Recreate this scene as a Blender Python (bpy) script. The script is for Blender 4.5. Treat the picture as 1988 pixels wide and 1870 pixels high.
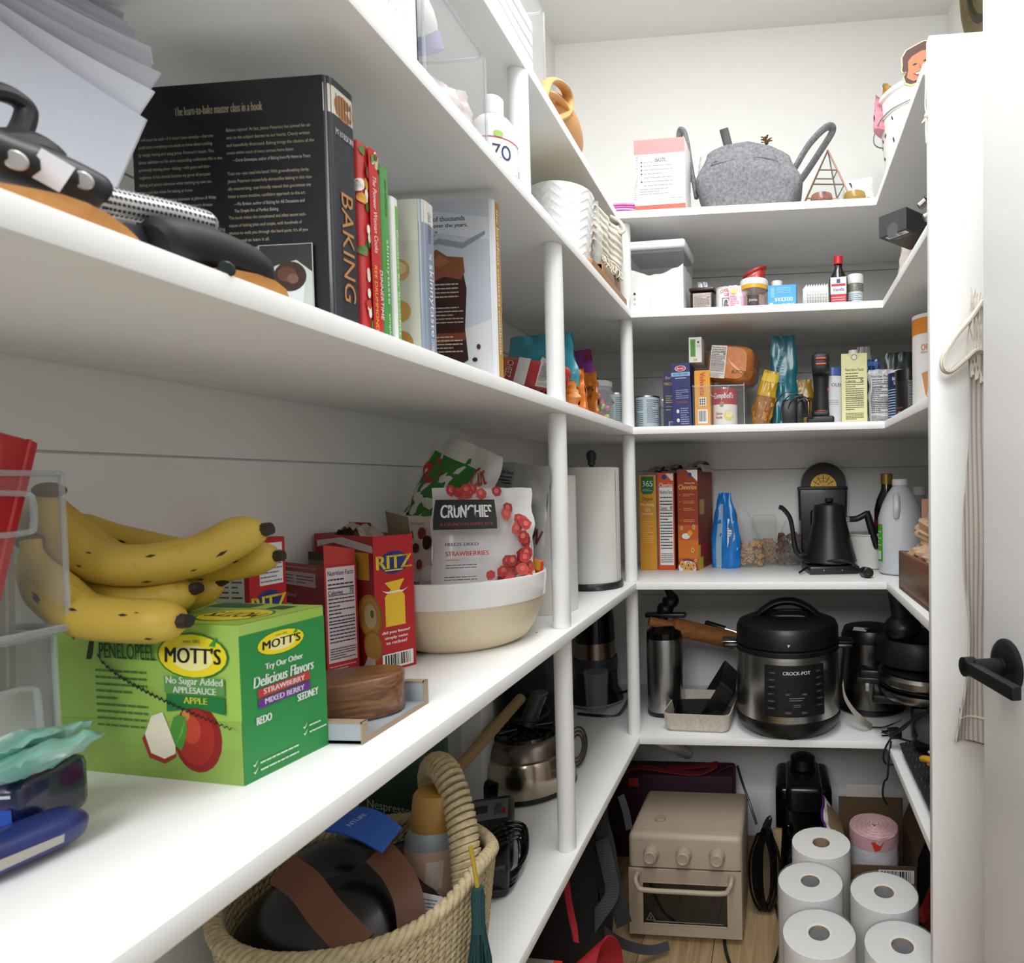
import bpy, bmesh, math, random
from mathutils import Vector, Matrix, noise
for o in list(bpy.data.objects): bpy.data.objects.remove(o, do_unlink=True)
SC = bpy.context.scene
COL = SC.collection
PI = math.pi
V = Vector
# ------------------------------------------------------------------ camera
F_PX, PPX, PPY, CAMZ = 1243.77, 1400.0, 979.2, 1.143
YAW, PITCH, ROLL = -0.0873, -0.0342, 0.0161
fwd = V((math.sin(YAW)*math.cos(PITCH), math.cos(YAW)*math.cos(PITCH), math.sin(PITCH)))
rgt = V((math.cos(YAW), -math.sin(YAW), 0)); dwn = -rgt.cross(fwd)
c_, s_ = math.cos(ROLL), math.sin(ROLL)
RGT = c_*rgt + s_*dwn; DWN = -s_*rgt + c_*dwn
cam = bpy.data.cameras.new('camera'); cam_o = bpy.data.objects.new('camera', cam); COL.objects.link(cam_o)
cam.sensor_fit = 'HORIZONTAL'; cam.sensor_width = 25.56; cam.lens = 25.56*F_PX/1988
cam.shift_x = (994-PPX)/1988; cam.shift_y = (PPY-935)/1988
cam.clip_start = 0.02
rot = Matrix((RGT, -DWN, -fwd)).transposed()
cam_o.matrix_world = Matrix.Translation((0, 0, CAMZ)) @ rot.to_4x4()
cam.dof.use_dof = True; cam.dof.focus_distance = 1.35; cam.dof.aperture_fstop = 9.0
SC.camera = cam_o
# ------------------------------------------------------------------ light
SC.view_settings.view_transform = 'Standard'; SC.view_settings.look = 'None'
SC.view_settings.gamma = 1.0; SC.view_settings.use_curve_mapping = False
SC.view_settings.exposure = -0.18
world = bpy.data.worlds.new('world'); SC.world = world; world.use_nodes = True
wb = world.node_tree.nodes['Background']; wb.inputs[0].default_value = (0.97, 0.985, 1.0, 1); wb.inputs[1].default_value = 0.40
def area(name, loc, target, sx, sy, power, col):
    l = bpy.data.lights.new(name, 'AREA'); l.shape = 'RECTANGLE'; l.size = sx; l.size_y = sy; l.energy = power; l.color = col
    o = bpy.data.objects.new(name, l); COL.objects.link(o); o.location = loc
    o.rotation_euler = (V(target)-V(loc)).to_track_quat('-Z', 'Y').to_euler()
    return o
pl = bpy.data.lights.new('ceiling_light', 'POINT'); pl.energy = 1.6; pl.shadow_soft_size = .14; pl.color = (0.97, 0.985, 1.0)
plo = bpy.data.objects.new('ceiling_light', pl); COL.objects.link(plo); plo.location = (-0.14, 0.95, 2.32)
area('ceiling_panel', (-0.06, 0.78, 2.53), (-0.06, 0.78, 0), 0.4, 1.25, 18, (0.98, 0.99, 1.0))
area('doorway_light', (-0.2, -1.9, 2.55), (0.0, 1.4, 1.0), 1.5, 1.1, 66, (0.975, 0.985, 1.0))
# ------------------------------------------------------------------ pixel -> point on a plane
def ray(x, y): return RGT*((x-PPX)/F_PX) + DWN*((y-PPY)/F_PX) + fwd
def at(x, y, Y): d = ray(x, y); return V((0, 0, CAMZ)) + d*(Y/d.y)
def az(x, y, z): d = ray(x, y); return V((0, 0, CAMZ)) + d*((z-CAMZ)/d.z)
def ax(x, y, X): d = ray(x, y); return V((0, 0, CAMZ)) + d*(X/d.x)
# ------------------------------------------------------------------ materials
def lin(h):
    if not isinstance(h, str): return tuple(h)
    h = h.lstrip('#'); r = []
    for i in (0, 2, 4):
        c = int(h[i:i+2], 16)/255; r.append(c/12.92 if c <= .04045 else ((c+.055)/1.055)**2.4)
    return tuple(r)
MC = {}
def mat(h, rough=.5, metal=0.0, var=.06, scale=30.0, bump=0.0, bscale=200.0, kind='', h2=None, coat=0.0, trans=0.0):
    key = (h, rough, metal, var, scale, bump, bscale, kind, h2, coat, trans)
    if key in MC: return MC[key]
    m = bpy.data.materials.new('m_%s_%d' % (str(h).strip('#'), len(MC))); m.use_nodes = True; MC[key] = m
    nt = m.node_tree; N = nt.nodes; L = nt.links; b = N['Principled BSDF']; c = lin(h)
    b.inputs['Roughness'].default_value = rough; b.inputs['Metallic'].default_value = metal
    if coat: b.inputs['Coat Weight'].default_value = coat; b.inputs['Coat Roughness'].default_value = .1
    if trans: b.inputs['Transmission Weight'].default_value = trans
    tc = N.new('ShaderNodeTexCoord')
    a1 = tuple(min(1, x*(1-var)) for x in c)+(1,); a2 = tuple(min(1, x*(1+var)) for x in c)+(1,)
    if h2: a2 = lin(h2)+(1,)
    mx = N.new('ShaderNodeMix'); mx.data_type = 'RGBA'; mx.inputs[6].default_value = a1; mx.inputs[7].default_value = a2
    L.new(mx.outputs[2], b.inputs['Base Color'])
    if kind in ('woodx', 'woody', 'woodz'):
        mp = N.new('ShaderNodeMapping'); mp.inputs[3].default_value = {'woodx': (3, 40, 40), 'woody': (40, 3, 40), 'woodz': (40, 40, 3)}[kind]
        L.new(tc.outputs['Object'], mp.inputs[0]); nz = N.new('ShaderNodeTexNoise'); nz.inputs['Scale'].default_value = scale/20; nz.inputs['Detail'].default_value = 6; nz.inputs['Distortion'].default_value = 1.2
        L.new(mp.outputs[0], nz.inputs['Vector']); rp = N.new('ShaderNodeValToRGB'); rp.color_ramp.elements[0].position = .35; rp.color_ramp.elements[1].position = .65
        L.new(nz.outputs[0], rp.inputs[0]); L.new(rp.outputs[0], mx.inputs[0]); src = nz.outputs[0]
    elif kind in ('stripex', 'stripez', 'stripey'):
        sp = N.new('ShaderNodeSeparateXYZ'); L.new(tc.outputs['Object'], sp.inputs[0])
        ml = N.new('ShaderNodeMath'); ml.operation = 'MULTIPLY'; ml.inputs[1].default_value = scale; L.new(sp.outputs['XYZ'.index(kind[-1].upper())], ml.inputs[0])
        sn = N.new('ShaderNodeMath'); sn.operation = 'SINE'; L.new(ml.outputs[0], sn.inputs[0])
        nz = N.new('ShaderNodeTexNoise'); nz.inputs['Scale'].default_value = 350; L.new(tc.outputs['Object'], nz.inputs['Vector'])
        ad = N.new('ShaderNodeMath'); ad.operation = 'ADD'; L.new(sn.outputs[0], ad.inputs[0]); L.new(nz.outputs[0], ad.inputs[1])
        rp = N.new('ShaderNodeValToRGB'); rp.color_ramp.elements[0].position = .6; rp.color_ramp.elements[1].position = 1.0
        L.new(ad.outputs[0], rp.inputs[0]); L.new(rp.outputs[0], mx.inputs[0]); src = sn.outputs[0]
    elif kind == 'speck':
        nz = N.new('ShaderNodeTexNoise'); nz.inputs['Scale'].default_value = scale; nz.inputs['Detail'].default_value = 8; nz.inputs['Roughness'].default_value = .8
        L.new(tc.outputs['Object'], nz.inputs['Vector']); rp = N.new('ShaderNodeValToRGB'); rp.color_ramp.elements[0].position = .38; rp.color_ramp.elements[1].position = .62
        L.new(nz.outputs[0], rp.inputs[0]); L.new(rp.outputs[0], mx.inputs[0]); src = nz.outputs[0]
    elif kind == 'blotch':
        nz = N.new('ShaderNodeTexNoise'); nz.inputs['Scale'].default_value = scale; nz.inputs['Detail'].default_value = 3
        L.new(tc.outputs['Object'], nz.inputs['Vector']); rp = N.new('ShaderNodeValToRGB'); rp.color_ramp.elements[0].position = .62; rp.color_ramp.elements[1].position = .72
        L.new(nz.outputs[0], rp.inputs[0]); L.new(rp.outputs[0], mx.inputs[0]); src = nz.outputs[0]
    else:
        nz = N.new('ShaderNodeTexNoise'); nz.inputs['Scale'].default_value = scale; nz.inputs['Detail'].default_value = 4
        L.new(tc.outputs['Object'], nz.inputs['Vector']); L.new(nz.outputs[0], mx.inputs[0]); src = nz.outputs[0]
    if bump:
        n2 = N.new('ShaderNodeTexNoise'); n2.inputs['Scale'].default_value = bscale; n2.inputs['Detail'].default_value = 3; L.new(tc.outputs['Object'], n2.inputs['Vector'])
        bp = N.new('ShaderNodeBump'); bp.inputs['Strength'].default_value = bump; bp.inputs['Distance'].default_value = .002
        L.new(n2.outputs[0], bp.inputs['Height']); L.new(bp.outputs[0], b.inputs['Normal'])
    return m
def clear(h='#ffffff', op=.06, rough=.08):
    key = ('clear', h, op, rough)
    if key in MC: return MC[key]
    m = bpy.data.materials.new('clear_%d' % len(MC)); m.use_nodes = True; MC[key] = m
    nt = m.node_tree; N = nt.nodes; L = nt.links; N.remove(N['Principled BSDF']); out = N['Material Output']
    tr = N.new('ShaderNodeBsdfTransparent'); tr.inputs[0].default_value = tuple(min(1, .5+.5*x) for x in lin(h))+(1,)
    pr = N.new('ShaderNodeBsdfPrincipled'); pr.inputs['Base Color'].default_value = lin(h)+(1,); pr.inputs['Roughness'].default_value = rough
    lw = N.new('ShaderNodeLayerWeight'); lw.inputs[0].default_value = .25
    nz = N.new('ShaderNodeTexNoise'); nz.inputs['Scale'].default_value = 40
    ml = N.new('ShaderNodeMath'); ml.operation = 'MULTIPLY_ADD'; ml.inputs[1].default_value = .16; ml.inputs[2].default_value = op; L.new(lw.outputs['Fresnel'], ml.inputs[0])
    m2 = N.new('ShaderNodeMath'); m2.operation = 'MULTIPLY_ADD'; m2.inputs[1].default_value = op*.4; L.new(nz.outputs[0], m2.inputs[0]); L.new(ml.outputs[0], m2.inputs[2])
    mx = N.new('ShaderNodeMixShader'); L.new(m2.outputs[0], mx.inputs[0]); L.new(tr.outputs[0], mx.inputs[1]); L.new(pr.outputs[0], mx.inputs[2]); L.new(mx.outputs[0], out.inputs[0])
    return m
WHITE = mat('#f0efec', .45, var=.01); PAINT = mat('#f6f6f4', .35, var=.012, bump=.02, bscale=60)
BLACK = mat('#0d0d0e', .45, bump=.03); BLK2 = mat('#1a1a1c', .35); GLOSSB = mat('#070708', .12)
STEEL = mat('#b9b6b0', .28, 1.0, kind='stripez', scale=900, h2='#a9a6a0'); CHROME = mat('#d0d0d0', .12, 1.0)
# ------------------------------------------------------------------ mesh builder
TX = {}
def text_geo(s):
    if s in TX: return TX[s]
    cu = bpy.data.curves.new('t', 'FONT'); cu.body = s; cu.resolution_u = 3
    o = bpy.data.objects.new('t', cu); me = o.to_mesh()
    vs = [(v.co.x, v.co.y) for v in me.vertices]; fs = [tuple(p.vertices) for p in me.polygons]
    o.to_mesh_clear(); bpy.data.objects.remove(o); bpy.data.curves.remove(cu)
    if vs:
        x0 = min(v[0] for v in vs); x1 = max(v[0] for v in vs); y0 = min(v[1] for v in vs); y1 = max(v[1] for v in vs)
        vs = [((x-(x0+x1)/2)/max(x1-x0, 1e-6), (y-(y0+y1)/2)/max(y1-y0, 1e-6)) for x, y in vs]
    TX[s] = (vs, fs); return TX[s]
class MB:
    def __init__(s): s.bm = bmesh.new(); s.mats = []
    def mi(s, m):
        if isinstance(m, str): m = mat(m)
        if m not in s.mats: s.mats.append(m)
        return s.mats.index(m)
    def raw(s, vs, fs, m, M=None):
        i = s.mi(m); bv = [s.bm.verts.new(M @ V(v) if M else V(v)) for v in vs]
        for f in fs:
            if len(set(f)) > 2:
                try: s.bm.faces.new([bv[k] for k in f]).material_index = i
                except ValueError: pass
        return s
    def merge(s, b2, m, M=None):
        b2.verts.index_update()
        s.raw([v.co.copy() for v in b2.verts], [[v.index for v in f.verts] for f in b2.faces], m, M); b2.free(); return s
    def box(s, a, b, m, M=None, r=0, seg=2):
        b2 = bmesh.new(); bmesh.ops.create_cube(b2, size=1)
        for v in b2.verts:
            v.co = V([(a[k]+b[k])/2+v.co[k]*(b[k]-a[k]) for k in range(3)])
        if r: bmesh.ops.bevel(b2, geom=list(b2.edges), offset=r, segments=seg, profile=.5, affect='EDGES')
        return s.merge(b2, m, M)
    def lathe(s, prof, m, M=None, seg=32, a0=0, a1=2*PI, sx=1, sy=1):
        full = abs(a1-a0-2*PI) < 1e-6; n = seg if full else seg+1; vs = []; fs = []
        for r, z in prof:
            for k in range(n):
                a = a0+(a1-a0)*k/seg; vs.append((r*math.cos(a)*sx, r*math.sin(a)*sy, z))
        for i in range(len(prof)-1):
            for k in range(seg):
                k2 = (k+1) % n
                fs.append((i*n+k, i*n+k2, (i+1)*n+k2, (i+1)*n+k))
        if full and prof[0][0] > 0 and prof[0][0] < 1e-4: pass
        return s.raw(vs, fs, m, M)
    def cyl(s, r, z0, z1, m, M=None, seg=32, b=0, r2=None):
        r2 = r if r2 is None else r2
        p = [(1e-5, z0), (r-b, z0)] + ([(r, z0+b)] if b else []) + ([(r2, z1-b)] if b else []) + [(r2-b, z1), (1e-5, z1)]
        return s.lathe(p, m, M, seg)
    def tube(s, pts, r, m, seg=8, closed=False, M=None, flat=1.0, caps=True):
        pts = [V(p) for p in pts]; n = len(pts); rr = r if isinstance(r, (list, tuple)) else [r]*n
        vs = []; fs = []; up = None
        for i, p in enumerate(pts):
            t = (pts[(i+1) % n]-pts[i-1]) if closed else (pts[min(i+1, n-1)]-pts[max(i-1, 0)])
            if t.length < 1e-9: t = V((0, 0, 1))
            t.normalize()
            if up is None: up = V((0, 0, 1)) if abs(t.z) < .9 else V((1, 0, 0))
            x = t.cross(up)
            if x.length < 1e-6: x = t.orthogonal()
            x.normalize(); up = x.cross(t).normalized()
            for k in range(seg):
                a = 2*PI*k/seg; vs.append(p+(x*math.cos(a)+up*math.sin(a)*flat)*rr[i])
        for i in range(n if closed else n-1):
            j = (i+1) % n
            for k in range(seg): fs.append((i*seg+k, i*seg+(k+1) % seg, j*seg+(k+1) % seg, j*seg+k))
        if not closed and caps: fs += [tuple(range(seg))[::-1], tuple((n-1)*seg+k for k in range(seg))]
        return s.raw(vs, fs, m, M)
    def prism(s, poly, z0, z1, m, M=None):
        n = len(poly); vs = [(x, y, z0) for x, y in poly]+[(x, y, z1) for x, y in poly]
        fs = [tuple(range(n))[::-1], tuple(range(n, 2*n))]+[(k, (k+1) % n, n+(k+1) % n, n+k) for k in range(n)]
        return s.raw(vs, fs, m, M)
    def ball(s, c, r, m, M=None, seg=24, rings=12):
        r = r if isinstance(r, (tuple, list)) else (r,)*3
        b2 = bmesh.new(); bmesh.ops.create_uvsphere(b2, u_segments=seg, v_segments=rings, radius=1)
        for v in b2.verts: v.co = V([c[k]+v.co[k]*r[k] for k in range(3)])
        return s.merge(b2, m, M)
    def grid(s, fn, nu, nv, m, M=None, cu=False):
        vs = [fn(i/nu, j/nv) for j in range(nv+1) for i in range(nu+1)]; w = nu+1
        return s.raw(vs, [(j*w+i, j*w+i+1, (j+1)*w+i+1, (j+1)*w+i) for j in range(nv) for i in range(nu)], m, M)
    def sheet(s, fn, nu, nv, t, m, M=None):
        top = [V(fn(i/nu, j/nv)) for j in range(nv+1) for i in range(nu+1)]; w = nu+1; nr = []
        for j in range(nv+1):
            for i in range(nu+1):
                a = top[j*w+min(i+1, nu)]-top[j*w+max(i-1, 0)]; b = top[min(j+1, nv)*w+i]-top[max(j-1, 0)*w+i]
                k = a.cross(b); nr.append(k.normalized() if k.length > 1e-12 else V((0, 0, 1)))
        q = len(top); vs = [p+n*t/2 for p, n in zip(top, nr)]+[p-n*t/2 for p, n in zip(top, nr)]; fs = []
        for j in range(nv):
            for i in range(nu):
                a = (j*w+i, j*w+i+1, (j+1)*w+i+1, (j+1)*w+i); fs += [a, tuple(q+k for k in a[::-1])]
        bd = [(i, 0) for i in range(nu)]+[(nu, j) for j in range(nv)]+[(i, nv) for i in range(nu, 0, -1)]+[(0, j) for j in range(nv, 0, -1)]
        ids = [j*w+i for i, j in bd]
        for a, b in zip(ids, ids[1:]+ids[:1]): fs.append((b, a, q+a, q+b))
        return s.raw(vs, fs, m, M)
    # printed marks on a surface S(u, v, height above it)
    def paint(s, S, items, M=None, n=1, asp=1.0, eps=.00025, base=1):
        for li, it in enumerate(items):
            k = it[0]; e = eps*(base+li*.35)
            def rect(u0, v0, u1, v1, m, nn=None):
                q = nn or n
                s.grid(lambda a, b: S(u0+(u1-u0)*a, v0+(v1-v0)*b, e), max(1, int(q*abs(u1-u0)+.99)), max(1, int(q*abs(v1-v0)+.99)) if q > 1 else 1, m, M)
            if k == 'r': rect(*it[1:6])
            elif k == 'p':
                s.raw([S(u, v, e) for u, v in it[1]], [tuple(range(len(it[1])))], it[2], M)
            elif k == 'e':
                _, u, v, ru, rv, m = it[:6]; sg = 20
                s.raw([S(u, v, e)]+[S(u+ru*math.cos(2*PI*q/sg), v+rv*math.sin(2*PI*q/sg), e) for q in range(sg)], [(0, 1+q, 1+(q+1) % sg) for q in range(sg)], m, M)
            elif k == 't':
                _, tx, u, v, w, h, m = it[:7]; op = it[7] if len(it) > 7 else {}
                vs, fs = text_geo(tx); rt = math.radians(op.get('rot', 0)); sh = op.get('sh', 0); cr, sr = math.cos(rt), math.sin(rt)
                pts = []
                for x, y in vs:
                    x = (x*w+sh*y*h/asp if not op.get('rot') else x*w+sh*y*h); y = y*h
                    if op.get('arc'): y -= op['arc']*(x/w*2)**2*h
                    if op.get('rot') in (90, -90, 270): X, Y = cr*x-sr*y, sr*x+cr*y
                    elif op.get('rot'): X, Y = cr*x-sr*y/asp, sr*x*asp+cr*y
                    else: X, Y = x, y
                    pts.append(S(u+X, v+Y, e))
                b = op.get('b', 0); s.raw(pts, fs, m, M)
                for q in range(1 if b else 0):
                    s.raw([p+(S(u+b, v, e)-S(u, v, e)) for p in pts], fs, m, M)
            elif k == 'l':
                _, u0, v0, u1, v1, cnt, m = it[:7]; rn = random.Random(int(u0*991+v1*77+cnt))
                hh = (v1-v0)/cnt
                for q in range(cnt):
                    x = u0; vv = v1-hh*(q+.75); end = u1 if rn.random() < .75 else u0+(u1-u0)*rn.uniform(.4, .9)
                    while x < end:
                        x2 = min(end, x+(u1-u0)*rn.uniform(.07, .2)); rect(x, vv, x2, vv+hh*.34, m, 1 if n == 1 else n); x = x2+(u1-u0)*.018
            elif k == 'b':
                _, u0, v0, u1, v1, vert = it[:6]; rect(u0, v0, u1, v1, mat('#f4f2ee', .5)); rn = random.Random(5); e += eps*.3
                x = u0+(u1-u0)*.08
                while x < u1-(u1-u0)*.1:
                    w = (u1-u0)*rn.choice((.015, .03, .05)); rect(x, v0+(v1-v0)*.14, x+w, v1-(v1-v0)*.08, mat('#151515', .6), 1); x += w+(u1-u0)*rn.choice((.02, .035))
            elif k == 'n':
                _, u0, v0, u1, v1 = it[:5]; bg = it[5] if len(it) > 5 else '#f1eee9'; ink = it[6] if len(it) > 6 else '#24222c'
                w, h = u1-u0, v1-v0
                s.paint(S, [('r', u0, v0, u1, v1, bg), ('t', 'Nutrition Facts', (u0+u1)/2, v1-h*.06, w*.9, h*.05, ink, {'b': w*.006}), ('l', u0+w*.05, v0+h*.80, u1-w*.05, v0+h*.90, 2, ink),
                    ('r', u0+w*.04, v0+h*.775, u1-w*.04, v0+h*.79, ink), ('t', 'Calories', u0+w*.30, v0+h*.735, w*.5, h*.045, ink, {'b': w*.006}), ('t', it[7] if len(it) > 7 else '70', u1-w*.14, v0+h*.74, w*.16, h*.055, ink, {'b': w*.006}),
                    ('r', u0+w*.04, v0+h*.70, u1-w*.04, v0+h*.708, ink), ('l', u0+w*.05, v0+h*.42, u1-w*.05, v0+h*.69, 7, ink), ('r', u0+w*.04, v0+h*.40, u1-w*.04, v0+h*.412, ink), ('l', u0+w*.05, v0+h*.2, u1-w*.05, v0+h*.39, 5, ink), ('l', u0+w*.05, v0+h*.03, u1-w*.05, v0+h*.16, 5, ink)], M, n, asp, eps, base+li*.35)
        return s
    def build(s, name, parent=None, ang=35, weld=False):
        if weld: bmesh.ops.remove_doubles(s.bm, verts=list(s.bm.verts), dist=1e-5)
        me = bpy.data.meshes.new(name); s.bm.normal_update(); s.bm.to_mesh(me); s.bm.free()
        for m in s.mats: me.materials.append(m)
        me.polygons.foreach_set('use_smooth', [True]*len(me.polygons)); me.set_sharp_from_angle(angle=math.radians(ang))
        o = bpy.data.objects.new(name, me); COL.objects.link(o)
        if parent: o.parent = parent
        return o
def tag(o, label, cat, group=None):
    o['label'] = label; o['category'] = cat
    if group: o['group'] = group
    return o
def thing(name, label, cat, loc=(0, 0, 0), rz=0, group=None, rot=None):
    o = bpy.data.objects.new(name, None); COL.objects.link(o); o.empty_display_size = .02
    o.location = loc; o.rotation_euler = rot if rot else (0, 0, rz)
    return tag(o, label, cat, group)
def struct(o): o['kind'] = 'structure'; return o
def put(o, loc, rz=0, rot=None): o.location = loc; o.rotation_euler = rot if rot else (0, 0, rz); return o
def copy_tree(src, loc, rz=0, label=None, parent=None):
    c = src.copy(); COL.objects.link(c)
    if parent: c.parent = parent
    else:
        c.location = loc; c.rotation_euler = (0, 0, rz)
        if label: c['label'] = label
    for ch in list(src.children): copy_tree(ch, None, parent=c)
    return c
def adopt(ch, par):     # make a finished object a part of another without moving it
    ch.parent = par; ch.matrix_parent_inverse = (Matrix.Translation(par.location) @ par.rotation_euler.to_matrix().to_4x4()).inverted()
    for k in ('label', 'category', 'group'):
        if k in ch: del ch[k]
    return ch
def T(x, y, z): return Matrix.Translation((x, y, z))
def Rm(a, ax): return Matrix.Rotation(math.radians(a), 4, ax)
def sm(pts, n=6):   # smooth curve through points
    P = [V(p) for p in pts]; out = []
    for i in range(len(P)-1):
        p0, p1, p2, p3 = P[max(i-1, 0)], P[i], P[i+1], P[min(i+2, len(P)-1)]
        for k in range(n):
            t = k/n; out.append(.5*((2*p1)+(p2-p0)*t+(2*p0-5*p1+4*p2-p3)*t*t+(3*p1-p0-3*p2+p3)*t**3))
    return out+[P[-1]]
# faces of a box standing on z=0, centred in x and y
def fsurf(w, d, h, f):
    if f == 'F': return lambda u, v, e: V(((u-.5)*w, -d/2-e, v*h))
    if f == 'K': return lambda u, v, e: V(((.5-u)*w, d/2+e, v*h))
    if f == 'R': return lambda u, v, e: V((w/2+e, (u-.5)*d, v*h))
    if f == 'L': return lambda u, v, e: V((-w/2-e, (.5-u)*d, v*h))
    if f == 'T': return lambda u, v, e: V(((u-.5)*w, (v-.5)*d, h+e))
    return lambda u, v, e: V(((u-.5)*w, (.5-v)*d, -e))
def fasp(w, d, h, f): return {'F': w/h, 'K': w/h, 'R': d/h, 'L': d/h}.get(f, w/d)
def carton_mesh(w, d, h, base, faces, r=.0008, top=True):
    mb = MB(); m = mat(base, .42, coat=.2) if isinstance(base, str) else base
    if top: mb.box((-w/2, -d/2, 0), (w/2, d/2, h), m, r=r)
    else:
        t = .0012; ins = mat('#8d7f6c', .8)
        for a, b in (((-w/2, -d/2, 0), (w/2, -d/2+t, h)), ((-w/2, d/2-t, 0), (w/2, d/2, h)), ((-w/2, -d/2, 0), (-w/2+t, d/2, h)), ((w/2-t, -d/2, 0), (w/2, d/2, h)), ((-w/2, -d/2, 0), (w/2, d/2, t))): mb.box(a, b, m)
        for sx in (-1, 1): mb.box((sx*(w/2-t)-(.0003 if sx > 0 else 0), -d/2+t, t), (sx*(w/2-t)+(.0003 if sx < 0 else 0), d/2-t, h-.001), ins)
        mb.box((-w/2+t, d/2-t-.0003, t), (w/2-t, d/2-t, h-.001), ins)
    for f, items in faces.items(): mb.paint(fsurf(w, d, h, f), items, asp=fasp(w, d, h, f))
    return mb
def carton(name, label, cat, loc, rz, w, d, h, base, faces, group=None, rot=None, top=True):
    o = carton_mesh(w, d, h, base, faces, top=top).build(name); tag(o, label, cat, group); return put(o, loc, rz, rot)
def csurf(r, z0, h, span=PI, a=-PI/2): return lambda u, v, e: V(((r+e)*math.cos(a+(u-.5)*span), (r+e)*math.sin(a+(u-.5)*span), z0+v*h))
def pouch_surf(w, h, t, seed=0, cr=.004, taper=.85, flat=.12, pw=2.5):
    def bul(u, v):
        a = max(0, 1-abs(2*u-1)**pw); b = max(0, min(1, (1-v)/(1-flat))); return (a**.6)*(b**.75)
    def S(u, v, e=0, side=-1):
        wx = w*(1-(1-taper)*abs(v-.4)/.6*(1 if v > .4 else .3)); y = side*(t/2*bul(u, v)+e)
        n1 = noise.noise(V((u*4+seed, v*5, side*3))); n2 = noise.noise(V((u*9+seed, v*12, 7+side)))
        edge = min(1, 8*min(u, 1-u)+.05)
        return V(((u-.5)*wx+.004*n1*(1 if 0 < u < 1 else 2), y+side*cr*(n1+.5*n2)*edge, v*h+.003*n1*(v > .9)))
    return S
def pouch_mesh(w, h, t, base, items=(), seed=0, cr=.004, taper=.85, flat=.12, back=None, nu=16, nv=20, n=10, pw=2.5):
    mb = MB(); m = mat(base, .3, coat=.3) if isinstance(base, str) else base
    S = pouch_surf(w, h, t, seed, cr, taper, flat, pw)
    mb.grid(lambda u, v: S(u, v), nu, nv, m); mb.grid(lambda u, v: S(1-u, v, 0, 1), nu, nv, back or m)
    mb.grid(lambda u, v: S(u, 0)*(1-v)+S(u, 0, 0, 1)*v, nu, 2, m)
    mb.paint(S, list(items), n=n, asp=w/h, eps=.0009); return mb
def pouch(name, label, cat, loc, rz, w, h, t, base, items=(), group=None, rot=None, **k):
    o = pouch_mesh(w, h, t, base, items, **k).build(name, ang=60); tag(o, label, cat, group); return put(o, loc, rz, rot)
def can(name, label, cat, loc, r, h, side, items, lid='#c9c7c2', rim=True, span=PI, rz=0, lidh=.004, lidr=None, metal=1.0, group=None):
    t = thing(name, label, cat, loc, rz, group); mb = MB(); m = mat(side, .4) if isinstance(side, str) else side
    mb.lathe([(1e-5, 0), (r*.97, 0), (r, .002), (r, h-lidh), (r*.96, h-lidh)], m, seg=40)
    mb.paint(csurf(r, 0, h, span), items, n=24, asp=span*r/h, eps=.0003); mb.build('body', t)
    lr = lidr or r*1.01; q = MB(); q.lathe([(lr, h-lidh), (lr, h), (lr*.93, h), (lr*.92, h-.002), (1e-5, h-.002)], mat(lid, .3, metal) if isinstance(lid, str) else lid, seg=40); q.build('lid', t)
    return t
Z1, Z2, Z3, Z4, Z5 = 1.832, 1.583, 1.288, 0.889, 0.486
# ================================================================== the room
XL, XR, YB, ZC = -0.69, 0.534, 2.046, 2.55
wallm = mat('#e8e7e3', .6, var=.012, bump=.03, bscale=90)
def boards(name, fn, zs, L):      # shiplap: separate boards with a shadow gap, then smooth wall above
    mb = MB()
    for a, b in zip(zs[:-1], zs[1:]): fn(mb, a+.003, b, 0)
    fn(mb, 0, ZC, .006); o = mb.build(name); return struct(o)
zs = [0.0, .39, .78, 1.181, 1.4815, 1.7917, ZC+.03]
boards('wall_left', lambda mb, a, b, k: mb.box((XL-.03-(.01 if k else 0), -.15, a), (XL-k, YB+.03, b), wallm), zs, 0)
boards('wall_back', lambda mb, a, b, k: mb.box((XL, YB+k, a), (XR, YB+.03+(.01 if k else 0), b), wallm), zs, 0)
boards('wall_right', lambda mb, a, b, k: mb.box((XR+k, -.15, a), (XR+.03+(.01 if k else 0), YB+.03, b), wallm), zs, 0)
mb = MB(); mb.box((XL-.05, -.15, ZC), (XR+.05, YB+.05, ZC+.04), mat('#e9e8e3', .7, var=.01)); struct(mb.build('ceiling'))
mb = MB(); fl = [mat('#b3966f', .5, kind='woody', h2='#8f744f', scale=26), mat('#a88b64', .5, kind='woody', h2='#87694a', scale=30), mat('#bb9f79', .5, kind='woody', h2='#967a55', scale=22)]
x = XL-.02; k = 0
while x < XR+.02:
    y = -1.3-.37*(k % 3)
    while y < YB:
        mb.box((x+.0008, max(y, -1.3)+.0008, -.02), (min(x+.18, XR+.03)-.0008, min(y+1.1, YB+.02)-.0008, 0), fl[(k+int(y*3)) % 3]); y += 1.1
    x += .18; k += 1
mb.box((XL-.05, -1.3, -.05), (XR+.05, YB+.05, -.018), mat('#5d4a33', .8)); struct(mb.build('floor'))
mb = MB(); mb.box((XL, YB-.014, 0), (XR, YB, .15), PAINT, r=.003); struct(mb.build('baseboard_back'))
mb = MB(); mb.box((XL, 0, 0), (XL+.014, YB-.015, .15), PAINT, r=.003); struct(mb.build('baseboard_left'))
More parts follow.
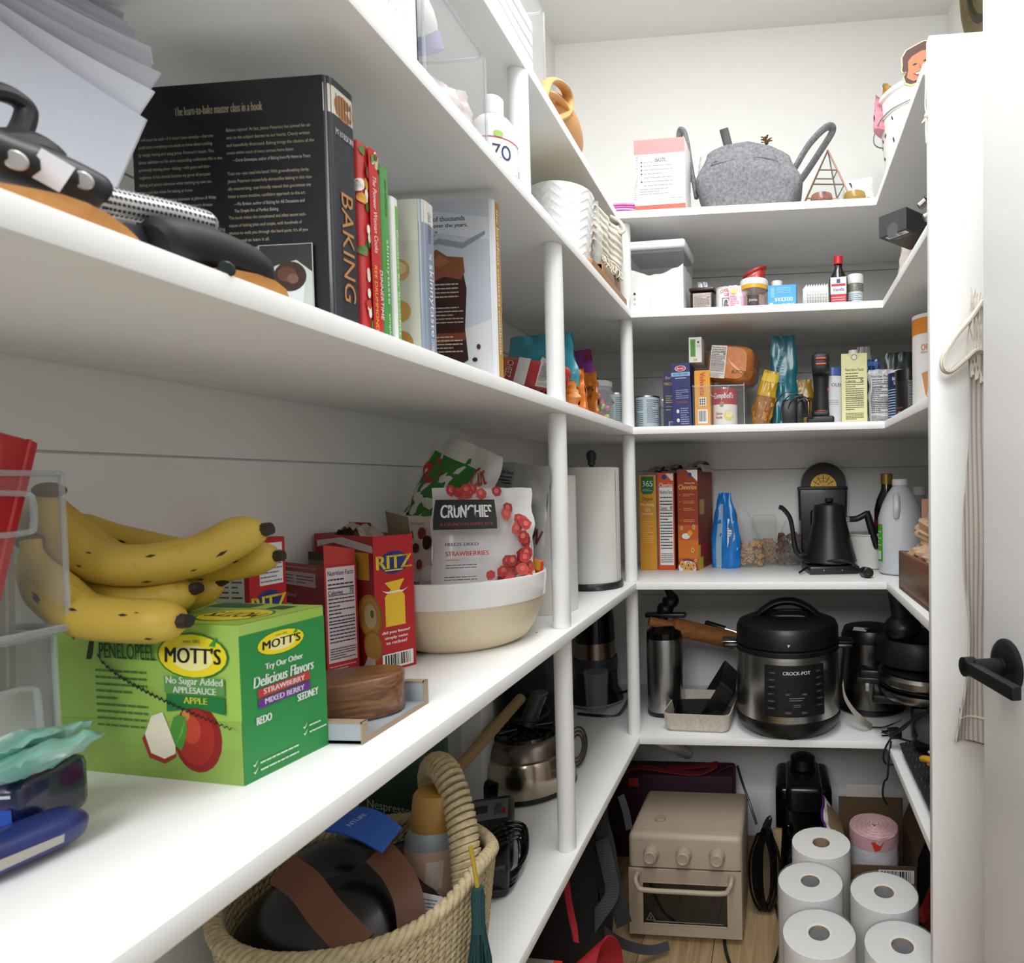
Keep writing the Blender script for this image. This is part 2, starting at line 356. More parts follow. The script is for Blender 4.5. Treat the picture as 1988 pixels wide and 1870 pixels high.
# ------------------------------------------------------------------ shelves
def shelf(z, xl, xr, label, yl=.12):
    mb = MB(); t = .019
    poly = [(XL+.002, yl), (xl, yl), (xl, 1.615), (xr, 1.615), (xr, 1.112), (XR-.002, 1.112), (XR-.002, YB-.002), (XL+.002, YB-.002)]
    b2 = bmesh.new(); vs = [b2.verts.new((x, y, z-t)) for x, y in poly]; f = b2.faces.new(vs)
    r = bmesh.ops.extrude_face_region(b2, geom=[f]); bmesh.ops.translate(b2, vec=(0, 0, t), verts=[v for v in r['geom'] if isinstance(v, bmesh.types.BMVert)])
    bmesh.ops.recalc_face_normals(b2, faces=b2.faces); bmesh.ops.bevel(b2, geom=list(b2.edges), offset=.0012, segments=2, affect='EDGES', profile=.5)
    mb.merge(b2, PAINT); o = mb.build('shelf', ang=25); return tag(o, label, 'shelf', 'white wraparound shelves')
shelf(Z1, -.394, .250, 'topmost white wraparound shelf, carrying the grey felt basket')
shelf(Z2, -.363, .264, 'second white wraparound shelf from the top, carrying the flour container')
shelf(Z3, -.364, .266, 'middle white wraparound shelf, carrying the cookbooks and cans')
shelf(Z4, -.363, .268, 'white wraparound shelf carrying bananas, cracker boxes and cereal boxes')
shelf(Z5, -.363, .267, 'lowest white wraparound shelf, carrying the pressure cooker')
def post(x, y, z0, z1, label, r=.0163):
    mb = MB(); mb.cyl(r, z0+.0005, z1-.0005, PAINT, seg=28); o = mb.build('shelf_post'); put(o, (x, y, 0)); return tag(o, label, 'post', 'round white shelf posts')
t_ = .019
p = az(1005, 140, Z1-t_); post(p.x, p.y, Z2, Z1-t_, 'round white post between the top two shelves, beside the mouthwash bottle')
post(-.3862, 1.1085, Z3, Z2-t_, 'round white post in front of the snack bags, right of the cookbooks')
post(-.3862, 1.1085, Z4, Z3-t_, 'round white post between the cream bowl and the paper towel holder')
post(-.3862, 1.1085, Z5, Z4-t_, 'round white post in front of the steel blender base')
post(-.385, 1.652, Z2, Z1-t_, 'round white post behind the hanging tea towel, left of the flour container')
post(-.382, 1.640, Z3, Z2-t_, 'round white corner post beside the pale cans')
post(-.382, 1.640, Z4, Z3-t_, 'round white corner post left of the cereal boxes')
post(-.382, 1.640, Z5, Z4-t_, 'round white corner post left of the silver can opener')
mb = MB(); a, b = V((-.335, 1.70, Z5-t_-.0175)), V((-.30, 2.02, .27)); mb.tube([a, b], .016, PAINT, seg=20); tag(mb.build('shelf_brace'), 'slanted round white brace under the lowest shelf', 'brace')
mb = MB(); mb.box((.2545, 1.09, 0), (XR-.001, 1.109, 1.862), mat('#f3f2ef', .35, var=.01), r=.0015); tag(mb.build('end_panel'), 'tall white upright panel closing the right-hand shelves', 'panel')
# ------------------------------------------------------------------ door with lever
dth = math.radians(12.0); rc = at(1957, 1293, .82)
door = bpy.data.objects.new('door_1', None); COL.objects.link(door); struct(door); door['label'] = 'open white door with a black lever handle at right'; door['category'] = 'door'
door.location = (rc.x, rc.y, 0); door.rotation_euler = (0, 0, dth)   # local +y runs to the free edge, -x is the visible face
mb = MB(); mb.box((0, -.76, .01), (.035, .058, 2.03), mat('#f2f1ef', .32, var=.01), r=.002); mb.build('door_panel', door)
lv = bpy.data.objects.new('lever_handle', None); COL.objects.link(lv); lv.parent = door; lv.location = (0, 0, rc.z); lv['label'] = 'black lever handle'
bm_ = mat('#121214', .42, .3, bump=.02)
mb = MB(); Mx = Rm(-90, 'Y'); mb.lathe([(1e-5, 0), (.0335, 0), (.0335, .003), (.031, .006), (.024, .0085), (.012, .010), (1e-5, .010)], bm_, Mx, seg=40); mb.build('rose', lv)
mb = MB(); mb.cyl(.0105, .009, .046, bm_, Mx, seg=24); mb.cyl(.012, .008, .013, bm_, Mx, seg=24); mb.build('neck', lv)
mb = MB(); mb.box((-.056, -.10, -.008), (-.044, .012, .008), bm_, r=.002); mb.tube([(-.056, .006, 0), (-.042, .006, 0)], .012, bm_, 20); mb.build('lever', lv)
# ------------------------------------------------------------------ towel and string bag hanging on the panel
tw = mat('#d3cbc1', .9, kind='stripex', scale=1000, h2='#aaa09a', bump=.4, bscale=700)
def towel(u, v):
    top = at(1905, 690, 1.075); L = at(1858, 1435, 1.075); z = L.z+(top.z-L.z)*v
    xl = at(1850+(1876-1850)*min(1, v*3.2)+ (8*math.sin(v*9)), 1435-745*v, 1.075).x; xr = xl+.094-.02*v
    return V((xl+(xr-xl)*u, 1.062+.014*math.sin(u*7+v*2)*(1-.4*v)-.006*math.sin(v*5), z))
mb = MB(); mb.sheet(towel, 24, 60, .004, tw)
t = thing('apron', 'grey striped linen apron hanging on the white panel beside the door', 'apron', (0, 0, 0)); mb.build('apron_cloth', t, ang=60)
q = MB(); q.sheet(lambda u, v: towel(u, .062+.004*v)+V((-.0005, -.003, 0)), 24, 1, .0012, mat('#e6dfd3', .9)); q.build('hem_stitching', t)
q = MB(); q.sheet(lambda u, v: V((towel(u, 0).x+.012+.03*u, 1.078, towel(u, 0).z-.03*u+(.05*v))), 8, 4, .004, mat('#8b8379', .9, kind='stripex', scale=900, h2='#a69d92')); q.build('rear_layer', t)
t = thing('string_bag', 'cream net shopping bag with a looped strap hung above the striped apron', 'bag')
cream = mat('#e9e1d3', .85, bump=.5, bscale=500)
mb = MB(); P = [at(x, y, 1.06) for x, y in ((1907, 585), (1885, 618), (1855, 655), (1832, 692), (1830, 715), (1843, 723), (1868, 704), (1893, 682), (1911, 684))]
C = sm(P, 5)
mb.raw([], [], cream)
for i in range(len(C)-1): pass
mb.sheet(lambda u, v: C[int(round(u*(len(C)-1)))]+V((0, -.012+.024*v, .004*v)), len(C)-1, 2, .003, cream); mb.tube(C, .006, cream, 8, flat=.6); mb.build('strap', t)
mb = MB(); rn = random.Random(3)
for k in range(9):
    x0 = 1884+k*3.2; pts = [at(x0+6*math.sin(j*1.1+k*2), 560+j*24+k*2, 1.065-.004*(j % 2)) for j in range(8)]; mb.tube(sm(pts, 3), .0015, cream, 5)
pts = [at(1797, 195, 1.112), at(1798, 255, 1.108), at(1795, 268, 1.105), at(1799, 290, 1.105)]
mb.build('net', t)
t = thing('cotton_cord', 'thin cream knotted cord hanging down the edge of the white panel', 'cord'); mb = MB()
P = [at(x, y, 1.10)+V((0, 0, 0)) for x, y in ((1797, 120), (1797, 170), (1796, 205), (1799, 225), (1797, 250), (1800, 278))]; P = [V((min(q.x, .2525), q.y, q.z)) for q in P]
mb.tube(sm(P, 4), .0012, cream, 6); mb.ball(P[3], .004, cream, seg=10, rings=6)
for k in range(3): mb.tube([P[3], P[3]+V((-.004-.002*k, -.001, -.010-.001*k))], .0007, cream, 5)
mb.build('cord', t)
# ================================================================== counter shelf, left run
RED, DKRED, YEL, NAVY = '#b5121b', '#8e1119', '#f2c41d', '#1d2a6b'
def ritz_logo(u, v, ru, rv): return [('e', u, v, ru, rv, '#1e2c78'), ('t', 'RITZ', u, v+rv*.05, ru*2.3, rv*1.15, '#f7d417', {'b': ru*.06}), ('r', u-ru*.6, v-rv*.72, u+ru*.6, v-rv*.62, '#f7d417')]
def mott(u, v, ru, rv): return [('e', u, v, ru*1.05, rv*1.08, '#2c7d33'), ('e', u, v, ru, rv, '#f6e11e'), ('e', u, v-rv*.1, ru*.6, rv*.6, '#fbf3a0'), ('t', "MOTT'S", u, v+rv*.02, ru*1.62, rv*.75, '#1c1c1c', {'b': ru*.035, 'sh': .06}), ('t', 'since 1842', u, v+rv*.68, ru*.5, rv*.16, '#2c7d33'), ('p', [(u+ru*.5, v+rv*.5), (u+ru*.75, v+rv*.95), (u+ru*.68, v+rv*.45)], '#3f9b3a')]
zz = []
for i in range(60):
    a = i/59; u = .27+.72*a; v = .80-.42*(a**.62); zz.append((u, v+(.009 if i % 2 else -.009)))
tear = [('p', [(zz[i][0], zz[i][1]), (zz[i+1][0], zz[i+1][1]), (zz[i+1][0], zz[i+1][1]-.012*(1.7-i/59)), (zz[i][0], zz[i][1]-.012*(1.7-i/59))], '#17210f') for i in range(59)]
tear += [('p', [(.245, .76), (.275, .93), (.30, .92), (.285, .80), (.275, .76)], '#17210f'), ('p', [(.17, .90), (.185, .95), (.20, .95), (.185, .88)], '#17210f')]
apple = [('e', .775, .275, .125, .215, '#8f1f1c'), ('e', .765, .285, .10, .18, '#a92b22'), ('e', .745, .33, .05, .09, '#c1482f'), ('e', .72, .42, .02, .035, '#cc8a43'),
         ('p', [(.63, .30), (.655, .40), (.68, .42), (.72, .41), (.725, .33), (.71, .25), (.69, .19), (.66, .22)], '#4f8f33'), ('p', [(.66, .22), (.69, .31), (.72, .41), (.70, .30)], '#6dab4c'),
         ('p', [(.50, .28), (.54, .40), (.60, .43), (.63, .33), (.66, .22), (.66, .17), (.60, .13), (.53, .16)], '#f1ead2'), ('p', [(.50, .28), (.53, .16), (.60, .13), (.66, .17), (.66, .15), (.60, .10), (.52, .13), (.485, .25)], '#a3272a')]
mottsF = [('r', 0, 0, 1, .34, '#8fae50'), ('p', [(0, .34), (1, .40), (1, .22), (0, .2)], '#93b753')] + [('l', .24, .30, .52, .70, 9, '#4c7a2f')] + apple + mott(.77, .80, .175, .135) + \
    [('p', [(.62, .665), (.93, .665), (.93, .56), (.62, .56)], '#5c9a4d'), ('t', 'No Sugar Added', .775, .635, .29, .06, '#f4f7ea', {'b': .002}), ('t', 'APPLESAUCE', .775, .583, .22, .04, '#f4f7ea', {'b': .002}), ('p', [(.63, .555), (.93, .555), (.93, .44), (.78, .475), (.63, .44)], '#1f7a3d'), ('t', 'APPLE', .78, .52, .12, .04, '#e8e234', {'b': .002}),
     ('t', "Hey! I'm", .42, .90, .16, .05, '#245e2b', {'sh': .1, 'b': .002}), ('t', 'PENELOPEEL', .43, .81, .30, .10, '#245e2b', {'b': .003})] + tear
mottsR = [('r', 0, 0, 1, .93, '#2c8f47')] + mott(.46, .83, .27, .075) + [('t', 'Try Our Other', .48, .69, .44, .05, '#eef6ec', {'b': .008}), ('t', 'Delicious Flavors', .48, .615, .70, .07, '#eef6ec', {'b': .008, 'sh': .1}),
     ('p', [(.17, .565), (.78, .575), (.78, .52), (.17, .51)], '#c23a3c'), ('t', 'STRAWBERRY', .47, .543, .48, .035, '#f4dedd', {'b': .006}), ('p', [(.17, .50), (.78, .51), (.78, .455), (.17, .445)], '#6b2f8c'), ('t', 'MIXED BERRY', .47, .478, .46, .035, '#e6d8ee', {'b': .006}),
     ('t', 'REDO', .22, .37, .16, .05, '#eef6ec', {'b': .008}), ('t', 'SEEDNEY', .74, .42, .26, .05, '#eef6ec', {'b': .008})]
for yy, x0 in ((.10, .12), (.055, .12), (.20, .70), (.155, .70)): mottsR += [('p', [(x0-.04, yy+.01), (x0-.02, yy-.008), (x0+.02, yy+.03), (x0-.02, yy+.004)], '#f2f7f0'), ('l', x0+.04, yy-.01, x0+(.48 if x0 < .5 else .26), yy+.02, 1, '#d8ead8')]
mottsT = [('r', 0, 0, 1, 1, '#a9cc54'), ('e', .78, .42, .17, .30, '#2c7d33'), ('e', .78, .42, .16, .27, '#f0e03c'), ('t', "MOTT'S", .78, .42, .26, .22, '#1c1c1c', {'b': .004, 'rot': 180}), ('r', .80, .72, .90, .9, '#24512d'), ('r', .45, .75, .70, .95, '#356d45')]
MOTZ = math.radians(-7)
carton('snack_box', 'bright green applesauce pouch box under the bananas', 'box', (-.5565, .560, Z4), MOTZ, .209, .089, .139, '#9fc556', {'F': mottsF, 'R': mottsR, 'T': mottsT})
# bananas
ban = mat('#cfae45', .5, kind='blotch', scale=70, h2='#bd9838', bump=.05); btip = mat('#2b2219', .7); bstem = mat('#9a8b3a', .6)
def bunch(label, crown, paths):
    t = thing('banana_bunch', label, 'bananas')
    for P, r in paths:
        C = sm(P, 8); n = len(C); rr = []
        for i in range(n):
            s = i/(n-1); rr.append(r*min(1, .38+1.5*max(0, s-.08)/.5 if s < .35 else 1)*(1 if s < .8 else max(.34, 1-((s-.8)/.2)**2*.66)))
        mb = MB(); mb.tube(C, rr, ban, 10); d = (C[-1]-C[-2]).normalized()
        rn = random.Random(int(r*1e5)+n)
        q = mb
        for k in range(7):
            i = rn.randint(n//4, int(n*.85)); c = C[i]; tt = (C[i]-C[i-1]).normalized(); side = tt.cross(V((0, 0, 1))).normalized()*(1 if tt.x < 0 else 1)
            if side.y > 0: side = -side
            an = rn.uniform(-.9, .7); nrm = (side*math.cos(an)+V((0, 0, 1))*math.sin(an)).normalized(); p0 = c+nrm*(rr[i]*1.004); w = nrm.cross(tt)
            L = rn.uniform(.002, .006); q.raw([p0-tt*L, p0+w*L*.3, p0+tt*L, p0-w*L*.3], [(0, 1, 2, 3)], btip)
        b = mb.build('banana', t, ang=50); q = MB(); q.tube([C[-1]-d*.002, C[-1]+d*.007], [r*.36, r*.30], btip, 8); q.build('tip', b)
    mb = MB(); c = V(crown); mb.ball(c, (.011, .011, .007), mat('#5c4a2e', .8)); mb.build('crown', t)
A_ = at
bunch('upper bunch of speckled ripe bananas lying on the green applesauce box', A_(96, 952, .50), [
    ([A_(92, 952, .50), A_(98, 1005, .50), A_(165, 1082, .505), A_(270, 1098, .515), A_(390, 1076, .53), A_(460, 1042, .54), A_(512, 1029, .545)], .0185),
    ([A_(100, 952, .51), A_(110, 990, .53), A_(200, 1075, .55), A_(330, 1115, .56), A_(430, 1098, .565), A_(500, 1084, .57), A_(536, 1080, .572)], .0165),
    ([A_(84, 952, .51), A_(130, 1010, .55), A_(200, 1040, .565), A_(290, 1062, .575), A_(350, 1075, .58), A_(400, 1085, .585)], .015)])
bunch('lower bunch of ripe bananas with black marks lying on the green applesauce box', A_(64, 1052, .485), [
    ([A_(60, 1050, .48), A_(75, 1110, .478), A_(150, 1188, .478), A_(230, 1203, .48), A_(300, 1206, .482), A_(352, 1206, .483)], .0185),
    ([A_(64, 1050, .49), A_(90, 1090, .50), A_(170, 1155, .51), A_(260, 1170, .52), A_(330, 1158, .53), A_(374, 1145, .535)], .0165),
    ([A_(68, 1050, .50), A_(100, 1085, .52), A_(190, 1150, .54), A_(300, 1168, .55), A_(380, 1150, .558), A_(426, 1130, .562)], .0155)])
# clear stacked organisers and what is in them
clr = clear('#fbfcfc', .025); edge = clear('#dfe5e6', .22, .12)
def organiser(label, x0, x1, y0, y1, z0, h, hy, hz, hw, hh):
    t = thing('clear_organizer', label, 'organizer'); mb = MB(); k = .002; r = .004
    mb.box((x0, y0, z0), (x1, y1, z0+k), clr); mb.box((x0, y1-k, z0), (x1, y1, z0+h), clr); mb.box((x0, y0, z0), (x0+k, y1, z0+h), clr); mb.box((x0, y0, z0), (x1, y0+k, z0+h), clr)
    X = x1-k/2   # aisle side with a hand hole
    for a, b in (((X-k/2, y0, z0), (X+k/2, y1, hz-hh)), ((X-k/2, y0, hz+hh), (X+k/2, y1, z0+h)), ((X-k/2, y0, hz-hh), (X+k/2, hy-hw, hz+hh)), ((X-k/2, hy+hw, hz-hh), (X+k/2, y1, hz+hh))): mb.box(a, b, clr)
    mb.build('bin', t)
    q = MB(); q.tube([(x0, y0, z0+h), (x1, y0, z0+h), (x1, y1, z0+h), (x0, y1, z0+h)], .0022, edge, 8, closed=True); q.tube([(x0, y0, z0+.002), (x1, y0, z0+.002), (x1, y1, z0+.002), (x0, y1, z0+.002)], .003, edge, 8, closed=True); q.tube([(x1, y1, z0), (x1, y1, z0+h)], .002, edge, 8); q.build('rim', t)
    q = MB(); q.tube(sm([(X, hy-hw, hz-hh*.7), (X, hy-hw, hz+hh*.7), (X, hy-hw*.7, hz+hh), (X, hy+hw*.7, hz+hh), (X, hy+hw, hz+hh*.7), (X, hy+hw, hz-hh*.7), (X, hy+hw*.7, hz-hh), (X, hy-hw*.7, hz-hh), (X, hy-hw, hz-hh*.7)], 3), .0022, edge, 8); q.build('hand_hole_rim', t)
    return t
organiser('upper clear plastic bin holding red packets, at the left edge', -.668, -.5675, .255, .463, 1.0335, .125, .421, 1.128, .022, .015)
organiser('lower clear plastic bin with tall handle hole, under the bin of red packets', -.668, -.574, .255, .457, Z4, .142, .425, .955, .020, .038)
for k, (x, y, z, a, c) in enumerate(((-.585, .418, 1.12, 14, RED), (-.60, .400, 1.118, 8, '#a3131b'), (-.60, .425, 1.065, 2, '#7d7a78'))):
    o = MB(); o.box((-.012, -.020, -.075), (.012, .020, .070), mat(c, .3, coat=.4), r=.003)
    o.box((-.0122, .012, -.07), (.0122, .014, .07), mat('#c94a4c' if k < 2 else '#908c89', .3))
    tag(put(o.build('snack_packet'), (x, y, z+.0), rot=(math.radians(-a), 0, 0)), ('red glossy packet standing nearest the aisle in the upper clear bin', 'dark red glossy packet leaning deepest in the upper clear bin', 'grey packet standing low in the upper clear bin')[k], 'packet')
for k, (pts, w, label) in enumerate((([(0, 1440), (50, 1452), (105, 1425)], .030, 'pale teal sachet on top, poking out of the lower clear bin'), ([(-20, 1500), (60, 1478), (132, 1448)], .034, 'silver and teal sachet beneath, poking out of the lower clear bin'))):
    C = sm([A_(x, y, .395-.012*k) for x, y in pts], 6); mb = MB(); n = len(C)-1; m1 = mat('#7fb7a6', .3, coat=.5, kind='blotch', scale=60, h2='#d5dcd9')
    for sgn in (1, -1): mb.grid(lambda u, v: C[int(round(u*n))]+V((0, (v-.5)*.05, sgn*.5*w*.55*max(0, math.sin(PI*v))**.7*max(0, math.sin(PI*min(1, u*.98+.04)))**.5-.005*noise.noise(V((u*6, v*6, k))))), n, 8, m1)
    tag(mb.build('sachet', ang=70), label, 'sachet')
mb = MB(); c0 = A_(20, 1545, .405); mb.box((-.05, -.02, -.030), (.022, .04, .014), mat('#0b1440', .25, coat=.5), r=.008); mb.paint(lambda u, v, e: V((-.05+.072*u, -.02-e, -.03+.044*v)), [('r', .1, .35, .95, .6, '#1546a8'), ('r', .55, .3, .62, .65, '#c9ccd6'), ('r', .1, .78, .95, .83, '#d4d6da')])
tag(put(mb.build('snack_packet', ang=60), (c0.x, c0.y, c0.z+.002), rz=.2), 'navy blue snack packet in the lower clear bin under the teal sachets', 'packet')
t = thing('hand_vacuum_sealer', 'blue handheld appliance with a silver stripe lying on the shelf at far left', 'sealer')
P0, P1 = az(148, 1592, Z4+.016), az(-90, 1690, Z4+.018); dv = (P1-P0).normalized(); C = [P0-dv*.004+(P1-P0)*(i/12) for i in range(13)]
mb = MB(); mb.tube(C, [.006, .0125, .015, .0158]+[.016]*9, mat('#1f2d6e', .35, coat=.3), 16, flat=.9); mb.build('body', t)
q = MB(); sd = dv.cross(V((0, 0, 1))).normalized(); sd = sd if sd.y < 0 else -sd
nz_ = (sd*.95+V((0, 0, -.15))).normalized(); wv = nz_.cross(dv)
q.raw([C[4]+nz_*.0163+wv*.003, C[4]+nz_*.0163-wv*.003, C[11]+nz_*.0165-wv*.004, C[11]+nz_*.0165+wv*.004], [(0, 1, 2, 3)], mat('#b8b2aa', .4, .3)); q.build('silver_stripe', t)
# cracker boxes
cr = '#d39a3a'
def cracker(u, v, r, asp): return [('e', u, v, r, r*asp, '#c98b2e'), ('e', u, v, r*.86, r*.86*asp, '#dca94a')]
ritzF = [('r', 0, 0, 1, 1, '#a0141b'), ('r', 0, .93, 1, 1, '#b9202a'), ('p', [(.05, .90), (.35, .94), (.75, .90), (1, .88), (1, .93), (.5, .985), (.05, .95)], '#d8d3cf')] + cracker(.33, .80, .14, .8) + [('r', .54, .68, .94, .88, '#d8a52b'), ('e', .33, .80, .06, .05, '#e7c07c')] + cracker(.93, .42, .2, .8) + cracker(.97, .2, .15, .8) + [('e', .94, .42, .10, .09, '#ecdcae'), ('e', .97, .44, .03, .03, '#6f8a4a'), ('p', [(.78, .0), (1, .0), (1, .11), (.88, .12)], '#e9e2dc')]
ritzR = [('r', 0, 0, 1, 1, '#b8161e')] + ritz_logo(.50, .80, .38, .085) + [('p', [(.25, .655), (.75, .672), (.62, .60), (.75, .55), (.75, .33), (.25, .33), (.25, .55), (.40, .60)], '#efc22a'), ('p', [(.18, .60), (.30, .575), (.70, .575), (.85, .605), (.72, .588), (.30, .588)], '#f3e8e4'),
     ('t', 'did you know?', .5, .285, .70, .028, '#f6e9e4', {'b': .01}), ('t', 'simply twist', .5, .245, .58, .026, '#f6e9e4', {'b': .01}), ('t', 'to reclose!', .5, .21, .52, .024, '#f6e9e4', {'b': .01}), ('b', .14, .02, .92, .13, 1)]
RZ = math.radians(-27.4); rc_ = V((-.601, .880, Z4))
t = thing('cracker_box', 'open red cracker box with yellow wrapper picture on its side, beside the cream bowl', 'box', rc_, RZ)
carton_mesh(.155, .057, .188, '#b8161e', {'F': ritzF, 'R': ritzR}, top=False).build('carton', t)
q = MB(); q.sheet(lambda u, v: V((.02+.057*(u), .028-.004*v, .186+.034*v*(1-.25*u))), 6, 4, .001, mat('#8a7b66', .8)); q.build('flap', t); q = MB(); q.sheet(lambda u, v: V((-.0775+.06*u, .028-.006*v, .186+.016*v)), 4, 3, .001, mat('#b9202a', .5)); q.build('flap', t)
q = MB(); q.sheet(lambda u, v: V((-.065+.10*u, -.015+.03*v, .180+.018*math.sin(PI*u)+.012*noise.noise(V((u*7, v*4, 1))))), 24, 10, .0006, mat('#b3a79a', .25, .4)); q.build('inner_bag', t)
ann = [('r', 0, 0, 1, 1, '#8c1119'), ('r', 0, .90, 1, 1, '#9c3a3a'), ('t', 'with Real Fruit Surrounded by Creamy Yogurt', .45, .965, .8, .022, '#e7d3cf', {'b': .003}), ('r', .02, .80, .84, .925, '#cfc0bd'), ('l', .04, .82, .38, .905, 3, '#4c2326'), ('l', .44, .82, .80, .905, 3, '#4c2326'),
       ('t', 'ingredient!', .22, .705, .42, .04, '#e9c9c6', {'b': .004}), ('r', -.0, .42, .36, .64, '#0f0d12'), ('r', 0, .44, .34, .63, '#e8e3e6'), ('t', "Annie's", .12, .53, .40, .13, '#17131c', {'b': .008}), ('e', .77, .545, .1, .05, '#ece7e6'), ('p', [(.70, .545), (.77, .585), (.84, .545), (.77, .505)], '#5d1a20'), ('p', [(.45, .02), (.8, .0), (.9, .12), (.6, .2)], '#c73b35')]
t = thing('snack_carton', 'small open dark red fruit snack box with nutrition label, in front of the cracker box', 'box', rc_+Matrix.Rotation(RZ, 3, 'Z') @ V((-.0205, -.0555, 0)), RZ)
carton_mesh(.132, .042, .152, '#8c1119', {'F': ann, 'R': [('r', 0, 0, 1, 1, '#c22029'), ('n', .06, .14, .94, .98, '#e9d9de', '#2c2440', '70'), ('l', .08, .02, .9, .12, 4, '#e9b9b6')]}, top=False).build('carton', t)
q = MB(); q.sheet(lambda u, v: V((.066-.001, -.02+.04*u, .150+.030*v*(1-.3*u))), 4, 3, .001, mat('#c8382f', .5)); q.build('flap', t); q = MB(); q.sheet(lambda u, v: V((-.066+.13*u, .02, .150+.012*v)), 4, 3, .001, mat('#5b4a40', .8)); q.build('flap', t)
p = az(560, 1300, Z4)
fr = [('r', 0, 0, 1, 1, '#b8161e'), ('n', .02, .40, .80, .995, '#e8e4e4', '#4a4448', '')]
carton('cracker_box', 'closed red cracker box standing between the bananas and the open boxes', 'box', (-.641, .706, Z4), math.radians(-5), .084, .050, .197, '#b8161e',
       {'F': [('r', 0, 0, 1, 1, '#b8161e'), ('r', .02, .45, .93, .97, '#e4e0e2'), ('l', .06, .47, .42, .95, 16, '#5a5358'), ('l', .48, .47, .68, .95, 16, '#5a5358'), ('l', .73, .47, .9, .95, 16, '#5a5358')],
        'R': [('r', 0, 0, 1, 1, '#b8161e'), ('r', .28, .72, .92, .97, '#e6e2e4'), ('l', .3, .73, .9, .96, 9, '#77707a')]+ritz_logo(.5, .60, .40, .09)+[('t', 'fresh', .5, .44, .7, .045, '#f4e9e6', {'b': .012}), ('t', 'stacks', .5, .385, .7, .045, '#f4e9e6', {'b': .012})], 'T': [('r', 0, 0, 1, 1, '#b8161e'), ('l', .1, .2, .9, .8, 3, '#e8c9c6')]})
# olive wood block on a slate tray
gl = mat('#9fa8ac', .35, var=.08); clay = mat('#a18e78', .8, bump=.2, bscale=300)
t = thing('serving_tray', 'small grey glazed stoneware tray with a raw clay rim under the wooden block', 'tray', (0, 0, Z4)); mb = MB()
x0, x1, y0, y1, h = -.565, -.412, .592, .712, .022
mb.box((x0, y0, 0), (x1, y1, .005), gl, r=.001); mb.box((x0, y0, .0), (x1, y0+.008, h), gl, r=.001); mb.box((x0, y1-.008, 0), (x1, y1, h+.006), gl, r=.001); mb.build('dish', t)
q = MB(); q.box((x0, y0-.0004, h-.0012), (x1+.0004, y0+.0084, h+.0006), clay); q.box((x0, y1-.0084, h+.0048), (x1+.0004, y1+.0004, h+.0066), clay); q.box((x1-.001, y0-.0004, 0), (x1+.0006, y0+.0084, h+.0006), clay); q.box((x1-.001, y1-.0084, 0), (x1+.0006, y1+.0004, h+.0066), clay); q.box((x1-.0006, y0, 0), (x1+.0005, y1, .0056), clay); q.build('unglazed_rim', t)
ow = mat('#8a5f3c', .4, kind='woodx', scale=60, h2='#5a3620', coat=.2)
b2 = bmesh.new(); pl = []
for i in range(48):
    a = 2*PI*i/48; pl.append((.066*abs(math.cos(a))**.7*(1 if math.cos(a) > 0 else -1), .036*abs(math.sin(a))**.8*(1 if math.sin(a) > 0 else -1)))
vs = [b2.verts.new((x, y, 0)) for x, y in pl]; f = b2.faces.new(vs); r_ = bmesh.ops.extrude_face_region(b2, geom=[f]); bmesh.ops.translate(b2, vec=(0, 0, .044), verts=[v for v in r_['geom'] if isinstance(v, bmesh.types.BMVert)]); bmesh.ops.recalc_face_normals(b2, faces=b2.faces)
bmesh.ops.bevel(b2, geom=[e for e in b2.edges if abs(e.verts[0].co.z-e.verts[1].co.z) < .001], offset=.004, segments=3, affect='EDGES', profile=.5)
mb = MB(); mb.merge(b2, ow); tag(put(mb.build('wooden_block', ang=40), (-.480, .652, Z4+.0056), math.radians(32)), 'rounded block of dark streaked olive wood lying on the grey tray', 'wood block')
# cream bowl and bags
bc = V((-.515, 1.008, Z4)); t = thing('mixing_bowl', 'large cream bowl with a wide white rim, full of snack bags', 'bowl', bc)
crm = mat('#d9c9ab', .55, bump=.06, bscale=400); gw = mat('#e9e7e4', .2, coat=.4)
mb = MB(); mb.lathe([(1e-5, 0), (.082, 0), (.098, .008), (.112, .028), (.122, .052), (.126, .072)], crm, seg=56); mb.lathe([(.114, .072), (.110, .05), (.095, .02), (.05, .008), (1e-5, .007)], gw, seg=56); mb.build('basin', t)
q = MB(); q.lathe([(.126, .072), (.1295, .074), (.132, .108), (.131, .112), (.128, .113), (.124, .108), (.114, .072)], gw, seg=56); q.build('rim', t)
def straw(u, v, r, rn):
    a = rn.uniform(0, 6); c = rn.choice(('#b8342f', '#c64a40', '#a32622')); n = 7; pts = []
    for k in range(n): q = 2*PI*k/n+a; pts.append((u+r*math.cos(q)*rn.uniform(.8, 1.1), v+r*.85*math.sin(q)*rn.uniform(.8, 1.15)))
    return [('p', pts, c), ('e', u, v+r*.1, r*.4, r*.35, '#d4685a')]
rn = random.Random(4); sb = []
for _ in range(46):
    v = rn.uniform(.10, .84); u = rn.uniform(.70-.06*math.sin(v*9), .95); sb += straw(u, v, .062, rn)
for _ in range(9): sb += straw(rn.uniform(.14, .80), rn.uniform(.925, .975), .055, rn)
sb += straw(.56, .30, .05, rn)
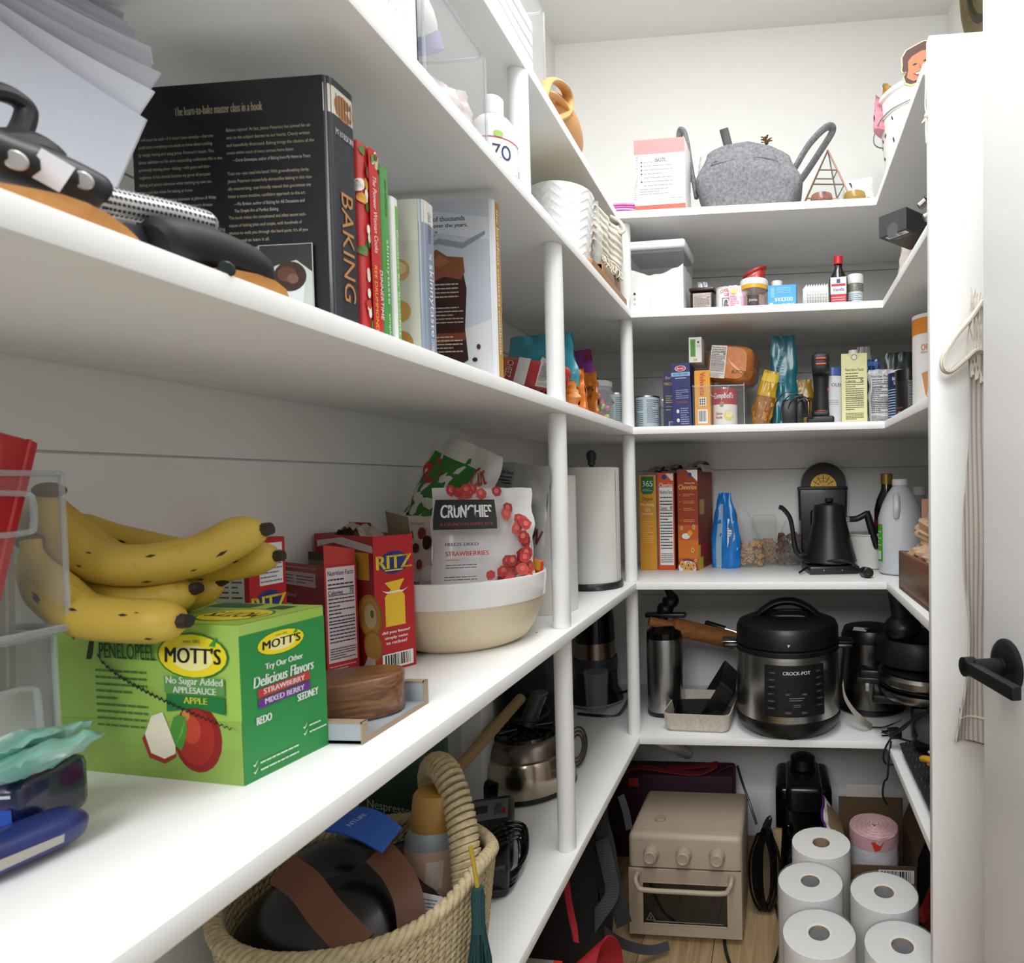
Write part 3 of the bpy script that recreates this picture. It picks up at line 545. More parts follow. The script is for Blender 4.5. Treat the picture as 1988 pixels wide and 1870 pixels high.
crunch = sb+[('r', .03, .66, .61, .89, '#131215'), ('t', 'CRUNCHIES', .33, .80, .48, .10, '#f2f0ee', {'b': .008}), ('t', 'A CRUNCH IN EVERY BITE', .33, .70, .48, .022, '#a13a34', {'b': .003}), ('t', 'FREEZE-DRIED', .29, .545, .32, .022, '#45424a', {'b': .003}), ('t', 'STRAWBERRIES', .33, .475, .42, .035, '#c0392f', {'b': .004}), ('r', .12, .425, .26, .43, '#c0392f'),
     ('l', .12, .36, .42, .40, 2, '#55525a'), ('l', .12, .27, .42, .31, 2, '#55525a'), ('l', .12, .18, .42, .22, 2, '#55525a')]
pouch('freeze_dried_fruit_bag', 'white freeze-dried strawberry pouch with a black name panel, front of the bowl', 'bag', (-.464, .972, Z4+.054), math.radians(-16), .150, .198, .035, '#e4e2e1', crunch, seed=2, cr=.003, taper=1.0, flat=.02, pw=3, rot=(math.radians(-6), math.radians(1), math.radians(27)))
yb = [('e', .28, .80, .10, .06, '#4a2126'), ('e', .62, .83, .11, .06, '#7c2a26'), ('e', .48, .68, .10, .05, '#5a1d1d'), ('e', .78, .74, .11, .07, '#2d1c22'), ('e', .60, .52, .08, .05, '#8f3a30'), ('e', .82, .44, .13, .08, '#efe9e0'), ('t', 'DAIRY YOGURT', .2, .31, .9, .07, '#2a2f63', {'b': .012}), ('r', 0, .245, .55, .253, '#2a2f63'), ('t', 'FRUIT BITES', .2, .17, .9, .06, '#2a2f63', {'b': .012}), ('t', 'EASY OPEN - RESEALABLE', .45, .93, .5, .02, '#3a3550')]
pouch('yogurt_bites_bag', 'cream yogurt bites pouch with dark cherries, left of the strawberry pouch', 'bag', (-.568, .975, Z4+.050), math.radians(-24), .088, .158, .030, '#e3d9cc', yb, seed=9, cr=.002, taper=1, flat=.03, pw=3)
gb = [('r', .1, .35, .75, .85, '#2f7a2c'), ('p', [(.05, .3), (.5, .2), (.8, .5), (.6, .9), (.2, .8)], '#39862f'), ('e', .22, .72, .13, .10, '#b83020'), ('e', .2, .75, .05, .03, '#d36a52'), ('p', [(.0, .25), (.12, .22), (.2, .42), (.1, .5)], '#e8a33a'), ('t', 'Cut', .83, .82, .16, .14, '#c0392b', {'sh': .3, 'b': .01, 'rot': 35})]
pouch('vegetable_bag', 'crumpled green and white bag printed with tomatoes, top of the bowl', 'bag', (-.610, 1.060, Z4+.105), 0, .185, .240, .08, '#dcdcd4', gb, seed=21, cr=.014, taper=.85, flat=.1, rot=(math.radians(-8), math.radians(20), math.radians(-22)))
ab = [('t', 'Annie', .55, .55, .5, .22, '#d9c11e', {'b': .012, 'rot': 40, 'sh': .1}), ('t', 'HOMEGROWN', .66, .40, .4, .06, '#55606a', {'rot': 40, 'b': .004}), ('e', .78, .30, .09, .08, '#d9c11e'), ('e', .78, .30, .06, .06, '#4a3a72'), ('e', .22, .40, .10, .09, '#1f6e4c'), ('e', .22, .40, .08, .07, '#cfe0d2'), ('r', 0, .62, .8, .68, '#4c9a3e')]
pouch('crackers_bag', 'crumpled cream snack bag with yellow lettering, behind the yogurt bites', 'bag', (-.575, 1.035, Z4+.09), 0, .150, .165, .05, '#cfccc0', ab, seed=33, cr=.010, taper=.9, flat=.1, rot=(math.radians(-6), math.radians(8), math.radians(-22)))
pb = [('n', .05, .35, .45, .95, '#8f8c8a', '#1d1b1e', ''), ('t', 'PROTEIN', .72, .45, .5, .12, '#5a1c1e', {'rot': -18, 'b': .01})]
pouch('protein_bag', 'silver crumpled pouch lettered PROTEIN behind the strawberry pouch', 'bag', (-.478, 1.085, Z4+.09), 0, .145, .205, .035, mat('#a8a6a4', .3, .3), pb, seed=41, cr=.006, taper=.9, flat=.1, rot=(math.radians(-6), math.radians(6), math.radians(-18)))
o = carton_mesh(.022, .008, .06, '#d84a1f', {'F': [('r', .15, .3, .85, .6, '#e9e4dd'), ('r', 0, .75, 1, 1, '#e9b23a')]}).build('snack_packet'); tag(put(o, (-.408, 1.03, Z4+.072), rot=(0, math.radians(12), math.radians(-20))), 'small orange packet tucked at the right edge of the bowl', 'packet')
# paper towels
def quilt(r, h, z0, M=None):
    def f(u, v):
        a = 2*PI*u; e = .0009*abs(math.sin(a*14+v*38))*abs(math.sin(a*14-v*38)); return V(((r+e)*math.cos(a), (r+e)*math.sin(a), z0+v*h))
    return f
paper = mat('#eceae5', .9, var=.01, bump=.15, bscale=500)
def towel_roll(t, r, h, z0=0, core=.021, n=120, m=48):
    mb = MB(); mb.grid(quilt(r, h, z0), n, m, paper); mb.lathe([(r, z0+h), (r-.003, z0+h+.0006), (core, z0+h+.0006)], paper, seg=n); mb.lathe([(core, z0), (r, z0)], paper, seg=48); mb.build('paper', t)
    q = MB(); q.lathe([(core, z0+h), (core, z0), (core-.0015, z0), (core-.0015, z0+h), (core, z0+h)], mat('#9b8568', .85), seg=32); q.build('core', t)
hc = (-.4545, 1.548, Z4)
t = thing('paper_towel_holder', 'black marble based paper towel holder with a round knob', 'paper towel holder', hc); mar = mat('#26272b', .35, kind='blotch', scale=40, h2='#5c5e63')
q = MB(); q.cyl(.072, .0005, .016, mar, seg=48, b=.002); q.build('base', t); q = MB(); q.cyl(.006, .016, .305, BLACK, seg=16); q.build('rod', t); q = MB(); q.lathe([(1e-5, .302), (.010, .303), (.009, .312), (.0125, .320), (.012, .331), (.006, .338), (1e-5, .339)], mar, seg=24); q.build('knob', t)
t = thing('paper_towel_roll', 'quilted white paper towel roll on the black marble holder', 'paper towel', (hc[0], hc[1], Z4+.0165)); towel_roll(t, .0655, .278)
q = MB(); q.sheet(lambda u, v: V((.064+.004*u, -.012-.016*u+.0, .006+.268*v)), 3, 10, .0008, paper); q.build('loose_sheet', t)
t = thing('paper_towel_roll', 'plain white paper towel roll standing behind the front post', 'paper towel', (-.476, 1.268, Z4+.0005)); towel_roll(t, .066, .272)
mb = MB(); mb.ball((0, 0, 0), (.002, .0016, .001), mat('#d9912b', .7), seg=8, rings=5); p = az(1042, 1229, Z4); tag(put(mb.build('crumb'), (p.x, p.y, Z4+.001)), 'tiny orange crumb on the shelf in front of the cream bowl', 'crumb')
# ================================================================== middle shelf, left run: tools and cookbooks
bam = mat('#c98f4a', .45, kind='woodx', scale=26, h2='#b57a38')
def slab(pts, X, th, m, name, label, cat):
    P = [ax(x, y, X) for x, y in pts]; n = len(P); mb = MB(); off = V((-th, .0, 0))
    mb.raw(P+[p+off for p in P], [tuple(range(n)), tuple(range(n, 2*n))[::-1]]+[(k, n+k, n+(k+1) % n, (k+1) % n) for k in range(n)], m)
    bmesh.ops.recalc_face_normals(mb.bm, faces=mb.bm.faces); return tag(mb.build(name), label, cat)
slab([(-150, 318), (0, 354), (60, 365), (120, 377), (170, 394), (210, 415), (245, 440), (268, 462), (278, 482), (150, 436), (0, 384), (-150, 335)], -.372, .014, bam, 'cutting_board', 'bamboo board with a rounded corner under the riveted knife handle', 'cutting board')
slab([(400, 545), (420, 520), (455, 523), (500, 532), (535, 545), (556, 562), (566, 590), (480, 562)], -.372, .012, bam, 'cutting_board', 'small bamboo board end in front of the black baking book', 'cutting board')
hb = mat('#17181c', .45, bump=.03)
def handle_pts(pts, X): return [ax(x, y, X) for x, y in pts]
t = thing('kitchen_knife', 'kitchen knife with a black handle, two steel rivets and a white square', 'knife')
P = handle_pts([(-60, 282), (0, 305), (60, 325), (120, 348), (165, 370), (185, 385)], -.395); mb = MB(); C = sm(P, 4); n = len(C)
mb.tube(C, [.0155]*(n-4)+[.015, .0135, .010, .006], hb, 16, flat=.8); mb.build('handle', t)
def ondisc(mb, px, py, X, r, m, sq=False):
    c = ax(px, py, X); d = (V((0, 0, CAMZ))-c).normalized(); q = d.to_track_quat('Z', 'Y').to_matrix().to_4x4(); q.translation = c
    if sq: mb.prism([(-r, -r*1.15), (r, -r*1.15), (r, r*1.15), (-r, r*1.15)], 0, .003, m, q @ Rm(-25, 'Z'))
    else: mb.cyl(r, -.004, .003, m, q, seg=20, b=.0008)
for k, (x, y) in enumerate(((30, 311), (160, 350))):
    q = MB(); ondisc(q, x, y, -.3815, .0048, mat('#c9c9c6', .3, .6)); q.build('rivet', t)
q = MB(); ondisc(q, 98, 331, -.3805, .0068, mat('#eceef2', .4), True); q.build('white_inlay', t)
q = MB(); P = handle_pts([(185, 350), (255, 380), (262, 392), (188, 388)], -.408); q.raw(P+[p+V((-.002, 0, 0)) for p in P], [(0, 1, 2, 3), (7, 6, 5, 4), (0, 4, 5, 1), (1, 5, 6, 2), (2, 6, 7, 3), (3, 7, 4, 0)], mat('#4a4543', .3, .8)); q.build('blade', t)
t = thing('kitchen_shears', 'black handled shears with an open finger loop behind the riveted knife', 'shears')
P = handle_pts([(-40, 180), (-10, 176), (25, 188), (48, 208), (50, 228), (38, 258), (22, 276), (-40, 270)], -.43); mb = MB(); mb.tube(sm(P, 4), .0052, hb, 10); mb.build('finger_loop', t)
q = MB(); q.tube(sm(handle_pts([(-30, 282), (40, 280), (80, 292), (100, 310)], -.425), 4), .0085, hb, 10); q.build('handle', t)
q = MB(); ondisc(q, 75, 297, -.417, .004, mat('#8f8a78', .3, .8)); q.build('pivot_screw', t)
t = thing('hand_grater', 'steel hand grater with a punched white sheet, lying under the baking book', 'grater')
P = handle_pts([(165, 382), (240, 398), (320, 414), (392, 432)], -.398); C = sm(P, 4); mb = MB(); mb.tube(C, .0115, mat('#d9d7d6', .35, .35), 16, flat=.75)
n = len(C); up = V((0, 0, 1)); dd = (C[-1]-C[0]); L = dd.length; dd.normalize(); sd = V((0, 0, 1)).cross(dd); sd = sd if sd.x > 0 else -sd; sd.normalize(); up = dd.cross(sd); up = up if up.z > 0 else -up
for i in range(26):
    for j in range(7):
        a = (j-3)*.42+.1; f = (i+.5*(j % 2)+.3)/26.5; c = C[0].lerp(C[-1], f)
        idx = min(n-2, int(f*(n-1))); fr = f*(n-1)-idx; c = C[idx].lerp(C[idx+1], fr)
        nr = (sd*math.cos(a)+up*math.sin(a)*.75); c2 = c+sd*math.cos(a)*.0117+up*math.sin(a)*.0117*.77
        w = nr.normalized().cross(dd); r = .0011
        mb.raw([c2+(dd*math.cos(q*PI/3)+w*math.sin(q*PI/3))*r for q in range(6)], [tuple(range(6))], '#15151a')
mb.build('punched_sheet', t)
q = MB(); q.tube([C[-1]-dd*.001, C[-1]+dd*.003], [.012, .010], mat('#c9c6c2', .3, .5), 16, flat=.75); q.build('end_cap', t)
t = thing('utility_knife', 'knife with a thick curved black handle in front of the baking book', 'knife')
P = handle_pts([(300, 470), (340, 468), (400, 482), (460, 505), (495, 528), (505, 552)], -.384); C = sm(P, 4); n = len(C); mb = MB(); mb.tube(C, [.010, .013]+[.0145]*(n-8)+[.014, .0135, .012, .011, .009, .006], mat('#141416', .6, bump=.05), 14); mb.build('handle', t)
q = MB(); P = handle_pts([(245, 432), (318, 448), (308, 482), (262, 470)], -.388); q.raw(P+[p+V((-.003, 0, 0)) for p in P], [(0, 1, 2, 3), (7, 6, 5, 4), (0, 4, 5, 1), (1, 5, 6, 2), (2, 6, 7, 3), (3, 7, 4, 0)], mat('#55585f', .4, .6)); q.build('blade', t)
q = MB(); ondisc(q, 440, 522, -.366, .005, mat('#2e3b33', .3, .4)); q.build('rivet', t)
# stack of white paper bags
pm = [mat('#c3c6cf', .7, var=.02), mat('#d3d6de', .7, var=.02), mat('#bfc2cb', .7, var=.02)]
rn = random.Random(8)
tips = [((285, 232), (222, 372)), ((300, 178), (262, 250)), ((312, 142), (286, 200)), ((290, 112), (300, 150)), ((292, 92), (290, 120)), ((262, 72), (280, 105)), ((262, 58), (262, 85)), ((246, 44), (255, 66)), ((240, 28), (246, 50)), ((225, 14), (238, 36)), ((205, 0), (225, 22)), ((180, -20), (205, 8))]
for k, (a, b) in enumerate(tips):
    Yk = .452+.0085*k; A = at(a[0], a[1], Yk+.004); B = at(b[0], b[1], Yk)
    C0 = at(-130+k*16, -60-k*10, Yk-.03); D0 = at(-130+(k*10), 330-k*38 if k else 345, Yk-.03)
    mb = MB(); mb.sheet(lambda u, v: (C0.lerp(A, u)).lerp(D0.lerp(B, u), v)+V((0, .004*math.sin(u*3+k)*v, -.004*math.sin(PI*u))), 10, 6, .0016, pm[k % 3])
    lab = 'front white paper bag of the leaning stack beside the baking book' if k == 0 else 'rearmost white paper bag of the leaning stack' if k == len(tips)-1 else 'white paper bag in the middle of the fanned leaning stack'
    tag(mb.build('paper_bag', ang=60), lab, 'paper bag', 'fanned white paper bags')
# cookbooks
def book(label, x1, y0, w, d, h, cover, spineitems, frontitems, pages=True, rz=0, zo=0):
    t = thing('cookbook', label, 'book', (x1, y0, Z3+.0005), rz, 'cookbooks on the middle shelf')
    mb = MB(); m = mat(cover, .35, coat=.3) if isinstance(cover, str) else cover; k = .003
    R_ = min(.006, d*.3)
    def sp(u):
        if u < .12: a = u/.12*PI/2; return (-R_+R_*math.sin(a), R_*(1-math.cos(a)))
        if u > .88: a = (1-u)/.12*PI/2; return (-R_+R_*math.sin(a), d-R_*(1-math.cos(a)))
        return (0, R_+(d-2*R_)*(u-.12)/.76)
    pr = [(-w, 0)] + [sp(q/24) for q in range(25)] + [(-w, d), (-w, d-k), (-.012, d-k), (-.012, k), (-w, k)]
    mb.prism(pr, 0, h, m)
    Sf = lambda u, v, e: V((-w+(w-R_)*u, -e, v*h))
    Ss = lambda u, v, e: V((sp(u)[0]+e, sp(u)[1], v*h))
    mb.paint(Sf, frontitems, asp=w/h); mb.paint(Ss, spineitems, asp=d/h, n=16); bmesh.ops.recalc_face_normals(mb.bm, faces=mb.bm.faces[:2]); mb.build('cover', t)
    q = MB(); q.box((-w+.004, k, .003), (-.0125, d-k, h-.004), mat('#e6dfcf', .8, kind='stripey', scale=4000, h2='#d5ccb8')); q.build('pages', t); return t
tan = '#b9ab8c'
btext = []
def para(lines, u0, v0, dv, col, wmax=.43, nmax=58):
    for q, s in enumerate(lines):
        w = wmax*min(1.05, len(s)/nmax); btext.append(('t', s, u0+w/2, v0-dv*q, w, .017, col))
para(['Bakers rejoice! At last, James Peterson has turned his tal-', 'ents to the subject dearest to our hearts. Clearly written', 'and beautifully illustrated, Baking brings the classics of the', 'canon within reach of every serious home baker.'], .50, .805, .0305, tan)
para(['—Dorie Greenspan, author of Baking from My Home to Yours'], .53, .683, .03, '#c3bfb2', .40, 56)
para(['Trust me—you need this book! With groundbreaking clarity,', 'James Peterson masterfully demystifies baking in this visu-', 'ally mesmerizing, user-friendly manual that guarantees any', 'baker a more intuitive, confident approach to the art.'], .50, .630, .0305, tan)
para(['—Flo Braker, author of Baking for All Occasions and', 'The Simple Art of Perfect Baking'], .53, .507, .028, '#c3bfb2', .40, 56)
para(['This book makes the complicated and often secret tech-', 'niques of baking plain and simple, with hundreds of', "photos to walk you through the hard parts. It's all you", 'really need to learn it all.'], .50, .452, .0305, tan)
para(['—Gale Gand, author of Chocolate and Vanilla'], .53, .330, .028, '#c3bfb2', .40, 56)
para(["It will soon be said—if it hasn't been already—that one", 'could learn everything one needs to know about cooking', "by simply having and using James Peterson's books. This", 'latest addition to his ever-expanding collection fills in the', 'previously missing piece—baking—with gusto and thor-', 'oughness. It has already become my go-to all-purpose', 'baking and pastry reference when teaching my own stu-', "dents and also when I'm baking at home."], .04, .785, .0305, tan, .42)
para(['—Peter Reinhart, baking instructor at Johnson & Wales', "University, and author of Peter Reinhart's Artisan", 'Breads Every Day'], .07, .537, .028, '#c3bfb2', .38, 54)
para(["For years, cooking has benefited from James Peterson's", 'teaching, classic touch. With camera in one hand and rolling', "pin in the other, he's finally turned his savvy and creativity", 'to the oven. To peek over his shoulder—a delight'], .04, .437, .0305, tan, .43)
bf = [('r', 0, 0, 1, 1, '#0d1015'), ('t', 'The learn-to-bake master class in a book', .46, .895, .46, .035, tan, {'b': .002}),
      ] + btext + [
      ('r', .51, .07, .63, .325, '#8d8d86'), ('r', .513, .072, .627, .322, '#1f2320'), ('r', .655, .05, .935, .335, '#b9bab5'), ('r', .66, .053, .93, .332, '#2c312c'), ('p', [(.66, .053), (.93, .053), (.93, .22), (.85, .27), (.74, .25), (.66, .18)], '#c7cdc6'),
      ('p', [(.735, .20), (.755, .10), (.78, .078), (.85, .078), (.88, .105), (.895, .20)], '#dfe3e4'), ('e', .815, .205, .085, .06, '#3b241b'), ('e', .80, .215, .05, .03, '#5d3a2b'), ('e', .83, .195, .03, .02, '#7a5645'), ('p', [(.70, .24), (.715, .275), (.73, .24), (.72, .2)], '#e1e5e2')]
bs = [('r', 0, 0, 1, 1, '#23272f'), ('r', .0, .86, 1, .97, '#d8d2c6'), ('e', .52, .905, .40, .05, '#a5754a')]+[('r', .2+.12*k, .865, .23+.12*k, .95, '#6b4427') for k in range(6)]+[('t', 'PETERSON', .5, .795, .75, .026, '#e4e4e2', {'b': .01}), ('t', 'BAKING', .52, .33, .46, .42, '#b98046', {'rot': -90, 'sh': 0})]
def rot_t(s, u, v, length_v, width_u, col, b=0):   # spine title reading downwards
    vs, fs = text_geo(s); return ('T', s, u, v, length_v, width_u, col)
def downs(items):
    out = []
    for it in items:
        if it[0] == 'T':
            _, s, u, v, lv_, wu, col = it; vs, fs = text_geo(s)
            for f in fs: out.append(('p', [(u+vs[k][1]*wu, v-vs[k][0]*lv_) for k in f], col))
        else: out.append(it)
    return out
_p = MB.paint
def paint2(s, S, items, M=None, n=1, asp=1.0, eps=.00025, base=1):
    flat = []
    for li, it in enumerate(items):
        if it[0] == 'T':
            _, tx, u, v, lv_, wu, col = it; vs, fs = text_geo(tx); e = eps*(base+li*.35)
            s.raw([S(u+y*wu, v-x*lv_, e) for x, y in vs], fs, col, M)
        else: _p(s, S, [it], M, n, asp, eps, base+li*.35)
    return s
MB.paint = paint2
bs = bs[:-1]+[('T', 'BAKING', .52, .34, .44, .50, '#b98046')]
book('large black baking book with orange spine title and cake photo', -.393, .5505, .192, .036, .223, '#0d1015', bs, bf)
fl = []; rn = random.Random(6)
for k in range(26):
    u, v = rn.uniform(.0, .36), rn.uniform(.05, .97); fl += [('e', u, v, .09, .025, rn.choice(('#e9e0cf', '#b5412a', '#5f7d34', '#d59a3a', '#7d2d25', '#f0e8dc', '#4a6a2c')))]
for k in range(10):
    u, v = rn.uniform(.55, 1.0), rn.uniform(.90, .99); fl += [('e', u, v, .09, .02, rn.choice(('#e9e0cf', '#3f5a2c', '#6f8f3c', '#d6c9a0')))]
book('red cookbook with a floral edge, right of the black baking book', -.394, .590, .17, .032, .187, '#c32a2c', fl[:26]+[('r', .36, 0, 1, 1, '#c32a2c')]+fl[26:]+[('T', 'The Pioneer Woman Cooks', .62, .66, .40, .22, '#f3e2da'), ('T', 'REE DRUMMOND', .52, .22, .34, .17, '#f0b92e'), ('T', 'DINNERTIME', .84, .25, .26, .14, '#f3e2da')], fl[:8])
book('green skinny cookbook with a white title, right of the red cookbook', -.396, .6275, .165, .016, .182, '#4d9b45', [('T', 'GINA HOMOLKA', .5, .83, .20, .4, '#1f4a24'), ('T', 'skinnytaste', .5, .42, .36, .62, '#e6f1df'), ('T', 'simple', .5, .12, .13, .5, '#e6f1df')], [])
book('thin white and green cookbook between the green and the grey-blue cookbooks', -.398, .648, .16, .014, .160, '#e9ebe6', [('r', .45, 0, 1, .95, '#62b83f'), ('T', 'Cookies for breakfast', .75, .45, .7, .32, '#eef5e9')], [])
skf = [('r', 0, 0, 1, 1, '#cfd0c0'), ('r', 0, .74, 1, 1, '#d9d8cc'), ('e', .87, .56, .07, .07, '#c9a666'), ('e', .87, .30, .07, .07, '#c2994f'), ('e', .87, .10, .08, .08, '#b98a45'), ('e', .87, .57, .05, .04, '#ddc795'), ('e', .84, .2, .03, .03, '#4c5a2c'), ('e', .83, .42, .02, .02, '#7d4a2c')]
book('grey-blue skinny cookbook with a cream pastry cover', -.392, .698, .19, .026, .178, '#8d98a6', [('r', 0, 0, 1, 1, '#7d8899'), ('r', 0, .86, 1, 1, '#cfcfc4'), ('T', 'GINA HOMOLKA', .5, .84, .20, .34, '#3a4352'), ('T', 'THE', .5, .66, .04, .3, '#e9ecef'), ('T', 'skinnytaste', .5, .38, .46, .6, '#f0f2f4'), ('T', 'COOKBOOK', .5, .075, .12, .34, '#e9ecef')], skf)
cake = [('r', 0, 0, 1, 1, '#cdd4dd'), ('p', [(0, 0), (1, 0), (1, .35), (.6, .25), (0, .2)], '#e3e4e4'), ('p', [(.3, .98), (1, .9), (1, .78), (.5, .84)], '#dfe4ea'), ('t', 'of thousands', .70, .905, .24, .028, '#5b7aa5', {'b': .002}), ('t', 'over the years,', .71, .865, .26, .028, '#5b7aa5', {'b': .002}), ('t', 'ks."', .57, .825, .08, .025, '#5b7aa5', {'b': .002}),
        ('p', [(.5, .75), (.62, .80), (.8, .77), (.97, .83), (.97, .81), (.8, .74), (.62, .77)], '#9aa0a8'), ('p', [(.50, .10), (.50, .60), (.56, .63), (.80, .60), (.82, .52), (.80, .3), (.82, .13), (.72, .09)], '#3b211a'), ('p', [(.50, .60), (.52, .70), (.60, .74), (.68, .70), (.80, .69), (.81, .61), (.78, .57), (.66, .59), (.58, .57)], '#8d5333'), ('p', [(.55, .66), (.62, .71), (.70, .67), (.62, .64)], '#a56a43'), ('p', [(.50, .28), (.80, .28), (.81, .24), (.5, .22)], '#85492d'),
        ('l', .51, .47, .76, .56, 4, '#cbb9a9'), ('l', .51, .33, .79, .43, 5, '#cbb9a9'), ('l', .51, .17, .78, .27, 5, '#d9c7b4'), ('e', .90, .20, .015, .015, '#4a2a1f'), ('e', .87, .13, .02, .012, '#3b211a'), ('e', .70, .07, .02, .01, '#3b211a'), ('r', .55, .02, .78, .06, '#eceae6'), ('l', .57, .03, .75, .055, 2, '#9a958f')]
book('blue-grey cookbook with a chocolate cake on its cover and a gold spine', -.391, .879, .20, .026, .256, '#d8dce0', [('r', 0, 0, 1, 1, '#b38a3a'), ('r', 0, 0, .12, 1, '#e1e3e4'), ('T', 'the barefoot contessa cookbook', .52, .56, .80, .42, '#f1ead8')], cake)
# snack bags and tins further along
pouch('snack_bag', 'large teal snack bag with an orange and white letter, behind the front post', 'bag', (-.475, 1.275, Z3+.002), math.radians(-14), .178, .158, .07, '#2c8ea0', [('p', [(.12, .30), (.22, .55), (.27, .55), (.20, .30)], '#c9542a'), ('p', [(.22, .30), (.34, .48), (.40, .44), (.30, .28)], '#d8e4e6'), ('p', [(.40, .35), (.62, .68), (.72, .62), (.64, .30)], '#e4e6e4'), ('p', [(.43, .36), (.62, .64), (.70, .6), (.62, .33)], '#a83b28'), ('t', 'KitKat', .55, .38, .22, .09, '#f1eeea', {'rot': 22, 'b': .006})], seed=3, cr=.012, taper=.8, flat=.12)
o = MB(); o.box((-.075, -.02, 0), (.075, .02, .052), mat('#b5322c', .3, coat=.4), r=.014, seg=3); o.paint(fsurf(.15, .04, .052, 'F'), [('r', .30, .02, .50, .98, '#e6e1dc'), ('r', .68, .05, .93, .95, '#d9d4cf'), ('n', .70, .06, .92, .94, '#d9d4cf', '#3b3038', ''), ('r', .02, .1, .16, .9, '#c66a28'), ('t', 'CHEEZ', .18, .5, .62, .11, '#f2efe9', {'rot': -90, 'b': .003})], n=6, eps=.0006)
tag(put(o.build('snack_bag', ang=60), (-.452, 1.165, Z3+.035), rot=(math.radians(-10), math.radians(12), math.radians(-24))), 'red and white striped cheese snack bag on top, in front of the teal bag', 'bag')
pouch('snack_bag', 'orange snack bag lying under the red and white striped bag', 'bag', (-.44, 1.20, Z3+.001), math.radians(-22), .17, .048, .05, '#c9792b', [('t', 'CHOCOLATE', .45, .6, .5, .4, '#5a2a1c', {'b': .01}), ('t', 'CHEEZ', .45, .6, .3, .3, '#efe6d6', {'b': .01})], seed=12, cr=.005, flat=.3)
pouch('snack_bag', 'orange candy bag with dark print standing right of the front post', 'bag', (-.398, 1.268, Z3+.001), math.radians(-35), .05, .085, .03, '#e07b22', [('e', .5, .3, .3, .15, '#c43f26'), ('e', .6, .55, .2, .1, '#8f3a20')], seed=15, cr=.005)
pouch('snack_bag', 'purple bag standing behind the right edge of the teal bag', 'bag', (-.445, 1.42, Z3+.001), math.radians(-25), .10, .155, .03, '#6a2470', [('p', [(.6, .8), (1, .85), (1, 1), (.75, 1)], '#6b1030')], seed=17, cr=.006)
pouch('snack_bag', 'amber bag with dark lettering between the purple bag and the sweets jar', 'bag', (-.395, 1.345, Z3+.001), math.radians(-30), .05, .092, .018, '#a35c17', [('t', 'NUTS', .5, .62, .6, .12, '#2a1408', {'b': .02}), ('t', 'MIX', .5, .45, .5, .1, '#2a1408')], seed=19, cr=.003, flat=.04)
t = thing('sweets_jar', 'clear plastic jar of bright wrapped sweets near the corner post', 'jar', (-.405, 1.452, Z3+.0005)); mb = MB(); mb.lathe([(1e-5, 0), (.030, 0), (.032, .004), (.032, .066), (.029, .071), (.029, .080)], clear('#f2f2f2', .10), seg=36); mb.build('jar', t)
q = MB(); q.lathe([(.0305, .077), (.031, .088), (.028, .090), (1e-5, .090)], clear('#d9d9d9', .35), seg=36); q.build('lid', t)
rn = random.Random(2)
for k in range(16):
    q = MB(); a = rn.uniform(0, 6.28); r = rn.uniform(.0, .019); q.ball((0, 0, 0), (.008, .006, .006), mat(rn.choice(('#b9d43a', '#b5332e', '#6a2a6e', '#3a6a2f', '#d06a8c', '#c8d93c', '#c9542a')), .3, coat=.4), seg=8, rings=6)
    o = q.build('sweet', t); o.location = (r*math.cos(a), r*math.sin(a), .009+.0034*k); o.rotation_euler = (a, a*2, a)
o = carton_mesh(.085, .045, .165, '#1b1a2b', {'F': [('r', 0, 0, 1, 1, '#211f33'), ('p', [(0, .7), (1, .9), (1, 1), (0, 1)], '#2d2b3d'), ('r', .2, .1, .8, .3, '#3a2c63')], 'R': [('r', 0, 0, 1, 1, '#2a2840')]}).build('food_box'); tag(put(o, (-.438, 1.56, Z3+.03), rot=(0, math.radians(-38), math.radians(-24))), 'dark purple-black box leaning behind the sweets jar', 'box')
def tin(label, x, y, r, h, col, extra=(), group='pale tins by the corner post'):
    can('food_tin', label, 'can', (x, y, Z3+.0005), r, h, col, [('l', .1, .1, .45, .9, 14, '#4b5a66'), ('l', .55, .2, .9, .9, 12, '#4b5a66')]+list(extra), group=group)
tin('pale blue tin left of the corner post', -.42, 1.675, .033, .092, '#b4c3c9'); tin('pale blue tin just right of the corner post', -.352, 1.745, .034, .092, '#bccad0'); tin('cream-grey tin between the pale blue tin and the navy pasta box', -.318, 1.815, .033, .090, '#b9bcb6', [('t', 'Organic', .6, .72, .3, .1, '#26262a')])
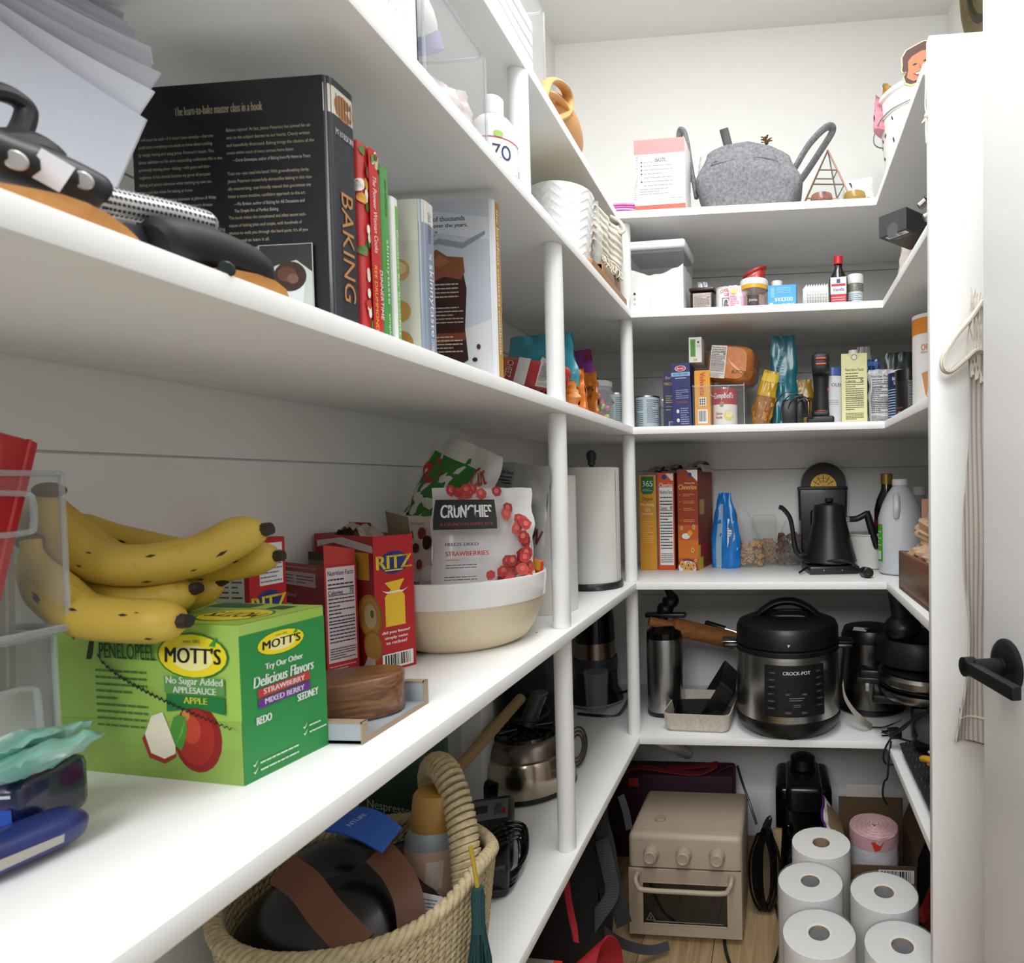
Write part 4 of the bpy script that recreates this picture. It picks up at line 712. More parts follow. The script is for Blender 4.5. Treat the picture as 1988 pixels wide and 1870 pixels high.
# ================================================================== second shelf, left run
mb = MB(); wf = mat('#f3f3f3', .6, var=.01)
for a, b in (((-.66, .44, 0), (-.384, .443, .17)), ((-.66, .682, 0), (-.384, .686, .17)), ((-.66, .44, 0), (-.656, .686, .17)), ((-.388, .44, 0), (-.384, .686, .17)), ((-.66, .44, 0), (-.384, .686, .004))): mb.box(a, b, wf, r=.001)
for k in range(4): mb.box((-.3843, .62+.012*k, .05), (-.3836, .6215+.012*k, .07+.01*k), mat('#dcdde0', .6))
tag(put(mb.build('storage_bin'), (0, 0, Z2+.0005)), 'plain white storage bin above the baking book', 'bin')
def clearbin(name, label, x0, x1, y0, y1, z, h, hole=True):
    t = thing(name, label, 'bin', (0, 0, z)); mb = MB(); k = .002
    mb.box((x0, y0, 0), (x1, y1, k), clr); mb.box((x0, y0, 0), (x0+k, y1, h), clr); mb.box((x1-k, y0, 0), (x1, y1, h), clr); mb.box((x0, y0, 0), (x1, y0+k, h), clr); mb.box((x0, y1-k, 0), (x1, y1, h), clr); mb.build('walls', t)
    q = MB(); r = .014; q.tube([(x0, y0, h)]+[(x1-r+r*math.sin(k*PI/12), y0+r-r*math.cos(k*PI/12), h) for k in range(7)]+[(x1-r+r*math.cos(k*PI/12), y1-r+r*math.sin(k*PI/12), h) for k in range(7)]+[(x0, y1, h)], .0022, edge, 8); q.tube([(x1, y0, 0), (x1, y0, h)], .0018, edge, 6); q.tube([(x1, y1, 0), (x1, y1, h)], .0018, edge, 6); q.build('rim', t); return t
clearbin('clear_bin', 'clear plastic bin of toiletries between the white bin and the mouthwash bottle', -.64, -.380, .69, .842, Z2+.0005, .128)
t = thing('spray_bottle', 'white bottle with a lilac cap lying in the clear toiletries bin', 'bottle'); lp = lambda x, y, X: ax(x, y, X)
mb = MB(); Q = [lp(820, 66, -.412), lp(815, 56, -.412), lp(806, 34, -.414), lp(790, 4, -.418), lp(768, -30, -.424)]; mb.tube(Q, [.019, .0215, .023, .024, .024], mat('#f1f1f0', .3), 24)
hz_ = (V((0, 0, CAMZ))-Q[3]).normalized(); mb.raw([Q[2]+hz_*.024+V((0, 0, .012)), Q[3]+hz_*.0245+V((0, 0, .016)), Q[4]+hz_*.025+V((0, 0, .010)), Q[4]+hz_*.025+V((0, 0, .002)), Q[3]+hz_*.0245+V((0, 0, .010))], [(0, 1, 2, 3, 4)], mat('#5b53b8', .4)); mb.build('body', t)
q = MB(); q.tube([lp(832, 104, -.410), lp(831, 101, -.410), lp(820, 67, -.412)], [.014, .0195, .0205], mat('#a9a7cf', .35), 24); q.build('cap', t)
c = lp(872, 172, -.402); pouch('toiletry_packet', 'pale pink crumpled packet in the clear toiletries bin, nearest the mouthwash', 'packet', (-.410, c.y, Z2+.004), math.radians(62), .085, .062, .028, '#e6d2d0', [], seed=51, cr=.006)
c = lp(800, 14, -.43); pouch('toiletry_packet', 'blue and yellow packet rising over the rim of the clear toiletries bin', 'packet', (-.455, c.y, Z2+.035), math.radians(-60), .07, .125, .03, '#e9e9e4', [('r', 0, .80, 1, .97, '#4a48c0'), ('r', 0, .72, 1, .79, '#e5dc8a')], seed=53, cr=.004)
t = thing('mouthwash_bottle', 'white bottle with a pink and blue label beside the upper post', 'bottle', (-.409, .932, Z2+.0005)); t.scale = (1, 1, .86); wb_ = mat('#f0efee', .3)
mb = MB(); mb.lathe([(1e-5, 0), (.030, 0), (.033, .004), (.0335, .088), (.031, .100), (.023, .112), (.0135, .119), (.0135, .124)], wb_, seg=40); mb.paint(csurf(.0337, 0, .09, PI*1.1, -1.06), [('r', .0, .745, 1, .765, '#c8365a'), ('t', 'AZO', .50, .50, .34, .27, '#23305f', {'b': .004}), ('p', [(.36, .34), (.95, .38), (.95, .26), (.36, .22)], '#d0405c'), ('t', 'Cranberry', .60, .30, .34, .06, '#f2e4e6'), ('e', .42, .12, .05, .07, '#c7324a'), ('e', .35, .17, .05, .05, '#9fc46a'), ('l', .5, .08, .9, .2, 3, '#8d97b8'), ('e', .52, .82, .06, .06, '#a9c96a'), ('l', .05, .3, .3, .6, 5, '#b9b9c2')], n=24, asp=1.2); mb.build('body', t)
q = MB(); q.lathe([(.0140, .120), (.0145, .148), (.012, .151), (1e-5, .151)], wb_, seg=28); q.build('cap', t)
bp = V((-.437, 1.315, Z2+.0005)); t = thing('planter_bowl', 'white chevron embossed pot with a yellow inner rim', 'pot', bp); wm = mat('#ececea', .4)
def chev(u, v):
    a = 2*PI*u; r = .048+.018*v**.6; e = .0012*(1 if (v*9+.9*abs(((u*10) % 1)-.5)*2) % 1 < .22 else 0); return V(((r+e)*math.cos(a), (r+e)*math.sin(a), v*.158))
mb = MB(); mb.grid(chev, 160, 90, wm); mb.lathe([(1e-5, 0), (.048, 0)], wm, seg=40); mb.lathe([(.066, .158), (.064, .160)], wm, seg=64); mb.build('pot', t, ang=50)
q = MB(); q.lathe([(.0645, .161), (.0625, .161), (.060, .09), (.045, .01), (1e-5, .01)], mat('#efe6a0', .5), seg=64); q.build('yellow_lining', t)
mb = MB(); mb.box((-.52, 1.285, 0), (-.366, 1.585, .018), mat('#b58a5d', .5, kind='woody', scale=24, h2='#9c6f45'), r=.002); tag(put(mb.build('wooden_board'), (0, 0, Z2+.0005)), 'pale wooden board lying along the second shelf edge beside the flour container', 'board')
mb = MB()
for k in range(9): mb.box((-.50, 1.40+.018*k, 0), (-.375, 1.415+.018*k, .03), mat('#a98d72', .6, kind='woodx', scale=24, h2='#927458'), r=.002)
mb.box((-.50, 1.40, .0), (-.378, 1.56, .026), mat('#8f7458', .7)); tag(put(mb.build('ribbed_board'), (0, 0, Z2+.0190)), 'small ribbed wooden board stacked under the fringed tea towel', 'board')
t = thing('tea_towel', 'cream striped tea towel with a fringe hanging over the second shelf boards', 'towel'); tc_ = mat('#e9e1d2', .9, kind='stripex', scale=500, h2='#d9cfbd', bump=.4, bscale=400)
def tt_(u, v):
    a = at(1152+62*u, 392+66*u, 1.43+.1*u); b = at(1150+60*u, 472+60*u, 1.42+.1*u); p = a.lerp(b, v); p.x = min(p.x, -.372+.012*math.sin(u*9)); p.y += .006*math.sin(v*7+u*4); return p
mb = MB(); mb.sheet(tt_, 26, 12, .006, tc_)
for k in range(6): mb.tube([tt_(j/8, (k+.4)/6)+V((.003, -.004, 0)) for j in range(9)], .0032, mat('#f0eadf', .9), 6)
mb.build('cloth', t, ang=70)
q = MB(); rn = random.Random(11)
for k in range(46): p = tt_(k/45, 1.0); q.tube(sm([p, p+V((rn.uniform(-.004, .006), rn.uniform(-.004, .004), -.010)), p+V((rn.uniform(-.006, .008), rn.uniform(-.006, .004), -.020))], 2), .0013, mat('#ece4d4', .9), 4)
q.build('fringe', t)
q = MB(); q.tube(sm([at(1185, 420, 1.5), at(1203, 430, 1.5), at(1212, 446, 1.5), at(1205, 452, 1.5), at(1198, 440, 1.5)], 4), .004, mat('#e6ddcb', .9), 8); q.build('hanging_loop', t)
pouch('zip_bag', 'clear zip bag with white contents standing behind the chevron pot', 'bag', (-.425, 1.44, Z2+.045), math.radians(-15), .085, .15, .03, clear('#eef0ee', .30), [], seed=61, cr=.006, flat=.1)
pouch('zip_bag', 'milky plastic bag above the fringed tea towel', 'bag', (-.405, 1.555, Z2+.075), math.radians(-10), .06, .085, .035, mat('#eeedea', .5), [], seed=63, cr=.008, flat=.2)
# ================================================================== top shelf, left run
clearbin('clear_bin', 'clear plastic bin of folded white cloths on the top shelf', -.655, -.412, .70, 1.165, Z1+.0005, .17)
for k in range(6):
    mb = MB(); mb.sheet(lambda u, v: V((-.62+.195*u, .74+.40*v, .016+.022*k+.002*math.sin(v*9+k))), 4, 10, .017, mat('#efefec', .8, bump=.2)); tag(put(mb.build('folded_cloth', ang=60), (0, 0, Z1)), 'folded white cloth in the stack inside the clear bin on the top shelf', 'cloth', 'folded white cloths in the clear top bin')
t = thing('leather_bag', 'tan leather bag with a broad curved strap on the top shelf', 'bag', (-.436, 1.325, Z1+.0005)); lt = mat('#c8945a', .5, bump=.15, bscale=150); lo2 = V((-.436, 1.325, Z1+.0005))
mb = MB(); mb.ball((0, 0, .052), (.036, .095, .052), lt); mb.build('body', t)
q = MB()
for P, r in (([(1052, 190), (1062, 160), (1080, 158), (1098, 175), (1104, 200), (1098, 222), (1080, 232)], .011), ([(1058, 178), (1078, 186), (1096, 208), (1108, 232), (1118, 256)], .008)): q.tube(sm([ax(x, y, -.410)-lo2 for x, y in P], 6), r, mat('#d3a163', .5, bump=.1), 10, flat=.5)
q.build('strap', t)
# ================================================================== top shelf, back run
pf = [('r', 0, 0, 1, 1, '#f0edee'), ('r', 0, .80, 1, 1, '#e08d8d'), ('r', 0, .015, 1, .10, '#d4614e'), ('t', 'NOTE', .52, .715, .20, .05, '#4a474f', {'sh': .15, 'b': .005}), ('T', 'BALLOON PUMP', .065, .57, .36, .045, '#a9a5ad'), ('T', 'ELECTRIC', .065, .24, .26, .05, '#d4665c')]
pf = pf[:-2]
for tx, vc, lv_, col in (('BALLOON PUMP', .585, .40, '#807c86'), ('ELECTRIC', .255, .27, '#c4483e')): pf.append(('t', tx, .065, vc, lv_, .05, col, {'rot': 90, 'up': 1}))
for q in range(6): pf += [('e', .19, .620-.053*q, .017, .014, '#45424a')] if q in (0, 1, 2, 3, 5) else []
for q in range(7): pf += [('l', .23, .605-.053*q, .80, .635-.053*q, 1, '#7d7a83')]
pf += [('l', .15, .17, .72, .27, 3, '#8f8c95'), ('r', .76, .15, .97, .153, '#c9c6cd'), ('r', .76, .27, .97, .273, '#c9c6cd'), ('r', .76, .15, .765, .27, '#c9c6cd'), ('r', .965, .15, .97, .27, '#c9c6cd'), ('l', .75, .105, .98, .13, 1, '#7d7a83')]
pf[-99:] = pf[-99:]
def fixup(items):      # upward-reading side text as polygons
    out = []
    for it in items:
        if it[0] == 't' and len(it) > 7 and it[7].get('up'):
            vs, fs = text_geo(it[1]); out += [('p', [(it[2]-vs[k][1]*it[5], it[3]+vs[k][0]*it[4]) for k in f], it[6]) for f in fs]
        else: out.append(it)
    return out
t = thing('balloon_pump_box', 'white and pink electric balloon pump box left of the grey felt basket', 'box', (-.2845, 1.676, Z1+.0005), math.radians(-2))
carton_mesh(.131, .085, .182, '#e9e2e2', {'F': fixup(pf)}).build('carton', t); q = MB(); q.sheet(lambda u, v: V((-.062+.124*u, -.03+.07*v, .184+.016*(1-abs(2*u-1.05))*v)), 8, 4, .001, mat('#9b8d80', .8)); q.build('flap', t)
t = thing('zip_bag', 'stack of flat zip bags with pink and purple seals beside the balloon pump box', 'bag', (-.390, 1.68, Z1+.0005)); mb = MB()
for k, c in enumerate(('#b98ccf', '#a064b4', '#d9a6d2', '#c85aa0', '#d56fb0')): mb.sheet(lambda u, v: V((-.045+.08*u, -.03+.06*v, .004+.006*k+.004*math.sin(u*3))), 8, 2, .004, mat(c, .35))
mb.build('zip_seals', t)
felt = mat('#66686c', .95, kind='speck', scale=130, h2='#8f9195', bump=.4, bscale=300); felt2 = mat('#66686c', .95, kind='speck', scale=60, h2='#96989c', bump=.4, bscale=300)
t = thing('felt_basket', 'grey felt basket with two upright handles on the top shelf', 'basket', (-.064, 1.775, Z1+.0005))
def fb(u, v):     # boxy soft body: narrow base, widest above the middle, drawn in at the rim
    a = 2*PI*u-PI*.75; ex = .26; g = v/.62 if v < .62 else 1-(v-.62)/.38; g = g*g*(3-2*g)*.5+g*.5
    w = .103+.040*g if v < .62 else .112+.031*g; dp = .062+.026*g if v < .62 else .068+.020*g
    x = abs(math.cos(a))**ex*(1 if math.cos(a) > 0 else -1)*w; y = abs(math.sin(a))**ex*(1 if math.sin(a) > 0 else -1)*dp
    top = .168+.032*math.cos(min(1, abs(x+.006)/.125)*PI/2)-.010*(x > 0)*x/.11
    return V((x, y, v*top+.0025*noise.noise(V((x*20, y*20, v*3)))))
mb = MB(); mb.grid(fb, 96, 28, felt); mb.grid(lambda u, v: fb(1-u, .3+.7*v)*.965+V((0, 0, .004)), 96, 12, felt2); mb.raw([fb(k/96, 0) for k in range(96)], [tuple(range(96))[::-1]], felt2); mb.build('body', t, ang=60)
q = MB()
def fy(x, z): return fb(.0+(math.atan2(-1, .0)+PI*.75)/(2*PI), min(1, z/.195)).y-.0004
for P in ([(-.098, .018), (-.105, .08), (-.098, .135), (-.080, .150)], [(.072, .018), (.082, .08), (.080, .135), (.068, .160)], [(-.092, .016), (0, .012), (.07, .016)], [(-.092, .020), (0, .016), (.07, .020)], [(-.095, .138), (-.03, .150), (.03, .152), (.078, .140)]): q.tube(sm([(x, fy(x, z), z) for x, z in P], 5), .0011, felt2, 6)
q.build('seams', t)
lo = V((-.064, 1.775, Z1))
for P in ([(1352, 385, 1.75), (1341, 320, 1.75), (1334, 275, 1.76), (1328, 256, 1.775), (1320, 258, 1.79), (1322, 290, 1.80), (1345, 350, 1.80)], [(1530, 350, 1.76), (1546, 322, 1.75), (1570, 282, 1.75), (1598, 252, 1.755), (1612, 246, 1.77), (1616, 256, 1.785), (1592, 295, 1.80), (1562, 340, 1.80), (1545, 362, 1.80)]):
    q = MB(); q.tube(sm([at(*p)-lo for p in P], 6), .0105, felt, 10, flat=.6); q.build('handle', t)
o = MB(); o.box((-.012, -.006, 0), (.012, .006, .07), mat('#2b2b2e', .5), r=.002); tag(put(o.build('remote_control'), tuple(at(1418, 300, 1.77)), rot=(0, math.radians(-14), 0)), 'black handle end sticking out of the grey felt basket', 'handle')
t = thing('dried_flower', 'brown dried flower head poking out of the grey felt basket', 'flower', at(1488, 276, 1.78)); mb = MB(); rn = random.Random(4)
mb.ball((0, 0, 0), (.006, .006, .007), mat('#5a4026', .9), seg=10, rings=6)
for k in range(14): a = k*.45; mb.sheet(lambda u, v: V((math.cos(a)*(.004+.012*u)-math.sin(a)*.005*(v-.5), math.sin(a)*(.004+.012*u)+math.cos(a)*.005*(v-.5), .008*u*(1-.6*u)+.004*(k % 3))), 3, 2, .0008, mat('#a98757', .9))
mb.build('petals', t)
pouch('plastic_wrapper', 'crumpled translucent plastic rising from the left of the grey felt basket', 'wrapper', tuple(at(1388, 352, 1.80)), 0, .09, .085, .05, mat('#dcdcd6', .4), [('r', .55, .5, .8, .75, '#d9c98a')], seed=71, cr=.014, flat=.4)
t = thing('terrarium', 'copper wire pyramid with glass panes on the top shelf', 'terrarium', (.132, 1.755, Z1+.0005), math.radians(8)); cp = mat('#8a6a58', .4, .6)
mb = MB(); s = .072; H = .19; B4 = [V((-s, -s, .003)), V((s, -s, .003)), V((s, s, .003)), V((-s, s, .003))]; ap = V((.015, 0, H))
for k in range(4):
    mb.tube([B4[k], B4[(k+1) % 4]], .0022, cp, 6); mb.tube([B4[k], ap], .0022, cp, 6)
for f in (.42, .66):
    R4 = [b.lerp(ap, f) for b in B4]
    for k in range(4): mb.tube([R4[k], R4[(k+1) % 4]], .0018, cp, 6)
mb.build('wire_frame', t); q = MB(); g_ = clear('#f0f6f4', .05)
for k in range(4): q.raw([B4[k], B4[(k+1) % 4], ap], [(0, 1, 2)], g_)
q.build('glass_panes', t)
def ornament(label, x, y, c1, c2, knob):
    t = thing('painted_pot', label, 'pot', (x, y, Z1+.0005)); mb = MB(); m = mat(c1, .35, kind='speck', scale=60, h2=c2, coat=.5)
    mb.lathe([(1e-5, 0), (.020, 0), (.027, .008), (.0285, .018), (.026, .029), (.022, .031), (.020, .029), (.018, .012), (1e-5, .010)], m, seg=32); mb.build('pot', t)
    if knob: q = MB(); q.lathe([(.024, .030), (.012, .034), (.006, .040), (.0065, .052), (.005, .055), (1e-5, .0555)], mat('#e9e6e0', .4), seg=20); q.build('white_lid', t)
ornament('small painted pot in brown and purple under the copper pyramid', .122, 1.660, '#a8703a', '#5d3550', False); ornament('small painted pot in green and orange with a white cap, right of the pyramid', .204, 1.660, '#6f8f3a', '#b5662c', True)
carton('cardboard_box', 'small brown cardboard box seen through the copper pyramid', 'box', (.140, 1.765, Z1+.004), math.radians(12), .062, .05, .055, '#a59b90', {'F': [('r', 0, .84, 1, 1, '#b8996f')]})
pouch('tote_bag', 'white paper bag with a black line and green leaf, at the shelf corner', 'bag', (.222, 1.75, Z1+.001), math.radians(-20), .085, .105, .03, '#eae8df', [('p', [(.2, .95), (.26, .95), (.55, .6), (.66, .2), (.60, .2), (.48, .55)], '#2a2c2e'), ('p', [(.75, .3), (.85, .5), (.95, .45), (.85, .25)], '#4f9a63'), ('p', [(.7, .15), (.8, .28), (.9, .2)], '#4f9a63')], seed=77, cr=.003, flat=.1)
# ------------------------------------------------------------------ top shelf, right run
t = thing('bucket', 'white bucket with a thin wire handle and black strokes on the right-hand top shelf', 'bucket', (.398, 1.70, Z1+.0005)); t.scale = (1, 1, 1.24); bw = mat('#efeee9', .35)
mb = MB(); mb.lathe([(1e-5, 0), (.095, 0), (.100, .006), (.125, .205), (.131, .207), (.132, .214), (.127, .217), (.121, .210), (.094, .010), (1e-5, .009)], bw, seg=56); mb.lathe([(.1215, .172), (.1255, .173), (.1255, .179), (.122, .180)], bw, seg=56)
mb.paint(lambda u, v, e: V(((.100+.0255*v+e)*math.cos(PI+ (u-.5)*2.4), (.100+.0255*v+e)*math.sin(PI+(u-.5)*2.4), .006+.2*v)), [('p', [(.50, .68), (.72, .80), (.73, .76), (.52, .64)], '#17181a'), ('p', [(.46, .62), (.60, .70), (.61, .67), (.47, .59)], '#17181a'), ('p', [(.50, .50), (.72, .60), (.73, .55), (.52, .46)], '#17181a'), ('p', [(.5, .15), (.56, .22), (.6, .14), (.55, .05)], '#5aa46a')], n=30, eps=.0006); mb.build('pail', t)
q = MB(); q.tube(sm([(0, -.128, .185), (-.11, -.09, .165), (-.137, 0, .158), (-.11, .09, .165), (0, .128, .185)], 6), .0016, mat('#9b9c9e', .3, .8), 8); q.build('wire_handle', t)
pouch('pink_packet', 'pink packet showing over the rim of the white bucket', 'packet', tuple(at(1716, 262, 1.70)), math.radians(50), .09, .085, .03, '#d98a9c', [], seed=81, cr=.004)
pouch('fabric_flower', 'golden brown dried sprig showing over the rim of the white bucket', 'flower', tuple(at(1733, 225, 1.70)), math.radians(40), .08, .07, .02, '#b58a4c', [], seed=83, cr=.012)
fo = [(.0, .055), (-.030, .050), (-.048, .030), (-.052, .005), (-.058, -.012), (-.056, -.022), (-.046, -.022), (-.058, -.038), (-.057, -.060), (-.044, -.072), (-.02, -.074), (.02, -.072), (.05, -.05), (.06, 0), (.05, .045), (.025, .058)]
t = thing('photo_cutout', 'wooden cut-out with the printed face of a smiling dark-haired person', 'cutout', at(1786, 116, 1.27), rot=(math.radians(88), math.radians(-14), math.radians(-8))); mb = MB()
def sc(pts, k=1.0): return [(x*k*.62, y*k*.54) for x, y in pts]
mb.prism(sc(fo, 1.05), -.004, 0, mat('#e5cfa2', .6, kind='woodx', h2='#d9bd88')); mb.prism(sc(fo, .98), 0, .0006, mat('#4a2f22', .6)); mb.build('wood', t)
q = MB(); q.prism(sc([(-.034, .010), (-.018, .022), (.01, .028), (.04, .02), (.048, -.02), (.035, -.055), (.0, -.068), (-.035, -.064), (-.050, -.045), (-.040, -.02)]), .0006, .0010, mat('#b0714e', .6)); q.prism(sc([(-.030, -.040), (-.01, -.038), (.012, -.040), (.0, -.055), (-.016, -.056)]), .001, .0013, mat('#7a2f2b', .6)); q.prism(sc([(-.024, -.041), (.006, -.041), (-.002, -.047), (-.018, -.047)]), .0013, .0015, mat('#eadfd4', .6))
for ex in (-.018, .014): q.prism(sc([(ex-.008, -.010), (ex, -.006), (ex+.008, -.010), (ex, -.013)]), .001, .0013, mat('#2c1a14', .6))
q.prism(sc([(-.006, -.012), (.0, -.028), (-.008, -.030)]), .001, .0012, mat('#9b5d3f', .6)); q.build('printed_face', t); q = MB(); q.cyl(.0025, -.0975, -.02, mat('#d9bd88', .6), Matrix.Rotation(0, 4, 'X'), seg=10); st_ = q.build('stick', t); st_.matrix_parent_inverse = t.rotation_euler.to_matrix().to_4x4().inverted(); st_.location = (.020, .004, 0)
t = thing('brass_tray', 'round antique brass tray hanging on the right wall above the shelves', 'tray', (XR-.018, 1.545, 2.45), rot=(0, math.radians(-90), 0)); br = mat('#8c7a4a', .4, .7, kind='speck', scale=40, h2='#5e4f2c')
mb = MB(); mb.lathe([(1e-5, .001), (.20, .001), (.215, .006), (.235, .010), (.250, .016), (.262, .014), (.262, .006), (.24, .0), (1e-5, -.004)], br, seg=64); mb.build('dish', t); q = MB(); q.lathe([(.205, .002), (.212, .010), (.222, .010), (.228, .006)], mat('#3a3424', .6, .5), seg=64); q.build('dark_ring', t)
# ================================================================== second shelf, back run
t = thing('flour_container', 'square clear container of white flour with a white lid and scoop', 'container', (-.303, 1.718, Z2+.0005), math.radians(-3)); w = .152; d = .13; h = .178
mb = MB(); cw = clear('#fafafa', .03)
for a, b in (((-w/2, -d/2, 0), (w/2, -d/2+.002, h)), ((-w/2, d/2-.002, 0), (w/2, d/2, h)), ((-w/2, -d/2, 0), (-w/2+.002, d/2, h)), ((w/2-.002, -d/2, 0), (w/2, d/2, h)), ((-w/2, -d/2, 0), (w/2, d/2, .003))): mb.box(a, b, cw, r=.0005)
mb.build('tub', t); q = MB(); q.box((-w/2-.004, -d/2-.004, h-.014), (w/2+.004, d/2+.004, h+.008), mat('#f2f2f3', .4), r=.006, seg=3); q.box((-w/2+.004, -d/2+.004, h-.022), (w/2-.004, d/2-.004, h-.013), mat('#5b5d64', .6)); q.build('lid', t)
q = MB(); fm = mat('#f3f2f0', .95, bump=.4, bscale=120)
def ftop(u, v):
    x = -w/2+.003+(w-.006)*u; return V((x, -d/2+.003+(d-.006)*v, .098+.024*abs(2*u-.95)**1.6+.006*noise.noise(V((u*7, v*5, 2)))))
q.grid(ftop, 24, 14, fm)
q.raw([(-w/2+.003, -d/2+.003, .004), (w/2-.003, -d/2+.003, .004)]+[tuple(ftop(1-k/24, 0)) for k in range(25)], [tuple(range(27))], fm); q.raw([(w/2-.003, -d/2+.003, .004), (w/2-.003, d/2-.003, .004)]+[tuple(ftop(1, 1-k/14)) for k in range(15)], [tuple(range(17))], fm); q.raw([(-w/2+.003, d/2-.003, .004), (-w/2+.003, -d/2+.003, .004)]+[tuple(ftop(0, k/14)) for k in range(15)], [tuple(range(17))], fm); q.raw([(-w/2+.003, -d/2+.003, .004), (w/2-.003, -d/2+.003, .004), (w/2-.003, d/2-.003, .004), (-w/2+.003, d/2-.003, .004)], [(0, 1, 2, 3)], fm)
fo_ = q.build('flour', t, ang=60); fo_['kind'] = 'stuff'
q = MB()
q.prism([(-.062, 0), (-.014, 0), (-.014, .035), (-.020, .048), (-.030, .054), (-.050, .054), (-.058, .046), (-.062, .035)], 0, .018, mat('#f0f0ef', .4), T(0, -d/2-.001, .001) @ Rm(90, 'X')); q.build('scoop', t)
q = MB()
for k in range(3): q.cyl(.0032-.0003*(k == 1), 0, .0008, mat(('#3a3a3e', '#b9b9bb', '#cfcfd0')[k], .4), T(-.050, -d/2-.019, .046-.013*k) @ Rm(90, 'X'), seg=16)
q.build('scoop_holes', fo_.parent)
t = thing('cocoa_tin', 'dark brown cocoa tub with a white nutrition label, right of the flour container', 'tub', (-.186, 1.695, Z2+.0005), math.radians(-4)); dk = mat('#2b1815', .35)
mb = MB(); mb.box((-.032, -.026, 0), (.032, .026, .056), dk, r=.008, seg=3); mb.paint(fsurf(.064, .052, .056, 'F'), [('n', .14, .10, .86, .90, '#c9bcb6', '#3a2a28', '120')]); mb.paint(fsurf(.064, .052, .056, 'R'), [('r', .2, .1, .8, .8, '#4a3a36'), ('l', .25, .15, .75, .75, 7, '#a99d97')]); mb.build('tub', t); q = MB(); q.box((-.034, -.028, .056), (.034, .028, .066), dk, r=.004, seg=2); q.build('lid', t)
pouch('foil_packet', 'silver-grey foil packet standing behind the cocoa tub', 'packet', (-.195, 1.755, Z2+.001), math.radians(10), .05, .105, .012, mat('#8f9296', .3, .5), [], seed=91, cr=.003, taper=.5, flat=.02)
can('baking_powder_can', 'white can with red lettering and a small portrait panel, behind the pink sachet', 'can', (-.126, 1.70, Z2+.0005), .029, .066, '#ebe8e6', [('t', 'CLABBER', .5, .86, .30, .14, '#b5232a', {'b': .004, 'arc': .5}), ('t', 'GIRL', .55, .68, .18, .12, '#b5232a', {'b': .004}), ('r', .40, .10, .62, .56, '#2f3236'), ('r', .42, .13, .60, .53, '#cfd0d0'), ('e', .51, .36, .05, .13, '#4d5054'), ('e', .51, .28, .07, .1, '#6d7074')], lid='#d9d5cf', metal=.3)
pouch('pink_sachet', 'pink patterned sachet between the white can and the sprinkle jar', 'sachet', (-.095, 1.66, Z2+.0005), math.radians(-4), .044, .064, .012, '#ecc6d4', [('l', .1, .1, .6, .6, 7, '#c46d94'), ('r', .7, .1, .95, .55, '#d8a3c4'), ('e', .3, .75, .15, .1, '#e4d36a')], seed=93, cr=.002, taper=1)
t = thing('foil_bag', 'red foil bag with a rolled open top behind the sprinkle jar', 'bag', (-.064, 1.735, Z2+.0005)); mb = MB(); rf = mat('#c03328', .35, coat=.4)
def rb(u, v):
    a = 2*PI*u; r = .035*(1-.25*v)+.004*noise.noise(V((math.cos(a)*2, math.sin(a)*2, v*4))); return V((r*math.cos(a)*1.05+.012*v, r*math.sin(a)*.8, .118*v+.012*math.cos(a)*v))
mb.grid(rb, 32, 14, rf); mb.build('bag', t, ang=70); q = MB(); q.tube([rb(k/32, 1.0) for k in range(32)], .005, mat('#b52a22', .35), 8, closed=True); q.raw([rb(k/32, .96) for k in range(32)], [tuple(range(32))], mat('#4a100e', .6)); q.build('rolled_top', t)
t = thing('sprinkle_jar', 'clear jar of dark sprinkles with a white and yellow lid', 'jar', (-.052, 1.672, Z2+.0005)); mb = MB(); mb.lathe([(1e-5, 0), (.032, 0), (.034, .003), (.034, .050), (.031, .054)], clear('#efeae6', .12), seg=40)
mb.paint(csurf(.0342, 0, .054), [('r', .34, .05, .62, .60, '#3a302e'), ('t', 'Jimmies', .48, .35, .2, .16, '#e9e2dc')], n=24); mb.build('jar', t)
q = MB(); q.cyl(.0305, .003, .034, mat('#7a4434', .7, kind='speck', scale=300, h2='#c9a08a'), seg=32); q.build('sprinkles', t);
q = MB(); q.lathe([(.0345, .050), (.0355, .051), (.0355, .060), (.0345, .061)], mat('#e0a92a', .35), seg=40); q.build('yellow_ring', t); q = MB(); q.lathe([(.0355, .0605), (.036, .062), (.036, .074), (.033, .077), (1e-5, .078)], mat('#efeeec', .35), seg=40); q.build('lid', t)
t = thing('white_bottle', 'small white bottle with a white cap behind the blue box', 'bottle', (.007, 1.735, Z2+.0005)); mb = MB(); mb.lathe([(1e-5, 0), (.022, 0), (.0235, .003), (.0235, .058), (.015, .072)], mat('#d9dadb', .35), seg=28); mb.build('body', t); q = MB(); q.lathe([(.0145, .070), (.015, .090), (.013, .092), (1e-5, .092)], mat('#efefee', .4), seg=24); q.build('cap', t)
bx = [('r', 0, 0, 1, 1, '#3f9fd4'), ('t', 'DELICIOUS', .55, .40, .62, .17, '#e8f1f7', {'rot': 180, 'b': .008}), ('t', 'WOW!', .72, .13, .42, .20, '#f4f6f8', {'rot': 180, 'b': .012}), ('l', .3, .65, .8, .92, 4, '#8cc6e6'), ('e', .12, .16, .08, .12, '#e9e9e9'), ('r', .1, .5, .24, .9, '#6fb7de')]
carton('baking_mix_box', 'bright blue box lying upside down beside the sprinkle jar', 'box', (.021, 1.685, Z2+.0005), math.radians(-4), .072, .05, .060, '#3f9fd4', {'F': bx, 'R': [('r', 0, 0, 1, 1, '#2d7db5'), ('r', .2, .5, .8, .9, '#dfe6ea'), ('l', .25, .55, .75, .85, 4, '#4a6a85')]})
